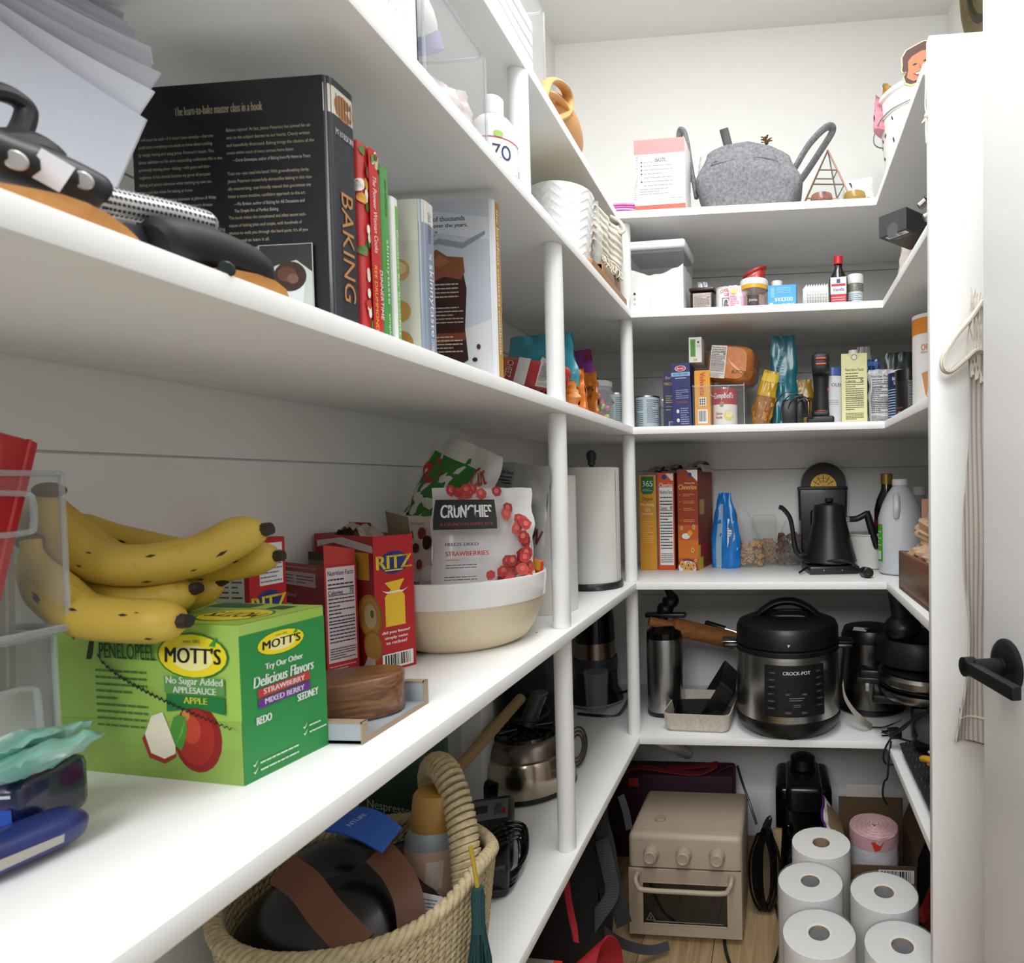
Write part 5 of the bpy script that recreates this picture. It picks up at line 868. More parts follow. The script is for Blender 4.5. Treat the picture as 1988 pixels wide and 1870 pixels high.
t = thing('cupcake_liners', 'stack of white fluted cupcake liners between the blue box and the vanilla bottle', 'cupcake liners', (.102, 1.668, Z2+.0005), rot=(math.radians(0), math.radians(0), 0)); mb = MB()
for k in range(9):
    def lin_(u, v, k=k): a = 2*PI*u; r = .019+.012*v+.0012*math.sin(a*22)*v; return V((-.030+.0065*k+.010*v, r*math.cos(a), .0305+r*math.sin(a)*.92))
    mb.grid(lin_, 88, 2, mat('#f1f0ee', .8, var=.01))
mb.build('liners', t, ang=70)
t = thing('vanilla_bottle', 'dark brown extract bottle with a red cap and a white and red label', 'bottle', (.163, 1.672, Z2+.0005), math.radians(-6)); gl_ = mat('#120b0a', .12, coat=.5)
mb = MB(); mb.box((-.023, -.015, 0), (.023, .015, .076), gl_, r=.006, seg=3); mb.lathe([(.021, .070), (.019, .080), (.012, .094), (.0095, .100), (.0095, .110)], gl_, Matrix.Diagonal((1, .72, 1, 1)), seg=28)
mb.paint(fsurf(.046, .0302, .076, 'F'), [('r', .07, .04, .93, .40, '#c01f28'), ('r', .07, .40, .93, .96, '#e9e4e2'), ('r', .40, .76, .6, .9, '#33476e'), ('r', .12, .66, .88, .74, '#b5232b'), ('t', 'Vanilla', .5, .55, .62, .10, '#4a5f8c', {'sh': .2, 'b': .01}), ('l', .14, .10, .86, .34, 3, '#e9b5b2')]); mb.build('body', t)
q = MB(); q.lathe([(.0105, .108), (.0115, .109), (.0115, .127), (.010, .129), (1e-5, .129)], mat('#c01f28', .4), seg=28); q.build('cap', t)
t = thing('spice_jar', 'spice jar with a white cap and dried herbs right of the vanilla bottle', 'jar', (.207, 1.690, Z2+.0005)); mb = MB(); mb.lathe([(1e-5, 0), (.0185, 0), (.020, .003), (.020, .060), (.018, .063)], mat('#8f8c82', .4, kind='speck', scale=200, h2='#5e5a4a'), seg=32); mb.paint(csurf(.0202, 0, .06), [('r', .15, .08, .85, .66, '#cfd4d6'), ('l', .2, .12, .8, .6, 6, '#5d7d96'), ('r', .2, .12, .32, .3, '#c24a44')], n=20); mb.build('jar', t)
q = MB(); q.lathe([(.0205, .061), (.021, .062), (.021, .083), (.019, .085), (1e-5, .085)], mat('#f0f0ee', .4), seg=32); q.build('cap', t)
# ------------------------------------------------------------------ second shelf, right run
t = thing('sugar_packet', 'crumpled white and orange paper packet on the right-hand second shelf', 'packet', (.338, 1.535, Z2+.0005), math.radians(-35))
pouch_mesh(.11, .108, .07, mat('#e5dcd2', .5), [('r', .25, .2, 1, .62, '#dd8a55'), ('r', .0, 0, .6, .18, '#efe9e2'), ('r', .1, .03, .3, .1, '#d9a83a')], seed=95, cr=.012, flat=.3).build('packet', t, ang=70)
cb0 = at(1708, 463, 1.42); t = thing('black_box', 'matte black box with a barcode, balanced on the crumpled packet on the right-hand second shelf', 'box', (cb0.x+.707*.034+.707*.055, cb0.y-.707*.034+.707*.055, cb0.z), math.radians(-45))
mb = carton_mesh(.068, .115, .044, '#2b2b2d', {'F': [('r', 0, 0, 1, 1, '#3d3d40'), ('e', .5, .15, .20, .36, '#55565a')], 'B': [('r', 0, 0, 1, 1, '#17130f'), ('b', .15, .80, .88, .93, 1), ('l', .25, .66, .85, .76, 3, '#8b857c')]}); mb.build('carton', t)
for k, (x, y, Y) in enumerate(((1783, 403, 1.23), (1793, 425, 1.20))):
    c = at(x, y, Y); t = thing('tool_grip', ('upper black grip with a steel end beside the white panel', 'lower black grip with a steel end beside the white panel')[k], 'tool', c)
    dv_ = V((.75, -.25, .55 if k == 0 else .35)).normalized(); q = MB(); q.tube([V((0, 0, 0)), dv_*.002, dv_*.016], [.005, .0075, .0075], mat('#8f8a86', .3, .9), 16); q.build('steel_end', t); q = MB(); q.tube([dv_*.0165, dv_*.018, dv_*.10], [.006, .0085, .0085], BLACK, 14); q.build('grip', t)
# ================================================================== middle shelf, back run
b1 = [('r', 0, 0, 1, 1, '#20224e'), ('t', 'Barilla', .45, .90, .6, .045, '#c9a2a0', {'sh': .2}), ('t', 'PROTEIN+', .5, .79, .85, .05, '#c9a83c', {'b': .01}), ('l', .15, .45, .85, .60, 4, '#b3a15a'), ('l', .15, .38, .5, .41, 1, '#8f93b5'), ('l', .15, .32, .6, .36, 1, '#b3a15a'), ('r', .3, .04, .8, .13, '#b9bcc9'), ('r', .34, .05, .76, .12, '#4a4d6e')]
b2_ = [('r', 0, 0, 1, 1, '#232b63'), ('r', 0, .80, 1, .86, '#8fb3d9'), ('t', 'GLUTEN FREE', .5, .83, .8, .03, '#2a3a72', {'b': .006}), ('e', .5, .92, .30, .045, '#e6e0e0'), ('e', .5, .92, .26, .038, '#b5232f'), ('t', 'Barilla', .5, .92, .36, .03, '#f2e9e8', {'sh': .2}), ('l', .2, .76, .8, .785, 1, '#e3e5ee'), ('l', .2, .45, .88, .60, 5, '#9ba3c9'), ('l', .2, .38, .8, .42, 2, '#a54a52'), ('l', .42, .05, .85, .32, 8, '#9ba3c9'), ('e', .28, .26, .08, .03, '#d9d6c0'), ('e', .28, .12, .08, .03, '#d9d6c0')]
carton('pasta_box', 'navy pasta box lettered PROTEIN, leftmost on the middle shelf', 'box', (-.279, 1.758, Z3+.0005), math.radians(2), .047, .10, .152, '#20224e', {'F': b1})
carton('pasta_box', 'taller navy gluten free pasta box with a red and white oval logo', 'box', (-.244, 1.735, Z3+.0005), math.radians(-2), .050, .10, .170, '#232b63', {'F': b2_}, rot=(0, math.radians(-1.5), math.radians(-2)))
t = thing('clear_bin', 'clear plastic bin holding the soup can and the yellow cheese box', 'bin', (0, 0, Z3+.0005)); mb = MB(); x0, x1, y0, y1, h = -.2165, -.082, 1.672, 1.83, .112
mb.box((x0, y0, 0), (x1, y1, .002), clr); mb.box((x0, y0, 0), (x1, y0+.002, h*.95), clr); mb.box((x0, y0, 0), (x0+.002, y1, h), clr); mb.box((x1-.002, y0, 0), (x1, y1, h), clr); mb.box((x0, y1-.002, 0), (x1, y1, h), clr); mb.build('walls', t); q = MB(); q.tube([(x0, y0, h*.95), (x1, y0, h*.95), (x1, y1, h), (x0, y1, h)], .0016, edge, 6, closed=True); q.tube([(x1, y0, 0), (x1, y0, h)], .0014, edge, 6); q.tube(sm([(x0+.045, y0, h*.95), (x0+.05, y0, h*.72), (x1-.05, y0, h*.72), (x1-.04, y0, h*.95)], 5), .0012, edge, 6); q.build('rim', t)
ve = [('r', 0, 0, 1, 1, '#e09a22'), ('b', .2, .05, .82, .30, 1), ('r', .28, .37, .75, .52, '#e8e2d2')]+[('e', .36+.14*(k % 3), .40+.04*(k//3), .05, .017, '#2b2620') for k in range(9)]+[('T', 'Velveeta', .52, .76, .42, .36, '#c0302a')]
carton('cheese_box', 'yellow cheese box with red lettering standing in the clear bin', 'box', (-.1905, 1.728, Z3+.0035), math.radians(-2), .041, .09, .146, '#e09a22', {'F': ve})
carton('tea_box', 'small white and green box balanced on top of the navy and yellow boxes', 'box', (-.2085, 1.735, Z3+.1735), math.radians(-3), .034, .08, .066, '#e9e8e3', {'F': [('r', 0, 0, 1, 1, '#e9e8e3'), ('r', .12, .22, .52, .92, '#5aa23a'), ('T', 'HOMESTYLE', .32, .57, .58, .16, '#2f5a22'), ('e', .75, .80, .08, .045, '#33363a'), ('l', .62, .6, .9, .7, 2, '#8f948c'), ('r', .35, .05, .65, .15, '#d6b98f')]})
can('soup_can', 'red and white soup can inside the clear bin', 'can', (-.135, 1.712, Z3+.0035), .0325, .100, '#ebe6e2', [('r', 0, .56, 1, 1, '#a81e26'), ('t', "Campbell's", .47, .77, .55, .20, '#f4efec', {'sh': .15, 'b': .004}), ('e', .44, .56, .055, .075, '#9b8a5c'), ('e', .62, .26, .13, .14, '#e3c878'), ('e', .64, .30, .09, .08, '#efe0ad'), ('t', 'Chicken', .36, .32, .20, .07, '#a8323a', {'b': .003}), ('t', 'Noodle', .36, .22, .18, .07, '#a8323a', {'b': .003})])
t = thing('bread_bag', 'sliced bread loaf in a clear orange bag lying on the soup can bin', 'bread', (-.118, 1.755, Z3+.116), rot=(0, math.radians(7), math.radians(-8)))
def loaf(u, v):
    a = 2*PI*u; e = .5; x = abs(math.cos(a))**e*(1 if math.cos(a) > 0 else -1)*.062; z = abs(math.sin(a))**e*(1 if math.sin(a) > 0 else -1)*.050+.052
    y = -.075+.15*v; k = 1-.22*max(0, abs(2*v-1)-.7)/.3; return V((x*k+.002*noise.noise(V((u*9, v*9, 1))), y, .052+(z-.052)*k+.003*noise.noise(V((u*7, v*7, 4)))))
mb = MB(); bm2 = mat('#b5652a', .3, kind='speck', scale=90, h2='#c67c3c', coat=.4); mb.grid(loaf, 48, 16, bm2); mb.raw([loaf(k/48, 0) for k in range(48)], [tuple(range(48))], bm2); mb.raw([loaf(k/48, 1) for k in range(48)], [tuple(range(48))[::-1]], bm2)
mb.paint(lambda u, v, e: V((-.055+.11*u, -.0752-e, .008+.088*v)), [('n', .06, .02, .44, .98, '#d9d4ce', '#3a3030', '70'), ('p', [(.48, .6), (.7, .4), (.9, .2), (.88, .18), (.6, .4)], '#e0a678'), ('t', 'BUTTER', .78, .24, .34, .09, '#4a2a18', {'sh': .1, 'rot': 0})], eps=.0012); mb.build('loaf', t, ang=50)
q = MB(); 
pouch('chips_bag', 'yellow and brown snack bag leaning right of the clear bin', 'bag', (-.045, 1.735, Z3+.0005), 0, .055, .155, .03, '#c49a1e', [('r', 0, 0, 1, .55, '#8a5a2a'), ('e', .5, .3, .3, .16, '#b5763a'), ('r', 0, .8, 1, .95, '#d9b82a')], seed=101, cr=.005, taper=.7, rot=(0, math.radians(13), 0))
t = thing('sauce_bottle', 'dark sauce bottle with a black cap behind the snack bag', 'bottle', (-.020, 1.79, Z3+.0005)); mb = MB(); mb.lathe([(1e-5, 0), (.0185, 0), (.0195, .003), (.0195, .09), (.012, .115), (.0105, .128)], mat('#24140c', .15, coat=.5), seg=28); mb.paint(csurf(.0197, .02, .06), [('r', .2, 0, .9, 1, '#3a2f26'), ('r', .25, .3, .85, .7, '#a08a5a')], n=16); mb.build('body', t); q = MB(); q.lathe([(.0115, .125), (.012, .150), (1e-5, .151)], BLK2, seg=24); q.build('cap', t)
pouch('snack_bag', 'tall dark teal bag with a folded corner behind the charger cables', 'bag', (.022, 1.775, Z3+.0005), math.radians(4), .078, .252, .035, '#1f6f7c', [('l', .25, .45, .5, .75, 9, '#6fa9b0'), ('t', 'CHIPS', .45, .8, .3, .05, '#8fc0c4')], seed=103, cr=.005, taper=.85, flat=.03)
t = thing('battery_charger', 'black battery charger with its coiled cable in front of the teal bag', 'charger', (.048, 1.668, Z3+.0005)); mb = MB(); ck = mat('#1c1d20', .4)
mb.box((-.032, -.016, 0), (.004, .022, .064), ck, r=.005); mb.box((.004, -.012, 0), (.022, .018, .078), ck, r=.004); mb.box((.012, -.005, .02), (.034, .02, .062), mat('#27282b', .5), r=.004); mb.build('charger', t)
q = MB(); rn = random.Random(9)
for k in range(5): P = [(-.055+.02*k, -.006, .004+.006*k), (-.05+.018*k, -.018, .05), (-.02+.014*k, -.020, .082-.006*k), (.02+.008*k, -.017, .06), (.03+.004*k, -.013, .02), (.05, -.006, .006)]; q.tube(sm(P, 6), .0017, BLK2, 6)
q.build('cable', t)
t = thing('power_drill', 'black and orange cordless drill standing on its battery', 'drill', (.115, 1.700, Z3+.0005), math.radians(-4)); dm = mat('#1f2023', .5, bump=.05); og = mat('#d9521c', .4)
mb = MB(); mb.box((-.020, -.05, .128), (.026, .075, .182), dm, r=.014, seg=4); mb.build('housing', t, ang=50)
q = MB(); q.tube([(.003, 0, .14), (.003, .004, .09), (.002, .008, .032)], [.019, .0165, .019], dm, 20, flat=1.15); q.build('grip', t)
q = MB(); q.box((-.034, -.045, 0), (.036, .055, .020), dm, r=.006, seg=3); q.box((-.022, -.034, .018), (.024, .042, .034), dm, r=.006, seg=3); q.build('battery', t)
q = MB()
for z in (.150, .164): q.tube([(-.009, -.0512, z), (.016, -.0512, z)], .0022, og, 8)
q.tube([(.003+.0185*math.cos(a), .008+.0195*math.sin(a), .036) for a in [2*PI*k/20 for k in range(20)]], .0018, og, 6, closed=True); q.box((.015, -.004, .088), (.0235, .006, .096), og, r=.002); q.build('orange_trim', t)
pouch('snack_bag', 'yellow bag half hidden behind the drill', 'bag', (.075, 1.80, Z3+.0005), 0, .06, .135, .03, '#a98214', [], seed=107, cr=.004)
can('wipes_canister', 'white canister with a blue lid behind the drill', 'canister', (.151, 1.745, Z3+.0005), .030, .152, '#e4e3e6', [('t', 'OLEX', .62, .70, .34, .06, '#4a4f63', {'b': .004}), ('l', .35, .35, .65, .45, 3, '#a4a5b3')], lid='#4a63a8', metal=0, lidh=.022)
mk = [('r', 0, 0, 1, 1, '#e3dea6'), ('n', .12, .05, .90, .82, '#e3dea6', '#34301c', '5'), ('p', [(.18, .995), (.5, .885), (.82, .995)], '#d9d39a'), ('e', .5, .945, .11, .04, '#2a2d2b'), ('e', .5, .945, .09, .032, '#e6e3cf'), ('t', '?', .5, .945, .07, .04, '#2a2d2b')][:-1]
t = thing('milk_carton', 'pale yellow drink carton with a white screw cap on the middle shelf', 'carton', (.207, 1.745, Z3+.0005), math.radians(-3)); carton_mesh(.066, .066, .186, '#e3dea6', {'F': mk, 'L': [('r', 0, 0, 1, 1, '#d5cf98'), ('e', .4, .3, .25, .06, '#b39a78'), ('e', .55, .18, .3, .07, '#cdbf9f')]}).build('carton', t); q = MB(); q.cyl(.0125, .186, .200, mat('#eeede9', .4), seg=28, b=.001); q.build('cap', t)
pouch('nutrition_bag', 'white pouch covered with nutrition facts, right of the pale yellow carton', 'bag', (.278, 1.748, Z3+.0005), math.radians(-6), .062, .148, .04, '#d9d7d9', [('n', .08, .03, .95, .93, '#dddbdd', '#3a3940', '110')], seed=111, cr=.003, taper=1, flat=.05, pw=3)
pouch('blue_bag', 'blue foil bag with a pinched top behind the nutrition pouch', 'bag', (.262, 1.80, Z3+.0005), math.radians(10), .075, .185, .03, '#20509a', [('r', 0, .9, 1, .97, '#5a86c4')], seed=113, cr=.006, taper=.6)
pouch('clear_bag', 'thin milky plastic sleeve behind the pale yellow carton', 'bag', (.245, 1.825, Z3+.0005), 0, .05, .225, .01, clear('#e6e8e8', .25), [], seed=115, cr=.002, taper=.7)
can('salt_canister', 'navy sea salt canister with pale stripes', 'canister', (.327, 1.705, Z3+.0005), .036, .134, '#1d2a5a', [('t', 'NATURAL', .37, .84, .34, .07, '#dfe6f0', {'b': .003}), ('t', 'SEA', .32, .755, .16, .06, '#dfe6f0', {'b': .003})]+[('r', 0, .12+.05*k, .30, .14+.05*k, '#9fb3d4') for k in range(11)]+[('r', 0, 0, .4, .10, '#9fc6e0')], lid='#e4e6ec', metal=0, lidh=.006)
can('supplement_jar', 'squat black jar with a grey facts label in front of the salt canister', 'jar', (.323, 1.612, Z3+.0005), .030, .120, '#111114', [('n', .42, .12, .82, .80, '#24242a', '#a9a9b0', ''), ('e', .20, .12, .05, .05, '#6f9a4c'), ('r', .05, .22, .3, .25, '#7a2a22')], lid='#0c0c0e', metal=0, lidh=.026, lidr=.031)
pouch('tea_bag_pouch', 'dark green pouch behind the salt canister', 'bag', (.335, 1.79, Z3+.0005), math.radians(-8), .085, .20, .03, '#123528', [], seed=117, cr=.004, taper=.8)
can('breadcrumb_canister', 'tall white and orange breadcrumb canister at the right end of the middle shelf', 'canister', (.352, 1.475, Z3+.0005), .046, .215, '#efece8', [('r', 0, .80, 1, .965, '#e08a2c'), ('e', .70, .865, .07, .07, '#1d1d20'), ('e', .70, .865, .055, .055, '#efe9e0'), ('t', '4C', .71, .865, .06, .06, '#1d1d20', {'b': .006}), ('t', 'ORIGINAL', .50, .66, .42, .06, '#dd7a33', {'b': .003}), ('t', 'BREAD CRUMBS', .46, .61, .34, .022, '#9a938c'), ('p', [(.30, .40), (.42, .42), (.62, .38), (.60, .12), (.45, .10), (.36, .18)], '#cf8a4a'), ('p', [(.36, .42), (.66, .48), (.64, .38), (.50, .28)], '#b9c4c9')], lid='#efeeea', metal=0, lidh=.008, rz=math.radians(-10))
# ================================================================== counter shelf, back run
def cereal(label, x, y, rz, w, d, h, base, F, R, flapc='#8d7f6c', lean=0):
    t = thing('cereal_box', label, 'box', (x, y, Z4+.0005), rot=(0, math.radians(lean), rz))
    carton_mesh(w, d, h, base, {'F': F, 'R': R}, top=False).build('carton', t)
    for k, (a, b, s) in enumerate(((-.8, .1, .022), (-.1, .9, .028))):
        q = MB(); q.sheet(lambda u, v: V((w/2*(a+(b-a)*u), -d*.1+d*.55*v, h-.002+s*math.sin(PI*(.2+.6*v))+.004*noise.noise(V((u*4, v*4, k+x*9))))), 5, 5, .001, mat(flapc, .7) if k else mat('#a5977f', .7)); q.build('flap', t)
    return t
mo = [('r', 0, 0, 1, 1, '#d9982a'), ('p', [(.12, .985), (.88, .985), (.88, .83), (.75, .80), (.25, .80), (.12, .83)], '#1f6b3a'), ('t', '365', .5, .91, .62, .06, '#f2efe2', {'b': .015}), ('l', .2, .83, .8, .86, 2, '#a9d0b0'), ('t', 'Organic', .5, .745, .66, .045, '#3d6b2a', {'sh': .15, 'b': .012}), ('t', 'Morning', .48, .685, .82, .042, '#f3ead6', {'b': .012}), ('t', "O's", .5, .635, .3, .04, '#f3ead6', {'b': .012}), ('t', 'Honey Nut', .5, .59, .66, .026, '#f3ead6', {'b': .01}), ('l', .15, .28, .85, .52, 11, '#e9bf78')]
cereal("tall golden organic cereal box, leftmost of the three", -.372, 1.935, math.radians(-4), .050, .17, .278, '#d9982a', mo, [('r', 0, 0, 1, 1, '#e3ddc9')])
ch = [('r', 0, 0, 1, 1, '#d2521f'), ('r', .05, .92, .95, .99, '#e9e0d6'), ('p', [(.02, .99), (.5, .99), (.95, .90), (.95, .86), (.02, .9)], '#d2521f'), ('e', .42, .955, .14, .025, '#2a3f8c'), ('t', 'Cheerios', .5, .875, .8, .045, '#f4ece2', {'b': .012}), ('n', .10, .05, .92, .85, '#eceae6', '#2a282c', '140')]
cereal('orange cereal box with a nutrition panel, middle of the three', -.319, 1.93, math.radians(-3), .049, .165, .284, '#d2521f', ch, [('r', 0, 0, 1, 1, '#8a3a1c')])
def ringo(u, v, r): return [('e', u, v, r, r*.30, '#c98f4c'), ('e', u, v, r*.72, r*.2, '#ddb06a'), ('e', u, v, r*.32, r*.10, '#7d4f22')]
hn = [('r', 0, 0, 1, 1, '#9d3a1c'), ('r', 0, 0, 1, .45, '#c25a1e'), ('r', 0, .12, 1, .3, '#d0701f'), ('p', [(.45, .995), (1, .995), (1, .88)], '#ece6dc'), ('e', .62, .95, .1, .022, '#2a3f8c'), ('t', 'Honey Nut', .62, .865, .5, .02, '#f0d9b0', {'sh': .2, 'b': .008}), ('t', 'Cheerios', .5, .828, .88, .05, '#f0c95a', {'b': .014})]
for v in (.745, .675, .605, .49): hn += [('l', .28, v-.012, .82, v+.02, 2, '#e3b25a'), ('p', [(.10, v+.01), (.14, v-.002), (.22, v+.02), (.14, v+.004)], '#e3b25a')]
hn += ringo(.78, .43, .09)+ringo(.18, .42, .08)+ringo(.72, .2, .10)+ringo(.86, .10, .07)+[('e', .40, .34, .2, .03, '#dfe4e2'), ('e', .60, .37, .12, .03, '#e39a2a'), ('e', .45, .03, .5, .085, '#6b2f4a'), ('e', .45, .025, .44, .07, '#e9e4da')]+ringo(.2, .06, .13)+ringo(.5, .05, .14)+ringo(.76, .05, .12)+ringo(.36, .02, .12)+ringo(.64, .015, .12)
t = cereal('orange-brown honey nut cereal box with a torn open top, rightmost of the three', -.246, 1.925, math.radians(-8), .061, .175, .292, '#9d3a1c', hn, [('r', 0, 0, 1, 1, '#8c3219'), ('r', 0, 0, .3, .25, '#d9c32a'), ('r', .1, .55, .4, .7, '#c9a24a'), ('r', .12, .12, .6, .25, '#b5222a')])
q = MB(); q.sheet(lambda u, v: V((.02+.022*u, -.07+.12*v, .285+.034*math.sin(PI*u*.8)-.02*u)), 6, 6, .0008, mat('#b7b3ab', .3, .4)); q.build('inner_bag', t)
pouch('snack_bag', 'tall bright blue snack pouch pinched at the top, beside the cereal boxes', 'bag', (-.155, 1.905, Z4+.0005), math.radians(-24), .100, .222, .055, '#1579c9', [('r', .30, 0, .50, .85, '#9db9cf'), ('p', [(.70, .28), (.98, .24), (.94, .62), (.72, .66)], '#e3e5e7'), ('l', .73, .30, .93, .60, 9, '#5a6a80')], seed=121, cr=.006, taper=.42, flat=.18, pw=4)
def obag(label, x, y, h, w, col, n, fill, top):
    t = thing('cereal_bag', label, 'bag', (x, y, Z4+.0005)); mb = MB()
    def bs_(u, v):
        a = 2*PI*u; r = w/2*(1-.38*v**2)*(.9+.1*math.sin(PI*min(1, v*3))); return V((r*math.cos(a)+top*v*v+.004*noise.noise(V((math.cos(a)*2, math.sin(a)*2, v*5+x*50))), r*.72*math.sin(a)+.003*noise.noise(V((math.cos(a)*3, 9+math.sin(a)*3, v*6))), v*h))
    mb.grid(bs_, 28, 18, clear('#f4f6f6', .09, .2)); mb.build('plastic_bag', t, ang=80)
    rn = random.Random(int(h*1e4)); q = MB(); m1 = mat(col, .8)
    for k in range(n):
        a = rn.uniform(0, 2*PI); z = rn.uniform(.006, fill); rr = w/2*.86*(1-.3*(z/h)**2); r = rr*math.sqrt(rn.uniform(.45, 1)); c = V((r*math.cos(a), r*.68*math.sin(a), z)); d = V((rn.uniform(-1, 1), rn.uniform(-1, 1), rn.uniform(-1, 1))).normalized(); x_ = d.orthogonal().normalized(); y_ = d.cross(x_)
        q.tube([c+(x_*math.cos(2*PI*j/8)+y_*math.sin(2*PI*j/8))*.0046 for j in range(8)], .0024, m1, 5, closed=True)
    o = q.build('cereal_rings', t); o['kind'] = 'stuff'; return t
obag('twisted clear bag of pale cereal rings beside the blue pouch', -.082, 1.915, .172, .085, '#c9a06a', 150, .075, -.035)
t = thing('cereal_container', 'clear upright zip bag of small tan cereal rings', 'container', (-.040, 1.975, Z4+.0005)); mb = MB(); mb.box((-.037, -.02, 0), (.037, .02, .152), clear('#eef3ec', .10, .2), r=.006, seg=3); mb.build('bag', t)
q = MB(); rn = random.Random(31); m1 = mat('#b98a5c', .8)
for k in range(170): c = V((rn.uniform(-.032, .032), rn.choice((-.013, rn.uniform(-.012, .012))), rn.uniform(.006, .078))); d = V((rn.uniform(-1, 1), rn.uniform(-1, 1), rn.uniform(-1, 1))).normalized(); x_ = d.orthogonal().normalized(); y_ = d.cross(x_); q.tube([c+(x_*math.cos(2*PI*j/7)+y_*math.sin(2*PI*j/7))*.0036 for j in range(7)], .0019, m1, 5, closed=True)
q.build('cereal_rings', t)['kind'] = 'stuff'
obag('rolled clear bag of dark cereal rings left of the black coffee canister', .034, 1.945, .135, .085, '#6b4a33', 170, .095, .012)
cm = mat('#141416', .4, coat=.2)
t = thing('coffee_canister', 'large matte black canister with a recessed panel, behind the kettle', 'canister', (.139, 2.005, Z4+.0005)); w, d, h = .150, .062, .236
b2 = bmesh.new(); bmesh.ops.create_cube(b2, size=1)
for v in b2.verts: k = .92 if v.co.z < 0 else 1.0; v.co = V((v.co.x*w*k, v.co.y*d, (v.co.z+.5)*h))
bmesh.ops.bevel(b2, geom=list(b2.edges), offset=.008, segments=3, affect='EDGES', profile=.5); mb = MB(); mb.merge(b2, cm)
mb.box((-.038, -.033, .03), (.038, -.030, .165), mat('#0a0a0b', .5), r=.008); mb.build('body', t); q = MB(); q.box((-w/2-.001, -d/2-.001, h-.012), (w/2+.001, d/2+.001, h), mat('#1b1b1e', .4), r=.004); q.build('rim', t)
t = thing('coffee_filter', 'round metal mesh coffee filter with a gold centre standing on the black canister', 'filter', (.143, 1.998, Z4+.2375), rot=(math.radians(84), 0, 0))
q = MB(); q.lathe([(.069, -.002), (.071, 0), (.069, .003)], CHROME, T(0, .004, 0), seg=64); q.build('rim', t); q = MB(); q.cyl(.0685, -.001, .001, mat('#3a332c', .5, .4, kind='speck', scale=400, h2='#2a2520'), T(0, .004, 0), seg=48); q.build('mesh', t)
q = MB(); gd = mat('#9a7a34', .4, .8); M_ = T(0, -.003, 0); q.cyl(.040, .001, .003, gd, M_, seg=48)
for k in range(12): a = 2*PI*k/12; q.raw([(.012*math.cos(a)-.0008*math.sin(a), .012*math.sin(a)+.0008*math.cos(a)-.003, .0034), (.036*math.cos(a)-.0012*math.sin(a), .036*math.sin(a)+.0012*math.cos(a)-.003, .0034), (.036*math.cos(a)+.0012*math.sin(a), .036*math.sin(a)-.0012*math.cos(a)-.003, .0034), (.012*math.cos(a)+.0008*math.sin(a), .012*math.sin(a)-.0008*math.cos(a)-.003, .0034)], [(0, 1, 2, 3)], '#4a3a18')
for r in (.006, .018, .027): q.lathe([(r, .0034), (r+.0012, .0034)], mat('#5e4a20', .5), M_, seg=32)
q.build('gold_disc', t)
kc = V((.143, 1.815, Z4+.0005)); t = kb_ = thing('kettle_base', 'square black electric kettle base with a round plug on its cord', 'base', kc, math.radians(8)); mb = MB(); mb.box((-.068, -.072, 0), (.068, .06, .022), cm, r=.004); mb.cyl(.045, .022, .026, GLOSSB, seg=40)
for x in (-.03, .02): mb.cyl(.0012, .0721, .0726, mat('#d9d9d9', .4), T(x, 0, .011) @ Rm(90, 'X'), seg=10)
mb.build('base', t)
t = thing('gooseneck_kettle', 'matte black gooseneck kettle with a slanted handle on its base', 'kettle', kc+V((.002, 0, .0265)), math.radians(6)); km = mat('#0e0e10', .42, bump=.02)
mb = MB(); mb.lathe([(1e-5, 0), (.073, 0), (.075, .003), (.073, .012), (.060, .06), (.047, .115), (.045, .150), (.043, .156)], km, seg=56); mb.build('body', t); q = MB(); q.lathe([(.0425, .155), (.041, .159), (.022, .162), (.02, .164), (1e-5, .164)], km, seg=48); q.lathe([(.006, .163), (.012, .168), (.0125, .176), (.010, .178), (1e-5, .178)], km, seg=24); q.build('lid', t)
q = MB(); q.tube(sm([(-.060, -.005, .022), (-.085, -.01, .020), (-.098, -.01, .040), (-.104, -.01, .085), (-.112, -.01, .125), (-.130, -.012, .150), (-.142, -.013, .156)], 6), [.0095]*7+[.008]*8+[.0065]*22, km, 12); q.build('spout', t)
q = MB(); q.cyl(.0085, .040, .056, mat('#b9b4aa', .25, 1.0), T(0, 0, .118) @ Rm(90, 'Y'), seg=20); q.build('steel_collar', t)
q = MB(); q.tube(sm([(.056, 0, .118), (.078, 0, .119), (.100, -.002, .130), (.108, -.002, .134)], 4), .0085, km, 12); q.tube(sm([(.104, -.002, .138), (.110, -.002, .120), (.122, -.003, .075), (.134, -.004, .035)], 5), [.010]*4+[.0105]*6+[.010]*5+[.008], km, 14); q.build('handle', t)
mb = MB(); P = [az(1552, 1112, Z4+.006), az(1575, 1098, Z4+.02), at(1620, 1088, 1.73), at(1650, 1092, 1.725), az(1670, 1106, Z4+.012), az(1680, 1112, Z4+.010)]; mb.tube(sm(P, 8), .0032, BLK2, 8); cdo = adopt(mb.build('power_cord'), kb_)
q = MB(); c = az(1685, 1112, Z4+.014); dq = (V((.3, -1, .05))).normalized().to_track_quat('Z', 'Y').to_matrix().to_4x4(); dq.translation = c; q.cyl(.014, -.028, .006, BLK2, dq, seg=20, b=.004); q.cyl(.0115, .004, .010, mat('#222225', .4), dq, seg=20)
q.cyl(.0025, .006, .012, CHROME, dq @ T(.005, .004, 0), seg=8); q.cyl(.0025, .006, .012, CHROME, dq @ T(-.005, -.003, 0), seg=8); pg_ = q.build('plug'); pg_.parent = cdo
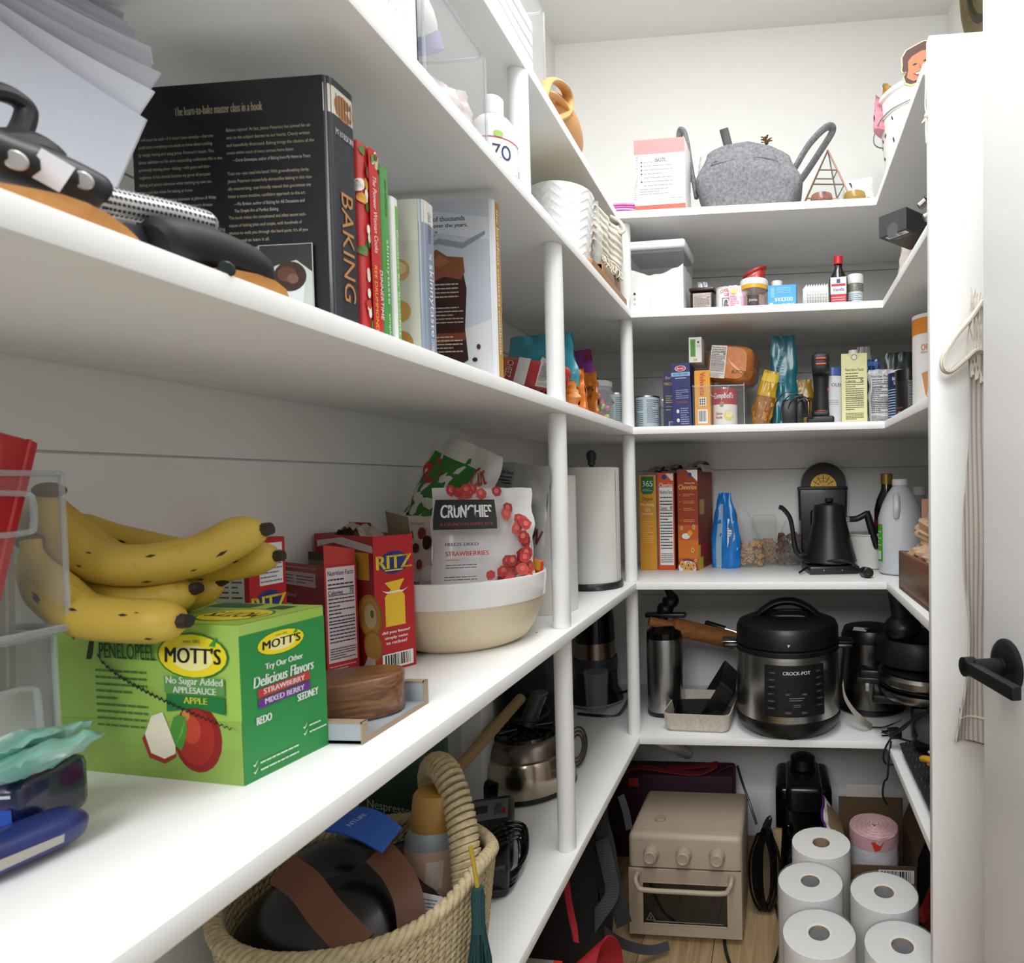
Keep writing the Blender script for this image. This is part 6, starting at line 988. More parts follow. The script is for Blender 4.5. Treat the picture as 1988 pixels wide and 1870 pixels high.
t = thing('enamel_pot', 'small white enamel pot behind the kettle handle', 'pot', (.262, 1.885, Z4+.0005)); mb = MB(); mb.lathe([(1e-5, 0), (.052, 0), (.058, .004), (.063, .095), (.066, .097), (.066, .100), (.061, .099), (.056, .01), (1e-5, .008)], mat('#dcdad2', .3), seg=48); mb.build('pot', t)
t = thing('oil_bottle', 'dark bottle with a gold screw cap behind the vinegar jug', 'bottle', (.322, 1.925, Z4+.0005)); mb = MB(); mb.lathe([(1e-5, 0), (.034, 0), (.037, .004), (.037, .165), (.030, .195), (.0165, .225), (.015, .245)], mat('#17100b', .12, coat=.5), seg=40); mb.paint(csurf(.0372, .02, .13), [('r', 0, .1, 1, .9, '#241c18'), ('r', .05, .75, .95, .9, '#7d2a1c'), ('t', 'OLIVE', .3, .5, .3, .2, '#d9d2c4'), ('l', .1, .15, .8, .35, 3, '#8a8070')], n=16); mb.build('body', t); q = MB(); q.lathe([(.0168, .240), (.0172, .270), (.015, .272), (1e-5, .272)], mat('#b3924a', .35, .8), seg=28); q.build('cap', t)
t = thing('vinegar_jug', 'translucent white half gallon jug with a bright green label', 'jug', (.330, 1.760, Z4+.0005), math.radians(-8)); jm = mat('#ccd1d6', .35, var=.02, coat=.2)
mb = MB(); mb.lathe([(1e-5, 0), (.048, 0), (.056, .005), (.058, .012), (.058, .150), (.055, .162), (.048, .185), (.034, .215), (.022, .232), (.019, .236), (.019, .243)], jm, seg=48)
mb.tube(sm([(-.012, -.040, .212), (-.012, -.058, .198), (-.012, -.064, .175), (-.012, -.056, .156)], 5), .0085, jm, 10); mb.paint(csurf(.0583, .035, .10, PI, -PI*.70), [('r', .12, 0, .40, 1, '#4fae2e'), ('l', .16, .4, .36, .85, 5, '#d9efcf'), ('r', .2, .06, .36, .28, '#e6ece4')], n=20); mb.build('body', t)
q = MB(); q.lathe([(.0205, .238), (.021, .252), (.019, .2545), (1e-5, .2545)], mat('#ededee', .4), seg=32); q.build('cap', t)
t = thing('spray_jar', 'clear bottle with a white cap behind the vinegar jug', 'bottle', (.412, 1.905, Z4+.0005)); mb = MB(); mb.lathe([(1e-5, 0), (.032, 0), (.034, .004), (.034, .17), (.028, .19), (.017, .205), (.017, .215)], clear('#dfe3e6', .25), seg=36); mb.paint(csurf(.0342, .02, .13), [('r', .05, 0, .95, 1, '#8b9094'), ('l', .15, .2, .85, .8, 6, '#d5d8da')], n=16); mb.build('body', t); q = MB(); q.lathe([(.0185, .208), (.019, .232), (1e-5, .233)], mat('#eaeaea', .4), seg=24); q.build('cap', t)
carton('spice_box', 'small pink and white box standing behind the crumpled brown paper', 'box', (.378, 1.615, Z4+.0005), math.radians(-12), .045, .08, .205, '#e9b9a0', {'F': [('r', 0, 0, 1, .78, '#e9e4e0'), ('r', 0, .78, 1, 1, '#e2a88c'), ('e', .4, .62, .2, .06, '#3a4f8c'), ('l', .3, .85, .9, .95, 3, '#b5765a')]})
# ------------------------------------------------------------------ counter shelf, right run
t = thing('wooden_tray_box', 'brown wooden box holding crumpled paper at the right end of the counter shelf', 'box', (.405, 1.37, Z4+.0005), math.radians(1)); wd = mat('#8a5c38', .45, kind='woody', scale=22, h2='#6b4326'); X0, X1, Y0, Y1, h = -.122, .10, -.24, .15, .088
mb = MB()
for a, b in (((X0, Y0, 0), (X0+.012, Y1, h)), ((X1-.012, Y0, 0), (X1, Y1, h)), ((X0, Y0, 0), (X1, Y0+.012, h)), ((X0, Y1-.012, 0), (X1, Y1, h)), ((X0, Y0, 0), (X1, Y1, .010))): mb.box(a, b, wd, r=.0015)
mb.build('box', t)
t = thing('brown_paper', 'crumpled brown paper bag stuffed into the wooden box', 'paper', (.392, 1.41, Z4+.088)); bp_ = mat('#c9a888', .85, bump=.1); mb = MB()
def crum(u, v):
    a = 2*PI*u; th_ = PI*(v*.62); d = V((math.cos(a)*math.sin(th_), math.sin(a)*math.sin(th_), math.cos(th_))); n_ = 1+.45*noise.noise(d*2.2+V((3, 1, 5)))+.28*abs(noise.noise(d*6)); s = V((.088, .115, .085))
    return V((d.x*s.x*n_, d.y*s.y*n_, (d.z*.9+.15)*s.z*n_))
mb.grid(crum, 60, 30, bp_); tag_ = mb.build('paper', t, ang=20)
# ================================================================== lowest shelf, back run
al = mat('#b5b5b3', .25, 1.0); bk = mat('#0b0b0c', .35)
t = thing('wine_cooler', 'tall brushed aluminium canister with a black lid and tip, beside the corner post', 'canister', (-.326, 1.800, Z5+.0005)); t.scale = (1.12, 1.12, 1); mb = MB(); mb.lathe([(.046, .012), (.047, .215), (.045, .222)], al, seg=48); mb.build('body', t)
q = MB(); q.lathe([(1e-5, 0), (.045, 0), (.047, .004), (.047, .012), (.0455, .013)], bk, seg=40); q.build('foot', t)
q = MB(); q.lathe([(.0468, .218), (.046, .236), (.032, .250), (.012, .254), (1e-5, .254)], GLOSSB, seg=40); q.build('lid', t); q = MB(); q.box((-.05, -.006, .272), (.055, .02, .285), bk, r=.004); q.tube(sm([(-.01, .01, .25), (-.005, .01, .285), (.008, .012, .305), (.018, .012, .33), (.002, .012, .355)], 5), [.018, .017, .016, .016, .015, .016, .02, .022, .022, .02, .018, .02, .022, .022, .02, .016, .012, .01, .008, .006, .005], bk, 14); q.build('pouring_head', t)
t = thing('rolling_pin', 'wooden rolling pin lying behind the speckled pan', 'rolling pin'); mb = MB(); A, B = at(1260, 1206, 1.775), at(1425, 1243, 1.875); mb.tube([A.lerp(B, f) for f in (0, .02, .25, .27, 1)], [.012, .0135, .0145, .026, .026], mat('#a9713a', .5, kind='woodx', h2='#8a5628'), 20); mb.build('barrel', t)
t = thing('marker_pen', 'black handled tool leaning behind the pressure cooker', 'tool'); mb = MB(); A, B = at(1369, 1209, 1.88), at(1408, 1221, 1.875); mb.tube([A, A.lerp(B, .1), B], [.006, .0085, .0085], bk, 12); mb.build('handle', t); q = MB(); q.tube([B, B+(B-A)*.9], .004, CHROME, 10); q.build('shaft', t)
t = thing('loaf_pan', 'cream speckled loaf pan holding black bakeware, left of the pressure cooker', 'pan', (-.213, 1.745, Z5+.0005), math.radians(-4)); sp_ = mat('#c3b7a9', .6, kind='speck', scale=120, h2='#d9cfc4')
def pan_(mb, w, d, h, th, m, k=1.08, r=.018):
    def ring(s, z, inset): 
        pts = []; W, D, R = w/2*s-inset, d/2*s-inset, r
        for q in range(32):
            a = 2*PI*q/32; cx = W-R if math.cos(a) > 0 else -(W-R); cy = D-R if math.sin(a) > 0 else -(D-R); pts.append(V((cx+R*math.cos(a), cy+R*math.sin(a), z)))
        return pts
    rs = [ring(.93, 0, 0), ring(1, .006, 0), ring(k, h, 0), ring(k, h, th), ring(1, th+.003, th)]
    vs = [p for R_ in rs for p in R_]; n = 32; mb.raw(vs, [(i*n+q, i*n+(q+1) % n, (i+1)*n+(q+1) % n, (i+1)*n+q) for i in range(4) for q in range(n)]+[tuple(range(n))[::-1], tuple(range(4*n, 5*n))], m)
mb = MB(); pan_(mb, .168, .19, .050, .003, sp_); mb.build('pan', t)
t = thing('baking_pan', 'black nonstick pan standing on edge in the speckled loaf pan', 'pan', (-.165, 1.775, Z5+.024), rot=(math.radians(8), math.radians(-58), math.radians(-6))); mb = MB(); pan_(mb, .185, .16, .05, .002, mat('#0a0a0c', .4)); mb.build('pan', t)
t = thing('baking_pan', 'small black nonstick tin lying in the front of the speckled loaf pan', 'pan', (-.235, 1.722, Z5+.010), math.radians(4)); mb = MB(); pan_(mb, .095, .11, .035, .002, mat('#0e0e12', .4)); mb.build('pan', t)
# pressure cooker
pc = V((.022, 1.722, Z5+.0005)); t = thing('pressure_cooker', 'large steel and black multi cooker with a keypad panel', 'cooker', pc)
cb_ = mat('#0c0c0d', .38, bump=.02)
mb = MB(); mb.lathe([(.136, .048), (.138, .052), (.135, .20), (.132, .214)], STEEL, seg=72)
def Sp(u, v, e):
    z = .068+.150*v*.86; r = .138-.003*(z-.052)/.148+.0006+e; an = -PI/2+.13+(u-.5)*1.16; return V((r*math.cos(an), r*math.sin(an), z))
btn = [('r', 0, 0, 1, 1, '#0b0b0d'), ('t', 'CROCK-POT', .52, .855, .44, .065, '#d9d9d9', {'b': .004}), ('r', .36, .55, .66, .78, '#050506')]
for k in range(6): btn += [('r', .06, .83-.135*k, .19, .89-.135*k, '#26262a'), ('r', .065, .837-.135*k, .185, .883-.135*k, '#0d0d10'), ('l', .08, .845-.135*k, .17, .872-.135*k, 2, '#8b8b90'), ('r', .82, .85-.13*k, .95, .91-.13*k, '#26262a'), ('r', .825, .857-.13*k, .945, .903-.13*k, '#0d0d10'), ('l', .84, .865-.13*k, .93, .89-.13*k, 2, '#8b8b90')]
for u in (.38, .62): btn += [('r', u-.06, .08, u+.06, .15, '#26262a'), ('r', u-.055, .087, u+.055, .143, '#0d0d10'), ('l', u-.04, .095, u+.04, .135, 2, '#8b8b90'), ('r', u-.04, .44, u+.04, .5, '#2a2a2e'), ('l', u-.03, .455, u+.03, .485, 1, '#8b8b90')]
btn += [('l', .40, .34, .62, .42, 2, '#8b8b90'), ('l', .46, .22, .56, .29, 2, '#77777c')]
mb.paint(Sp, btn, n=20, asp=1.05, eps=.0006); mb.build('body', t)
q = MB(); q.lathe([(1e-5, .004), (.10, .004), (.122, .008), (.134, .022), (.140, .040), (.1385, .049), (.136, .050)], cb_, seg=64)
for k in range(3): a = -PI/2-.7+k*.75; q.cyl(.012, -.0003, .008, cb_, T(.098*math.cos(a), .098*math.sin(a), 0), seg=16)
q.build('base', t)
q = MB(); q.lathe([(.132, .213), (.139, .216), (.139, .226), (.132, .230)], cb_, seg=64)
for sgn in (-1, 1): q.box((.128 if sgn > 0 else -.172, -.035, .216), (.172 if sgn > 0 else -.128, .035, .228), cb_, r=.006)
q.build('collar', t); q = MB()
for sgn in (-1, 1): q.box((.135 if sgn > 0 else -.176, -.028, .2285), (.176 if sgn > 0 else -.135, .028, .232), mat('#a9a8a6', .25, 1.0) if sgn < 0 else cb_, r=.0015)
q.build('side_handles', t)
q = MB(); q.lathe([(.132, .230), (.1365, .233), (.136, .272), (.130, .284), (.112, .292), (.07, .300), (1e-5, .304)], cb_, seg=64); q.raw([(.002-.004, -.1372, .250), (.006, -.1372, .250), (.001, -.1372, .243)], [(0, 1, 2)], mat('#cfcfcf', .5)); q.build('lid', t)
q = MB(); q.tube(sm([(-.088, .0, .288), (-.06, 0, .312), (-.025, 0, .331), (.02, 0, .333), (.06, 0, .314), (.092, 0, .286)], 7), [.016]*5+[.0175]*26+[.016]*5, cb_, 14, flat=.6); q.tube(sm([(-.045, -.03, .296), (-.02, -.036, .300), (.03, -.036, .300), (.055, -.03, .296), (.06, .03, .298), (-.04, .03, .300), (-.045, -.03, .296)], 5), .006, cb_, 8); q.build('lid_handle', t)
# waffle maker with things on it
t = thing('steel_pot', 'steel pot with black trim standing behind the waffle maker', 'pot', (.262, 1.868, Z5+.0005)); mb = MB(); mb.lathe([(1e-5, .006), (.075, .006), (.092, .014), (.090, .06), (.080, .155), (.078, .20)], mat('#6e6a66', .25, 1.0), seg=56); mb.build('pot', t); q = MB(); q.lathe([(1e-5, 0), (.088, 0), (.098, .006), (.096, .016), (.091, .018)], bk, seg=48); q.build('foot', t); q = MB(); q.lathe([(.080, .198), (.082, .21), (.074, .232), (.05, .238), (1e-5, .238)], bk, seg=48); q.build('lid', t)
q = MB(); q.raw([(-.055, -.052, .2345), (-.02, -.066, .2335), (-.012, -.045, .2385), (-.048, -.03, .2395)], [(0, 1, 2, 3)], mat('#d9d9dc', .6)); q.build('paper_label', t)
t = thing('waffle_maker', 'round steel and black waffle maker in front of the steel pot', 'waffle maker', (.372, 1.640, Z5+.0005), math.radians(-10)); stl = mat('#8f8c88', .25, 1.0)
mb = MB(); mb.lathe([(.10, .115), (.118, .118), (.122, .128), (.120, .138), (.10, .142)], stl, seg=64); mb.build('lower_shell', t); q = MB(); q.lathe([(1e-5, .146), (.121, .146), (.121, .150), (1e-5, .150)], bk, seg=56); q.box((-.135, -.05, .095), (.06, .05, .118), bk, r=.008); q.box((-.04, -.07, .0), (.09, .07, .10), bk, r=.01); q.build('base', t); q = MB(); q.lathe([(.121, .152), (.124, .156), (.124, .170), (.118, .178), (.09, .184), (1e-5, .186)], stl, seg=64); q.lathe([(.112, .1805), (.10, .188), (1e-5, .190)], bk, seg=56); q.build('upper_shell', t)
q = MB(); q.box((-.175, -.02, .135), (-.115, .02, .152), bk, r=.005); q.box((-.165, -.024, .152), (-.112, .024, .172), bk, r=.005); q.build('handle', t); q = MB(); q.box((-.152, -.0255, .118), (-.142, -.018, .138), mat('#b9bbbd', .3, .8), r=.001); q.build('latch', t)
t = thing('round_lid', 'thick matte black round lid lying on the waffle maker', 'dish', (.355, 1.660, Z5+.1915)); mb = MB(); mb.lathe([(.09, .0), (.104, .004), (.106, .012), (.104, .052), (.096, .066), (.08, .070), (1e-5, .072)], mat('#111113', .42), seg=64); mb.build('shell', t)  # loose black lid, a round shell open underneath
t = thing('salad_tamper', 'black plastic tamper with a ball grip standing on the round black lid', 'tamper', (.312, 1.625, Z5+.2625), rot=(math.radians(6), math.radians(-9), 0)); t.scale = (1, 1, .93); mb = MB(); mb.lathe([(1e-5, 0), (.030, .001), (.042, .012), (.046, .028), (.042, .044), (.030, .056), (.024, .060)], bk, seg=40); mb.build('ball', t); q = MB(); q.lathe([(.023, .056), (.0225, .10), (.0235, .120), (.022, .124), (.008, .1245), (.006, .122), (.004, .1245), (1e-5, .1245)], mat('#18181a', .45), seg=32); q.build('grip', t)
carton('food_carton', 'small red and white carton at the right end of the lowest shelf', 'box', (.476, 1.815, Z5+.0005), math.radians(-6), .09, .05, .275, '#9c2420', {'F': [('r', 0, 0, 1, .72, '#c9ccca'), ('e', .15, .55, .12, .10, '#c0392b'), ('e', .4, .4, .15, .1, '#c9c24a'), ('r', 0, .72, 1, .78, '#7d1a18')], 'L': [('r', 0, 0, 1, 1, '#8a1f1c')]})
t = thing('headset_band', 'grey-beige curved band with a plug cord lying in front of the steel pot', 'band'); mb = MB(); P = [at(1636, 1325, 1.70), at(1640, 1352, 1.69), at(1655, 1378, 1.68), at(1675, 1398, 1.67), az(1692, 1412, Z5+.006)]; C = sm(P, 6); n = len(C)-1; mb.sheet(lambda u, v: C[int(round(u*n))]+V((.003*(v-.5), .004*(v-.5), .014*(v-.5))), n, 2, .004, mat('#8f8676', .5)); mb.build('strap', t); q = MB(); q.tube(sm([C[-1], az(1715, 1412, Z5+.012), az(1735, 1405, Z5+.02), az(1750, 1398, Z5+.03)], 5), .0022, BLK2, 6); q.build('cord', t)
# ------------------------------------------------------------------ lowest shelf, right run
t = thing('folding_mat', 'black ribbed foam mat with rows of stitching lying on the right of the lowest shelf', 'mat', (0, 0, Z5+.0005)); mt = mat('#1a1b1d', .85, bump=.3, bscale=600); mb = MB()
def fm_(u, v): return V((.285+.20*u, 1.135+.395*v, .017+.016*math.sin(PI*min(1, u*1.1+.05))+.002*abs(math.sin(v*PI*9))))
mb.sheet(fm_, 14, 72, .022, mt); mb.build('mat', t, ang=50)
for r in range(13):
    q = MB(); y_ = (r+.5)/13
    for k in range(20): a = fm_(.02+.045*k, y_)+V((0, 0, .0115)); q.tube([a, a+V((.004, .012, .0008))], .0006, mat('#6f7072', .7), 4)
    q.build('stitching', t)
t = hm_ = thing('hand_mixer', 'dark appliance with a grey shell and tangled cord, right of lowest shelf', 'mixer', (.372, 1.475, Z5+.045), math.radians(10)); mb = MB(); mb.ball((0, 0, .025), (.075, .055, .05), bk); mb.build('body', t)
q = MB(); q.lathe([(1e-5, .078), (.035, .072), (.055, .055), (.062, .03)], mat('#5e6064', .3, .6), T(-.01, -.005, 0), seg=36, a0=PI*.6, a1=PI*1.7); q.build('grey_shell', t)
q = MB(); q.tube(sm([(-.01, -.04, .05), (.02, -.05, .13), (.05, -.03, .15), (.075, .01, .12)], 5), .012, bk, 12); q.build('handle', t); q = MB()
for k in range(3): q.ball((-.055+.008*k, -.045-.002*k, .012+.006*(k % 2)), (.004, .004, .004), mat('#c9cacc', .3, .5), seg=8, rings=6)
q.build('vent_dots', t)
mb = MB()
PL = [[(1712, 1422, 1.60), (1735, 1425, 1.56), (1755, 1415, 1.53), (1775, 1395, 1.50), (1800, 1380, 1.46), (1812, 1340, 1.44)], [(1812, 1375, 1.45), (1775, 1395, 1.50), (1742, 1420, 1.55), (1722, 1446, 1.575), (1715, 1470, 1.58), (1722, 1484, 1.585), (1745, 1482, 1.57), (1772, 1470, 1.53)], [(1730, 1440, 1.57), (1726, 1470, 1.58), (1724, 1500, 1.585), (1722, 1512, 1.59), (1716, 1520, 1.595), (1714, 1545, 1.60), (1722, 1562, 1.61)], [(1735, 1430, 1.57), (1760, 1438, 1.54), (1790, 1445, 1.50), (1812, 1452, 1.47)]]
for P in PL: mb.tube(sm([at(*p) for p in P], 7), .0026, BLK2, 7)
cdo = adopt(mb.build('power_cord'), hm_); q = MB(); c = at(1728, 1424, 1.57); q.box((-.004, -.014, -.011), (.026, .014, .011), BLK2, T(*c) @ Rm(12, 'Z'), r=.004); q.build('plug').parent = cdo; q = MB()
for z in (-.005, .006): q.box((-.022, -.003, z-.001), (-.003, .003, z+.001), CHROME, T(*c) @ Rm(12, 'Z'))
q.build('prongs').parent = cdo
t = thing('yellow_grip', 'yellow plastic grip resting on the black mat', 'grip', (0, 0, 0)); mb = MB(); mb.tube(sm([at(1788, 1473, 1.335), at(1800, 1474, 1.31), at(1815, 1480, 1.29), at(1832, 1490, 1.27)], 5), [.003, .006]+[.0085]*14, mat('#dba21c', .4), 14, flat=.75); mb.build('grip', t)
for k in range(5): q = MB(); q.ball(at(1803+5*k, 1484+2.4*k, 1.30-.008*k), (.004, .004, .0035), mat('#c98f16', .4), seg=10, rings=6); q.build('knob', t)
# ================================================================== lowest shelf, left run: appliances
t = thing('mixer_base', 'round steel appliance base with a black collar and coiled cord, behind the front post', 'appliance', (-.555, 1.345, Z5+.0005)); mb = MB(); mb.lathe([(.104, .010), (.106, .014), (.098, .072), (.094, .080), (.088, .082)], mat('#b7aa98', .18, 1.0), seg=72); mb.lathe([(.088, .082), (.080, .104), (.070, .112), (.066, .114)], mat('#7d756c', .3, 1.0), seg=72); mb.build('housing', t)
q = MB(); q.lathe([(1e-5, 0), (.102, 0), (.107, .004), (.106, .012), (.10, .013)], bk, seg=56); q.build('foot', t); q = MB(); q.lathe([(.068, .112), (.064, .120), (.045, .124), (1e-5, .124)], GLOSSB, seg=48)
for k in range(10): a = 2*PI*k/10; q.tube([(.02*math.cos(a), .02*math.sin(a), .126), (.058*math.cos(a), .058*math.sin(a), .124)], .003, bk, 6)
q.build('black_drive', t); q = MB(); q.tube(sm([(-.03, -.02, .13), (-.05, .02, .16), (-.01, .05, .17), (.04, .03, .155), (.03, -.02, .15), (-.02, -.03, .155), (-.05, 0, .145), (-.09, -.05, .09), (-.11, -.06, .03)], 7), .0035, BLK2, 7); q.tube([(.0, .0, .128), (.02, .03, .19)], .018, mat('#3a3836', .4), 16); q.cyl(.019, 0, .004, mat('#5c5a56', .4), T(.02, .03, .19), seg=20); q.build('cord', t); q = MB(); q.box((-.085, -.105, .0), (-.02, -.075, .05), GLOSSB, r=.008); q.build('front_switch', t)
t = thing('whisk_attachment', 'brown tinted ribbed attachment hanging beside the steel base, behind the post', 'attachment', (-.468, 1.425, Z5+.052), rot=(math.radians(90), 0, math.radians(60))); mb = MB()
for r in (.018, .024, .030): mb.tube([(r*math.cos(2*PI*k/24), r*1.5*math.sin(2*PI*k/24), 0) for k in range(24)], .0028, mat('#4a403c', .35), 6, closed=True)
mb.build('loops', t)
t = thing('food_processor', 'black and steel food processor with a clear jar near the corner', 'processor', (-.555, 1.885, Z5+.0005)); mb = MB(); mb.lathe([(1e-5, 0), (.075, 0), (.082, .006), (.080, .02), (.066, .045), (.064, .095), (.06, .10)], bk, seg=48); mb.build('base', t); q = MB(); q.lathe([(.0645, .098), (.066, .102), (.066, .135), (.0645, .138)], mat('#4a4a4c', .4, .5), seg=48); q.build('band', t); q = MB(); q.lathe([(.062, .138), (.060, .16), (.058, .185)], mat('#a08a78', .25, 1.0), seg=48); q.lathe([(.06, .186), (.058, .25), (.05, .30), (1e-5, .305)], GLOSSB, seg=48); q.build('cup', t); q = MB(); q.tube(sm([(.078, -.02, .03), (.12, -.05, .05), (.13, -.07, .06), (.10, -.12, .003), (.05, -.135, .003), (-.02, -.12, .003)], 6), .0042, BLK2, 8); q.build('cord', t); q = MB(); q.lathe([(.0, .01), (.03, .01), (.034, .10), (.036, .12)], clear('#cfd4d6', .15), T(.03, -.1, 0), seg=28); q.build('clear_cup', t); q = MB(); q.lathe([(.0645, .004), (.083, .004), (.083, .010)], mat('#b9b9b7', .3, .7), seg=48, a0=-PI*.9, a1=-.2); q.build('silver_trim', t)
t = thing('battery_charger', 'black tool battery charger with a grey label and coiled cable, right of the basket handle', 'charger', (-.535, 1.085, Z5+.0005), math.radians(22)); mb = MB(); mb.box((-.06, -.085, 0), (.055, .085, .062), mat('#111113', .4), r=.012, seg=3); mb.box((-.05, -.15, 0), (.05, -.06, .052), mat('#141416', .45), r=.010, seg=3); mb.paint(lambda u, v, e: V((-.045+.09*u, -.01+.075*v, .062+e)), [('r', 0, 0, 1, 1, '#6b6d70'), ('r', .35, .35, .6, .75, '#1e1f22'), ('t', 'CRAFTSMAN', .80, .5, .6, .14, '#1a1a1d', {'rot': 90, 'b': .01}), ('r', .88, .2, .95, .5, '#8a2222')]); mb.build('charger', t)
q = MB()
for k in range(5): q.tube(sm([(-.02+.004*k, -.14+.01*k, .056+.004*k), (.04, -.10+.012*k, .060+.003*k), (.062+.003*k, -.05+.01*k, .04), (.064+.003*k, -.08, .012+.004*k), (.05, -.14+.004*k, .012+.003*k), (.0, -.165+.004*k, .03)], 6), .0028, GLOSSB, 7)
q.build('cable', t)
t = thing('bamboo_pole', 'rope wrapped pole leaning across the back of the lowest shelf', 'pole'); mb = MB(); A, B = at(872, 1512, 1.12), at(1012, 1355, 1.36); n = 60; pts = [A.lerp(B, k/n) for k in range(n+1)]; mb.tube(pts, [.011+.0012*abs(math.sin(k*PI/2.5)) for k in range(n+1)], mat('#a58a5f', .8, bump=.3), 12); mb.build('pole', t)
carton('white_carton', 'white box standing against the left wall on the lowest shelf', 'box', (-.64, 1.265, Z5+.0005), 0, .07, .06, .24, '#d3d3d1', {'F': [('r', 0, 0, .4, 1, '#bcbcbb')]})
carton('black_carton', 'dark box at the back of the lowest shelf above the steel base', 'box', (-.61, 1.53, Z5+.0005), math.radians(10), .12, .10, .26, '#101012', {'F': [('r', .2, .6, .8, .9, '#2a2a30')]})
# ------------------------------------------------------------------ seagrass basket
bkc = V((-.518, .738, Z5+.0005)); t = thing('seagrass_basket', 'woven seagrass basket with a thick coiled handle on the lowest shelf', 'basket', bkc, math.radians(0)); sg = mat('#b39f78', .85, kind='speck', scale=110, h2='#cdbd98', bump=.4, bscale=300); sg2 = mat('#8f7c56', .9)
RX, RY, HB = .152, .140, .168
def dip(a):
    a = (a+PI) % (2*PI)-PI; return HB+.024*math.exp(-(a/.45)**2)+.01*math.exp(-((abs(a)-PI)/.5)**2)
mb = MB(); NR = 21
def brow(a, v): k = .86+.14*v; return V((RX*k*math.cos(a), RY*k*math.sin(a), .006+(dip(a)-.006)*v))
mb.grid(lambda u, v: brow(2*PI*u, v)*.985, 72, 12, sg2); mb.raw([brow(2*PI*k/72, 0)*.985 for k in range(72)], [tuple(range(72))], sg2)
for r in range(NR):
    v = (r+.5)/NR; n = 110; pts = [brow(2*PI*k/n, v) for k in range(n)]; rad = HB/NR*.62
    for s in (0, 1):
        pp = []
        for k in range(n*3):
            a = 2*PI*k/(n*3); p = brow(a, v); ph = a*54+s*PI; o_ = V((math.cos(a), math.sin(a), 0)); pp.append(p+o_*(.0034*math.cos(ph))+V((0, 0, .0034*math.sin(ph))))
        mb.tube(pp, rad*.60, sg, 5, closed=True)
mb.build('woven_body', t, ang=70)
q = MB()
for s in (0, 1, 2):
    pp = []
    for k in range(420): a = 2*PI*k/420; p = brow(a, 1.0); ph = a*34+s*2*PI/3; o_ = V((math.cos(a), math.sin(a), 0)); pp.append(p+o_*(.005*math.cos(ph))+V((0, 0, .004+.005*math.sin(ph))))
    q.tube(pp, .0046, sg, 6, closed=True)
q.build('braided_rim', t, ang=70)
def coil(label, pts, R_, r, turns):
    C = sm(pts, 14); n = len(C); q = MB(); q.tube(C, R_*.8, sg2, 10); pp = []; up = V((0, 0, 1)); N_ = turns*12
    for k in range(N_):
        f = k/N_*(n-1.001); i = int(f); c = C[i].lerp(C[i+1], f-i); tt = (C[i+1]-C[i]).normalized(); x_ = tt.cross(V((.9, .2, .3))).normalized(); y_ = tt.cross(x_); a = 2*PI*k/12; pp.append(c+(x_*math.cos(a)+y_*math.sin(a))*R_)
    q.tube(pp, r, sg, 5); return q.build('handle', t, ang=70)
hp = [at(*p)-bkc for p in ((908, 1715, .742), (903, 1650, .755), (892, 1575, .775), (870, 1508, .80), (848, 1486, .83), (838, 1504, .855), (842, 1550, .87), (856, 1610, .875))]
coil('', hp, .0145, .0045, 38)
q = MB(); q.tube(sm([at(893, 1800, .73)-bkc, at(903, 1750, .735)-bkc, at(908, 1700, .742)-bkc], 6), .016, sg, 10); q.build('handle_binding', t)
t2 = thing('tassel', 'dark teal tassel on a yellow string hanging from the basket handle', 'tassel', (0, 0, 0)); q = MB(); tp = [at(913, 1642, .70), at(918, 1668, .70), at(927, 1722, .70)]; q.tube(sm(tp, 4), .0026, mat('#b39a34', .7), 7); q.build('string', t2); q = MB(); c = tp[-1]; tm = mat('#1d4a4c', .85, kind='stripex', scale=2500, h2='#12383a'); q.lathe([(1e-5, .0), (.006, -.001), (.008, -.012), (.0075, -.045), (.0085, -.052)], tm, T(*c), seg=20); q.build('knot', t2); q = MB(); rn = random.Random(5)
for k in range(46): a = rn.uniform(0, 6.28); r0 = .0065; r1 = rn.uniform(.004, .013); q.tube([c+V((r0*math.cos(a), r0*math.sin(a), -.05)), c+V((r1*math.cos(a), r1*math.sin(a), -.085)), c+V((r1*1.1*math.cos(a), r1*1.1*math.sin(a), -.122))], .0014, tm, 4)
q.build('fringe', t2)
# what the basket holds
def camstrap(P, w, m, t, name='strap', th=.004):
    C = sm([at(*p) for p in P], 7); n = len(C)-1; q = MB()
    def g_(u, v):
        i = int(round(u*n)); tt = (C[min(i+1, n)]-C[max(i-1, 0)]).normalized(); x_ = tt.cross((V((0, 0, CAMZ))-C[i]).normalized()).normalized(); return C[i]+x_*(v-.5)*w-t.location
    q.sheet(g_, n, 3, th, m); return q.build(name, t, ang=60)
t = thing('handbag', 'glossy black rounded bag with brown leather straps inside the basket', 'bag', bkc+V((-.02, -.01, .012))); mb = MB(); hbm = mat('#0c0b0e', .3, coat=.3)
mb.ball((0, 0, .095), (.122, .108, .092), hbm); mb.ball((.05, .045, .125), (.045, .045, .06), hbm); mb.ball((-.02, .01, .15), (.07, .06, .05), hbm); mb.build('body', t)
lt2 = mat('#6a4029', .5, bump=.1)
camstrap([(548, 1688, .672), (590, 1718, .655), (632, 1772, .640), (672, 1815, .630), (700, 1842, .625)], .032, lt2, t); camstrap([(733, 1652, .715), (768, 1690, .705), (792, 1740, .692), (800, 1800, .68)], .030, lt2, t); camstrap([(600, 1725, .70), (650, 1700, .72), (690, 1690, .73)], .022, mat('#4a2c1e', .5), t)
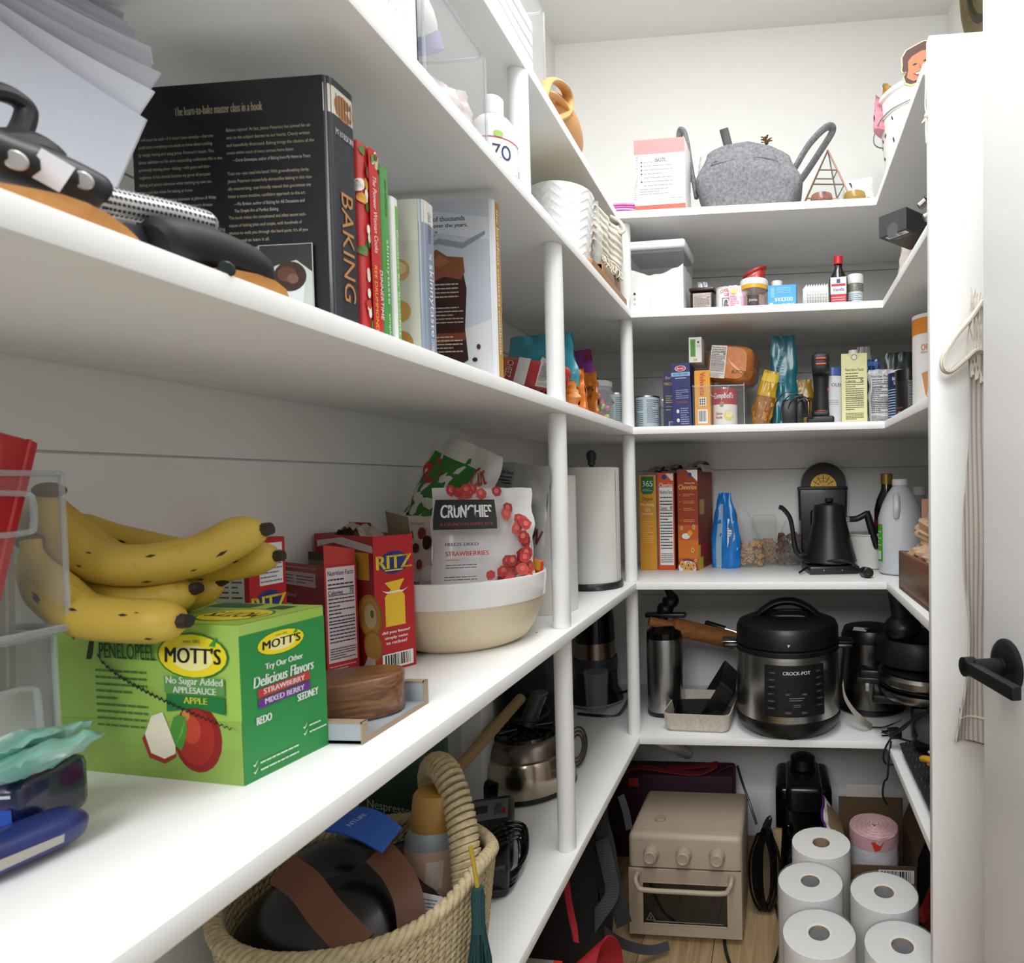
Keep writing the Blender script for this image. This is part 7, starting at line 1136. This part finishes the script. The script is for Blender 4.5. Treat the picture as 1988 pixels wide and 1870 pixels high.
t = thing('lotion_bottle', 'grey-blue bottle with a tan cap inside the basket by the handle', 'bottle', (-.463, .768, Z5+.052), rot=(math.radians(-6), math.radians(4), 0)); mb = MB(); mb.lathe([(1e-5, 0), (.030, 0), (.033, .004), (.033, .150), (.031, .160), (.028, .166)], mat('#8f9a9e', .35), seg=40); mb.paint(csurf(.0333, .03, .115), [('r', .1, 0, 1, 1, '#c9a58e'), ('p', [(.3, .75), (.5, .82), (.6, .6), (.7, .5), (.5, .45), (.35, .55)], '#3a3a3c'), ('r', .6, .6, .8, .9, '#d9c9bc')], n=20); mb.build('body', t); q = MB(); q.lathe([(.0285, .164), (.029, .168), (.0285, .205), (.026, .209), (1e-5, .2095)], mat('#b08640', .4), seg=40); q.build('cap', t)
t = thing('blue_packet', 'flat blue packet with pale lettering tucked under the counter shelf in the basket', 'packet', (0, 0, 0)); P4 = [at(622, 1612, .70), at(700, 1568, .735), at(780, 1608, .73), at(742, 1658, .70)]; mb = MB(); mb.sheet(lambda u, v: P4[0].lerp(P4[1], v).lerp(P4[3].lerp(P4[2], v), u)+V((0, 0, .006*math.sin(PI*u))), 8, 8, .004, mat('#1a56b0', .3, coat=.4))
mb.paint(lambda u, v, e: P4[0].lerp(P4[1], v).lerp(P4[3].lerp(P4[2], v), u)+V((0, 0, .006*math.sin(PI*u)))+V((.1, -.8, .6)).normalized()*(.0024+e), [('t', 'NTLIFE', .30, .55, .5, .09, '#b9cbe6', {'rot': 90})]); mb.build('packet', t)
t = thing('receipt', 'white printed paper slip inside the basket below the tan capped bottle', 'paper'); P4 = [at(796, 1728, .725), at(860, 1742, .735), at(838, 1796, .71), at(802, 1806, .705)]; mb = MB(); mb.sheet(lambda u, v: P4[3].lerp(P4[2], u).lerp(P4[0].lerp(P4[1], u), v), 4, 4, .002, mat('#dfe0e4', .7)); mb.paint(lambda u, v, e: P4[3].lerp(P4[2], u).lerp(P4[0].lerp(P4[1], u), v)+V((.2, -.9, .3)).normalized()*(.0014+e), [('l', .1, .35, .9, .9, 5, '#6b6e78'), ('t', 'Rx', .3, .15, .3, .2, '#2f55a8')]); mb.build('slip', t)
carton('green_carton', 'dark green box standing behind the black bag in the basket', 'box', (-.585, .935, Z5+.0005), math.radians(-14), .12, .06, .285, '#0f3a24', {'F': [('t', 'Nespresso', .5, .6, .7, .06, '#c9d2c9', {'b': .006}), ('r', 0, .3, 1, .33, '#1a5a3a')]})
# ================================================================== on the floor
tp_ = mat('#b5a592', .42, .0, bump=.015); tp2 = mat('#a8967f', .45)
W, D, H = .287, .235, .268; oc = V((-.2385, 1.545+D/2, .0)); t = ov_ = thing('toaster_oven', 'matte taupe countertop oven with three knobs and a dark window', 'oven', oc, math.radians(-1.0))
mb = MB(); mb.box((-W/2, -D/2, .012), (W/2, D/2, H), tp_, r=.014, seg=4)
mb.box((-W/2+.004, -D/2-.0012, .1835), (W/2-.004, -D/2+.002, .1855), mat('#4a4036', .6)); mb.tube([(-W/2+.006, -D/2+.022, H+.0004), (W/2-.006, -D/2+.022, H+.0004)], .0012, tp2, 6)
for k, x in enumerate((.0, .075)): mb.lathe([(.018, H), (.0186, H+.0004), (.0192, H)], tp2, T(x, -.03, 0), seg=28)
mb.build('body', t)
for k in range(4): q = MB(); q.cyl(.010, .0, .014, bk, T((-1 if k % 2 else 1)*(W/2-.03), (-1 if k < 2 else 1)*(D/2-.03), 0), seg=16); q.build('foot', t)
q = MB(); q.cyl(.0145, H-.001, H+.006, tp2, T(-.075, -.045, 0), seg=28, b=.001); q.build('top_button', t)
for x in (-.083, -.001, .082):
    q = MB(); Mk = T(x, -D/2, .222) @ Rm(90, 'X'); q.cyl(.0205, -.002, .004, tp2, Mk, seg=32, b=.001); q.lathe([(.0185, .003), (.0185, .008), (.0165, .018), (.0160, .024), (.0140, .026), (.0115, .026), (.0105, .0245), (1e-5, .0245)], tp_, Mk, seg=36); q.build('knob', t)
dr = thing('x', 'x', 'x'); bpy.data.objects.remove(dr)
q = MB(); 
fx0, fx1, fz0, fz1 = -.105, .105, .045, .150
for a, b in (((-W/2+.002, -D/2-.006, .016), (fx0, -D/2, .183)), ((fx1, -D/2-.006, .016), (W/2-.002, -D/2, .183)), ((fx0, -D/2-.006, .016), (fx1, -D/2, fz0)), ((fx0, -D/2-.006, fz1), (fx1, -D/2, .183))): q.box(a, b, tp_)
q.paint(lambda u, v, e: V((-W/2+W*u, -D/2-.006-e, .016+.167*v)), [('t', 'Our Place', .5, .09, .10, .035, '#a0907e')]); q.tube([(fx0, -D/2-.006, fz0), (fx1, -D/2-.006, fz0), (fx1, -D/2-.006, fz1), (fx0, -D/2-.006, fz1)], .0016, tp2, 6, closed=True); dr = q.build('door', t)
q = MB(); q.box((fx0, -D/2-.003, fz0), (fx1, -D/2-.0015, fz1), mat('#0f0d0b', .08, coat=.6)); q.paint(lambda u, v, e: V((fx0+(fx1-fx0)*u, -D/2-.003-e, fz0+(fz1-fz0)*v)), [('p', [(.025, .06), (.14, .06), (.0825, .26)], '#7d7a76'), ('p', [(.04, .075), (.125, .075), (.0825, .225)], '#14110f'), ('r', .075, .1, .09, .16, '#7d7a76'), ('r', .0, .195, 1, .20, '#4a4640'), ('r', .12, .03, .95, .06, '#7d7870')]); g = q.build('window', dr)
q = MB(); hx, hz = .118, .172; q.tube(sm([(-hx, -D/2-.004, hz), (-hx, -D/2-.030, hz), (-hx+.006, -D/2-.036, hz-.012), (-hx+.022, -D/2-.038, hz-.021), (0, -D/2-.038, hz-.022), (hx-.022, -D/2-.038, hz-.021), (hx-.006, -D/2-.036, hz-.012), (hx, -D/2-.030, hz), (hx, -D/2-.004, hz)], 6), .0058, tp_, 14)
for s in (-1, 1): q.cyl(.0095, 0, .006, tp2, T(s*hx, -D/2-.004, hz) @ Rm(90, 'X'), seg=20)
q.build('handle', dr)
mb = MB(); mb.tube(sm([(-.15, 1.60, .006), (-.14, 1.52, .005), (-.11, 1.44, .005), (-.06, 1.42, .005), (-.02, 1.48, .005), (-.005, 1.60, .006), (-.03, 1.72, .02)], 8), .0042, BLK2, 8); adopt(mb.build('power_cord'), ov_)
t = thing('cable_bundle', 'bundle of coiled black cables standing between the oven and the coffee machine', 'cables', (-.045, 1.66, 0)); mb = MB(); rn = random.Random(12)
for k in range(9): w = rn.uniform(.016, .034); x = rn.uniform(-.012, .012); zz_ = rn.uniform(.20, .245); mb.tube(sm([(x-w*.3, .01*rn.random(), zz_), (x-w, .0, zz_*.7), (x-w*.9, .0-.01*rn.random(), .06), (x, -.006, .012), (x+w*.9, .0, .06), (x+w, .01*rn.random(), zz_*.7), (x+w*.3, .005, zz_), (x-w*.3, .01, zz_)], 6), .0036, GLOSSB, 7)
mb.tube(sm([(-.02, .0, .24), (-.04, .02, .29), (-.062, .06, .33), (-.075, .10, .35)], 5), .0034, BLK2, 7); mb.tube(sm([(0, 0, .235), (.015, 0, .26), (.01, .01, .22)], 4), .006, BLK2, 8); mb.build('coils', t)
t = thing('cutting_paddle', 'pale wooden board with a rounded end standing behind the cable bundle', 'board', (-.028, 1.70, 0), rot=(math.radians(-5), math.radians(4), 0)); mb = MB(); mb.prism([(-.013, .06), (-.010, .052), (.010, .052), (.013, .06), (.012, .25), (-.012, .25)], -.006, .006, mat('#b39a74', .6, kind='woodz', h2='#a0865e'), Rm(90, 'X')); mb.build('board', t); t.location.z = -.052
t = thing('coffee_machine', 'glossy black capsule coffee machine against the back wall', 'coffee machine', (.066, 1.905, 0)); mb = MB(); mb.box((-.082, -.075, 0), (.082, .10, .262), GLOSSB, r=.022, seg=4); mb.box((-.07, -.11, 0), (.07, -.06, .10), GLOSSB, r=.01); mb.build('body', t); q = MB(); q.box((-.052, -.125, .205), (.052, .06, .285), mat('#121214', .25), r=.018, seg=4); q.lathe([(.036, .283), (.040, .290), (.036, .318), (.018, .328), (1e-5, .329)], mat('#0d0d0f', .35), seg=36); q.build('head', t); q = MB(); q.tube([(-.05, -.077, .15), (-.05, -.077, .20), (-.02, -.077, .20)], .0015, CHROME, 6)
q.build('chrome_bracket', t)
for x in (-.045, .048): q = MB(); q.ball((x, -.079, .135), (.014, .006, .018), GLOSSB, seg=16, rings=10); q.build('front_button', t)
t = thing('tote_bag', 'dark purple bag with red webbing handles behind the taupe oven', 'bag', (-.33, 1.935, 0)); pm_ = mat('#341026', .7, bump=.1); mb = MB(); mb.box((-.20, -.05, .0), (.19, .055, .262), pm_, r=.012); mb.build('body', t); rd = mat('#7d1420', .7, bump=.2)
q = MB(); P = [(-.16, -.052, .25), (-.10, -.054, .285), (.0, -.054, .275), (.08, -.054, .270), (.125, -.05, .285), (.14, -.04, .295), (.12, -.03, .288), (.06, -.02, .275), (-.02, -.02, .270)]; C = sm(P, 5); n = len(C)-1; q.sheet(lambda u, v: C[int(round(u*n))]+V((0, -.012+.024*v, 0)), n, 2, .004, rd); q.build('strap', t); q = MB(); q.box((-.13, -.054, .225), (-.10, -.049, .25), mat('#b5382a', .6)); q.build('red_patch', t); q = MB(); q.tube(sm([(.13, -.05, .262), (.16, -.048, .285), (.188, -.045, .29), (.186, -.045, .255)], 4), .005, mat('#5a1636', .7), 8, flat=.4); q.build('side_loop', t)
t = thing('backpack', 'black backpack with grey webbing straps under the left shelf', 'backpack', (-.505, 1.335, 0)); mb = MB(); bpk = mat('#0c0c0f', .85, bump=.2); 
def bpf(u, v):
    a = 2*PI*u; e = .6; x = abs(math.cos(a))**e*(1 if math.cos(a) > 0 else -1)*.115; y = abs(math.sin(a))**e*(1 if math.sin(a) > 0 else -1)*.185; k = (.90+.10*math.sin(PI*min(1, v*1.4)))*(1 if v < .75 else math.sqrt(max(0, 1-((v-.75)/.25)**2))*.9+.1)
    return V((x*k+.006*noise.noise(V((u*8, v*6, 2))), y*k, v*.40))
mb.grid(bpf, 48, 24, bpk); mb.raw([bpf(k/48, 0) for k in range(48)], [tuple(range(48))], bpk); mb.build('body', t, ang=60)
wb2 = mat('#3a3a3e', .8, kind='stripez', scale=1400, h2='#2a2a2d', bump=.2)
def strap(P, w, m, name='strap', flip=V((0, 1, 0))):
    C = sm([at(*p) for p in P], 7); n = len(C)-1; q = MB()
    def f(u, v):
        i = int(round(u*n)); tt = (C[min(i+1, n)]-C[max(i-1, 0)]).normalized(); x_ = tt.cross((V((0, 0, CAMZ))-C[i]).normalized()).normalized(); return C[i]+x_*(v-.5)*w
    q.sheet(f, n, 3, .005, m); o = q.build(name, t, ang=60); o.matrix_parent_inverse = Matrix.Translation(t.location).inverted(); return o
strap([(1168, 1630, 1.36), (1180, 1680, 1.345), (1188, 1735, 1.33), (1160, 1780, 1.30), (1125, 1830, 1.27), (1095, 1880, 1.25)], .030, wb2, 'webbing_strap')
strap([(1162, 1580, 1.38), (1178, 1640, 1.37), (1188, 1700, 1.36), (1205, 1770, 1.35), (1212, 1795, 1.35)], .034, mat('#26262a', .85, bump=.2), 'shoulder_strap')
strap([(1205, 1545, 1.42), (1215, 1575, 1.42), (1222, 1610, 1.42)], .016, wb2, 'upper_strap')
strap([(1150, 1790, 1.33), (1180, 1815, 1.36), (1215, 1835, 1.42), (1262, 1845, 1.47), (1298, 1836, 1.50)], .020, mat('#3c3d46', .8, bump=.2), 'waist_strap')
strap([(1140, 1640, 1.36), (1130, 1700, 1.33), (1120, 1760, 1.30), (1112, 1800, 1.28)], .06, mat('#1d1d20', .85, bump=.2), 'padded_strap')
for P, w, lab in (([(1098, 1705, 1.15), (1106, 1760, 1.14), (1114, 1800, 1.13), (1118, 1830, 1.12)], .012, 'red fabric strap hanging beside the black backpack'), ([(1120, 1880, 1.10), (1150, 1845, 1.14), (1172, 1850, 1.18), (1185, 1885, 1.18)], .07, 'crumpled red fabric on the floor beside the backpack')):
    C = sm([at(*p) for p in P], 6); n = len(C)-1; q = MB(); q.sheet(lambda u, v: C[int(round(u*n))]+V((.7, .35, .5*math.sin(u*5))).normalized()*(v-.5)*w, n, 4, .004, mat('#9c1420', .75)); tag(q.build('red_fabric', ang=60), lab, 'fabric')
c = at(1082, 1818, 1.0); o = carton_mesh(.20, .22, .36, '#b9231f', {'T': [('r', 0, 0, 1, 1, '#8f8b85'), ('r', .93, 0, 1, 1, '#c02a22')], 'R': [('r', 0, 0, 1, 1, '#b9231f')]}).build('red_carton'); tag(put(o, (c.x-.098, c.y-.105, 0), math.radians(-3)), 'red box with a grey top standing under the left shelf', 'box')
# trash bag roll in an open box
t = thing('trash_bag_box', 'torn open purple and brown cardboard box around the pink bag roll', 'box', (.236, 1.665, 0), math.radians(0)); kb = mat('#5a4631', .8, bump=.05); mb = MB(); x0, x1, y0, y1, h = -.078, .095, -.095, .09, .215
for a, b in (((x0, y0, 0), (x0+.002, y1, h)), ((x1-.002, y0, 0), (x1, y1, h)), ((x0, y0, 0), (x1, y0+.002, h-.02)), ((x0, y1-.002, 0), (x1, y1, h+.06)), ((x0, y0, 0), (x1, y1, .002))): mb.box(a, b, kb)
mb.paint(lambda u, v, e: V((x0+(x1-x0)*u, y0-e, (h-.02)*v)), [('b', .45, .78, .95, .95, 1)]); mb.build('carton', t)
q = MB(); q.sheet(lambda u, v: V((x0-.050*v+.004*math.sin(u*9)*v, y0+.01+.17*u, h-.002+.075*v*(.35+.65*u)+.004*math.sin(u*23)*v)), 20, 6, .0015, mat('#5b2a86', .5)); q.sheet(lambda u, v: V((x0+.0024-.046*v+.004*math.sin(u*9)*v, y0+.014+.160*u, h+.0005+.069*v*(.35+.65*u)+.004*math.sin(u*23)*v)), 20, 6, .001, mat('#d9d5d0', .8)); q.sheet(lambda u, v: V((x0+.0045-.040*v, y0+.02+.145*u, h+.002+.060*v*(.35+.65*u))), 10, 4, .001, mat('#8a7455', .8)); q.build('flap', t)
q = MB(); q.sheet(lambda u, v: V((x1-.001+.05*v, y0+.0+.185*u, h+.12*v)), 6, 4, .002, kb); q.build('flap', t)
q = MB(); q.sheet(lambda u, v: V((x0+.02+.1*u, y1-.001, h+.06+.035*v)), 6, 3, .0015, mat('#b9b5ae', .7)); q.build('flap', t)
t = thing('trash_bag_roll', 'roll of pink edged white trash bags in the torn box', 'trash bags', (.240, 1.668, .004)); mb = MB(); wp = mat('#c9c9cc', .5, bump=.5, bscale=120); pk = mat('#cfa3a6', .5, bump=.3, bscale=200)
def rl(u, v): a = 2*PI*u; r = .062+.0018*noise.noise(V((math.cos(a)*4, math.sin(a)*4, v*12))); return V((r*math.cos(a), r*math.sin(a), .235*v))
mb.grid(rl, 56, 24, wp); mb.grid(lambda u, v: rl(u, v*.14+.865)*1.0+V((math.cos(2*PI*u)*.0012, math.sin(2*PI*u)*.0012, .002)), 56, 4, pk); mb.build('bags', t, ang=70)
q = MB(); n = 460; pts = [V(((.006+.056*k/n)*math.cos(k*.19), (.006+.056*k/n)*math.sin(k*.19), .236+.0015*math.sin(k*.7)+.004*(1-k/n))) for k in range(n)]; q.tube(pts, .0026, mat('#d3abae', .5), 5); q.cyl(.061, .228, .2352, mat('#b98d90', .6), seg=40); q.build('spiral_end', t); q = MB(); q.paint(csurf(.0640, .205, .024, .5, -PI/2), [('p', [(0, 1), (1, 1), (.7, .2), (.3, 0)], '#c0381f')], eps=.0004); q.build('red_tag', t)
# paper towel rolls
film = clear('#f6f8fa', .05, .12); twl = mat('#e9e7e3', .9, var=.01, bump=.15, bscale=500)
def floor_roll(label, x, y, h, wrapped, grp=None):
    t = thing('paper_towel_roll', label, 'paper towel', (x, y, .0005)); towel_roll(t, .070, h, 0, .021, n=96, m=24)
    if wrapped:
        q = MB()
        def wf_(u, v): a = 2*PI*u; s = 1 if v < .72 else 1-((v-.72)/.28)*.66; z = h*min(1, v/.72)*1.006+.001+.0026*abs(noise.noise(V((math.cos(a)*5*s, math.sin(a)*5*s, 3+x*9))))*(v >= .7); r = .0725*s+.0012*noise.noise(V((math.cos(a)*6, math.sin(a)*6, v*5))); return V((r*math.cos(a), r*math.sin(a), z))
        q.grid(wf_, 96, 40, film); q.build('plastic_wrap', t, ang=180)
        q = MB(); q.lathe([(1e-5, h-.006), (.0195, h-.004)], mat('#6f7176', .6), seg=24); q.build('core_plug', t)
    return t
rolls = [('unwrapped paper towel roll at the back of the group on the floor', 1594, 1637, 0), ('plastic wrapped paper towel roll on the floor, left of the middle pair', 1573, 1712, 1), ('plastic wrapped paper towel roll on the floor, right of the middle pair', 1716, 1733, 1), ('plastic wrapped paper towel roll on the floor, front left with an open brown core', 1590, 1813, 1), ('plastic wrapped paper towel roll on the floor, front right', 1752, 1838, 1)]
for lab, px, py, wr in rolls: p = az(px, py, .262); floor_roll(lab, p.x, p.y, .262, wr)
mb = MB(); rn = random.Random(3)
mb.sheet(lambda u, v: V((.33+.10*u, 1.30+.28*v, .13+.05*math.sin(u*4+v*5)+.02*noise.noise(V((u*5, v*5, 1))))), 12, 14, .006, mat('#8f1119', .75)); mb.sheet(lambda u, v: V((.34+.02*u, 1.30+.28*v, .13*u)), 3, 8, .006, mat('#7d0f16', .75)); tag(mb.build('red_fabric_bag', ang=60), 'red fabric bag on the floor behind the white panel', 'bag')
carton('dark_carton', 'dark box on the floor in the right corner behind the red fabric', 'box', (.42, 1.72, .0005), 0, .15, .16, .20, '#17181a', {})
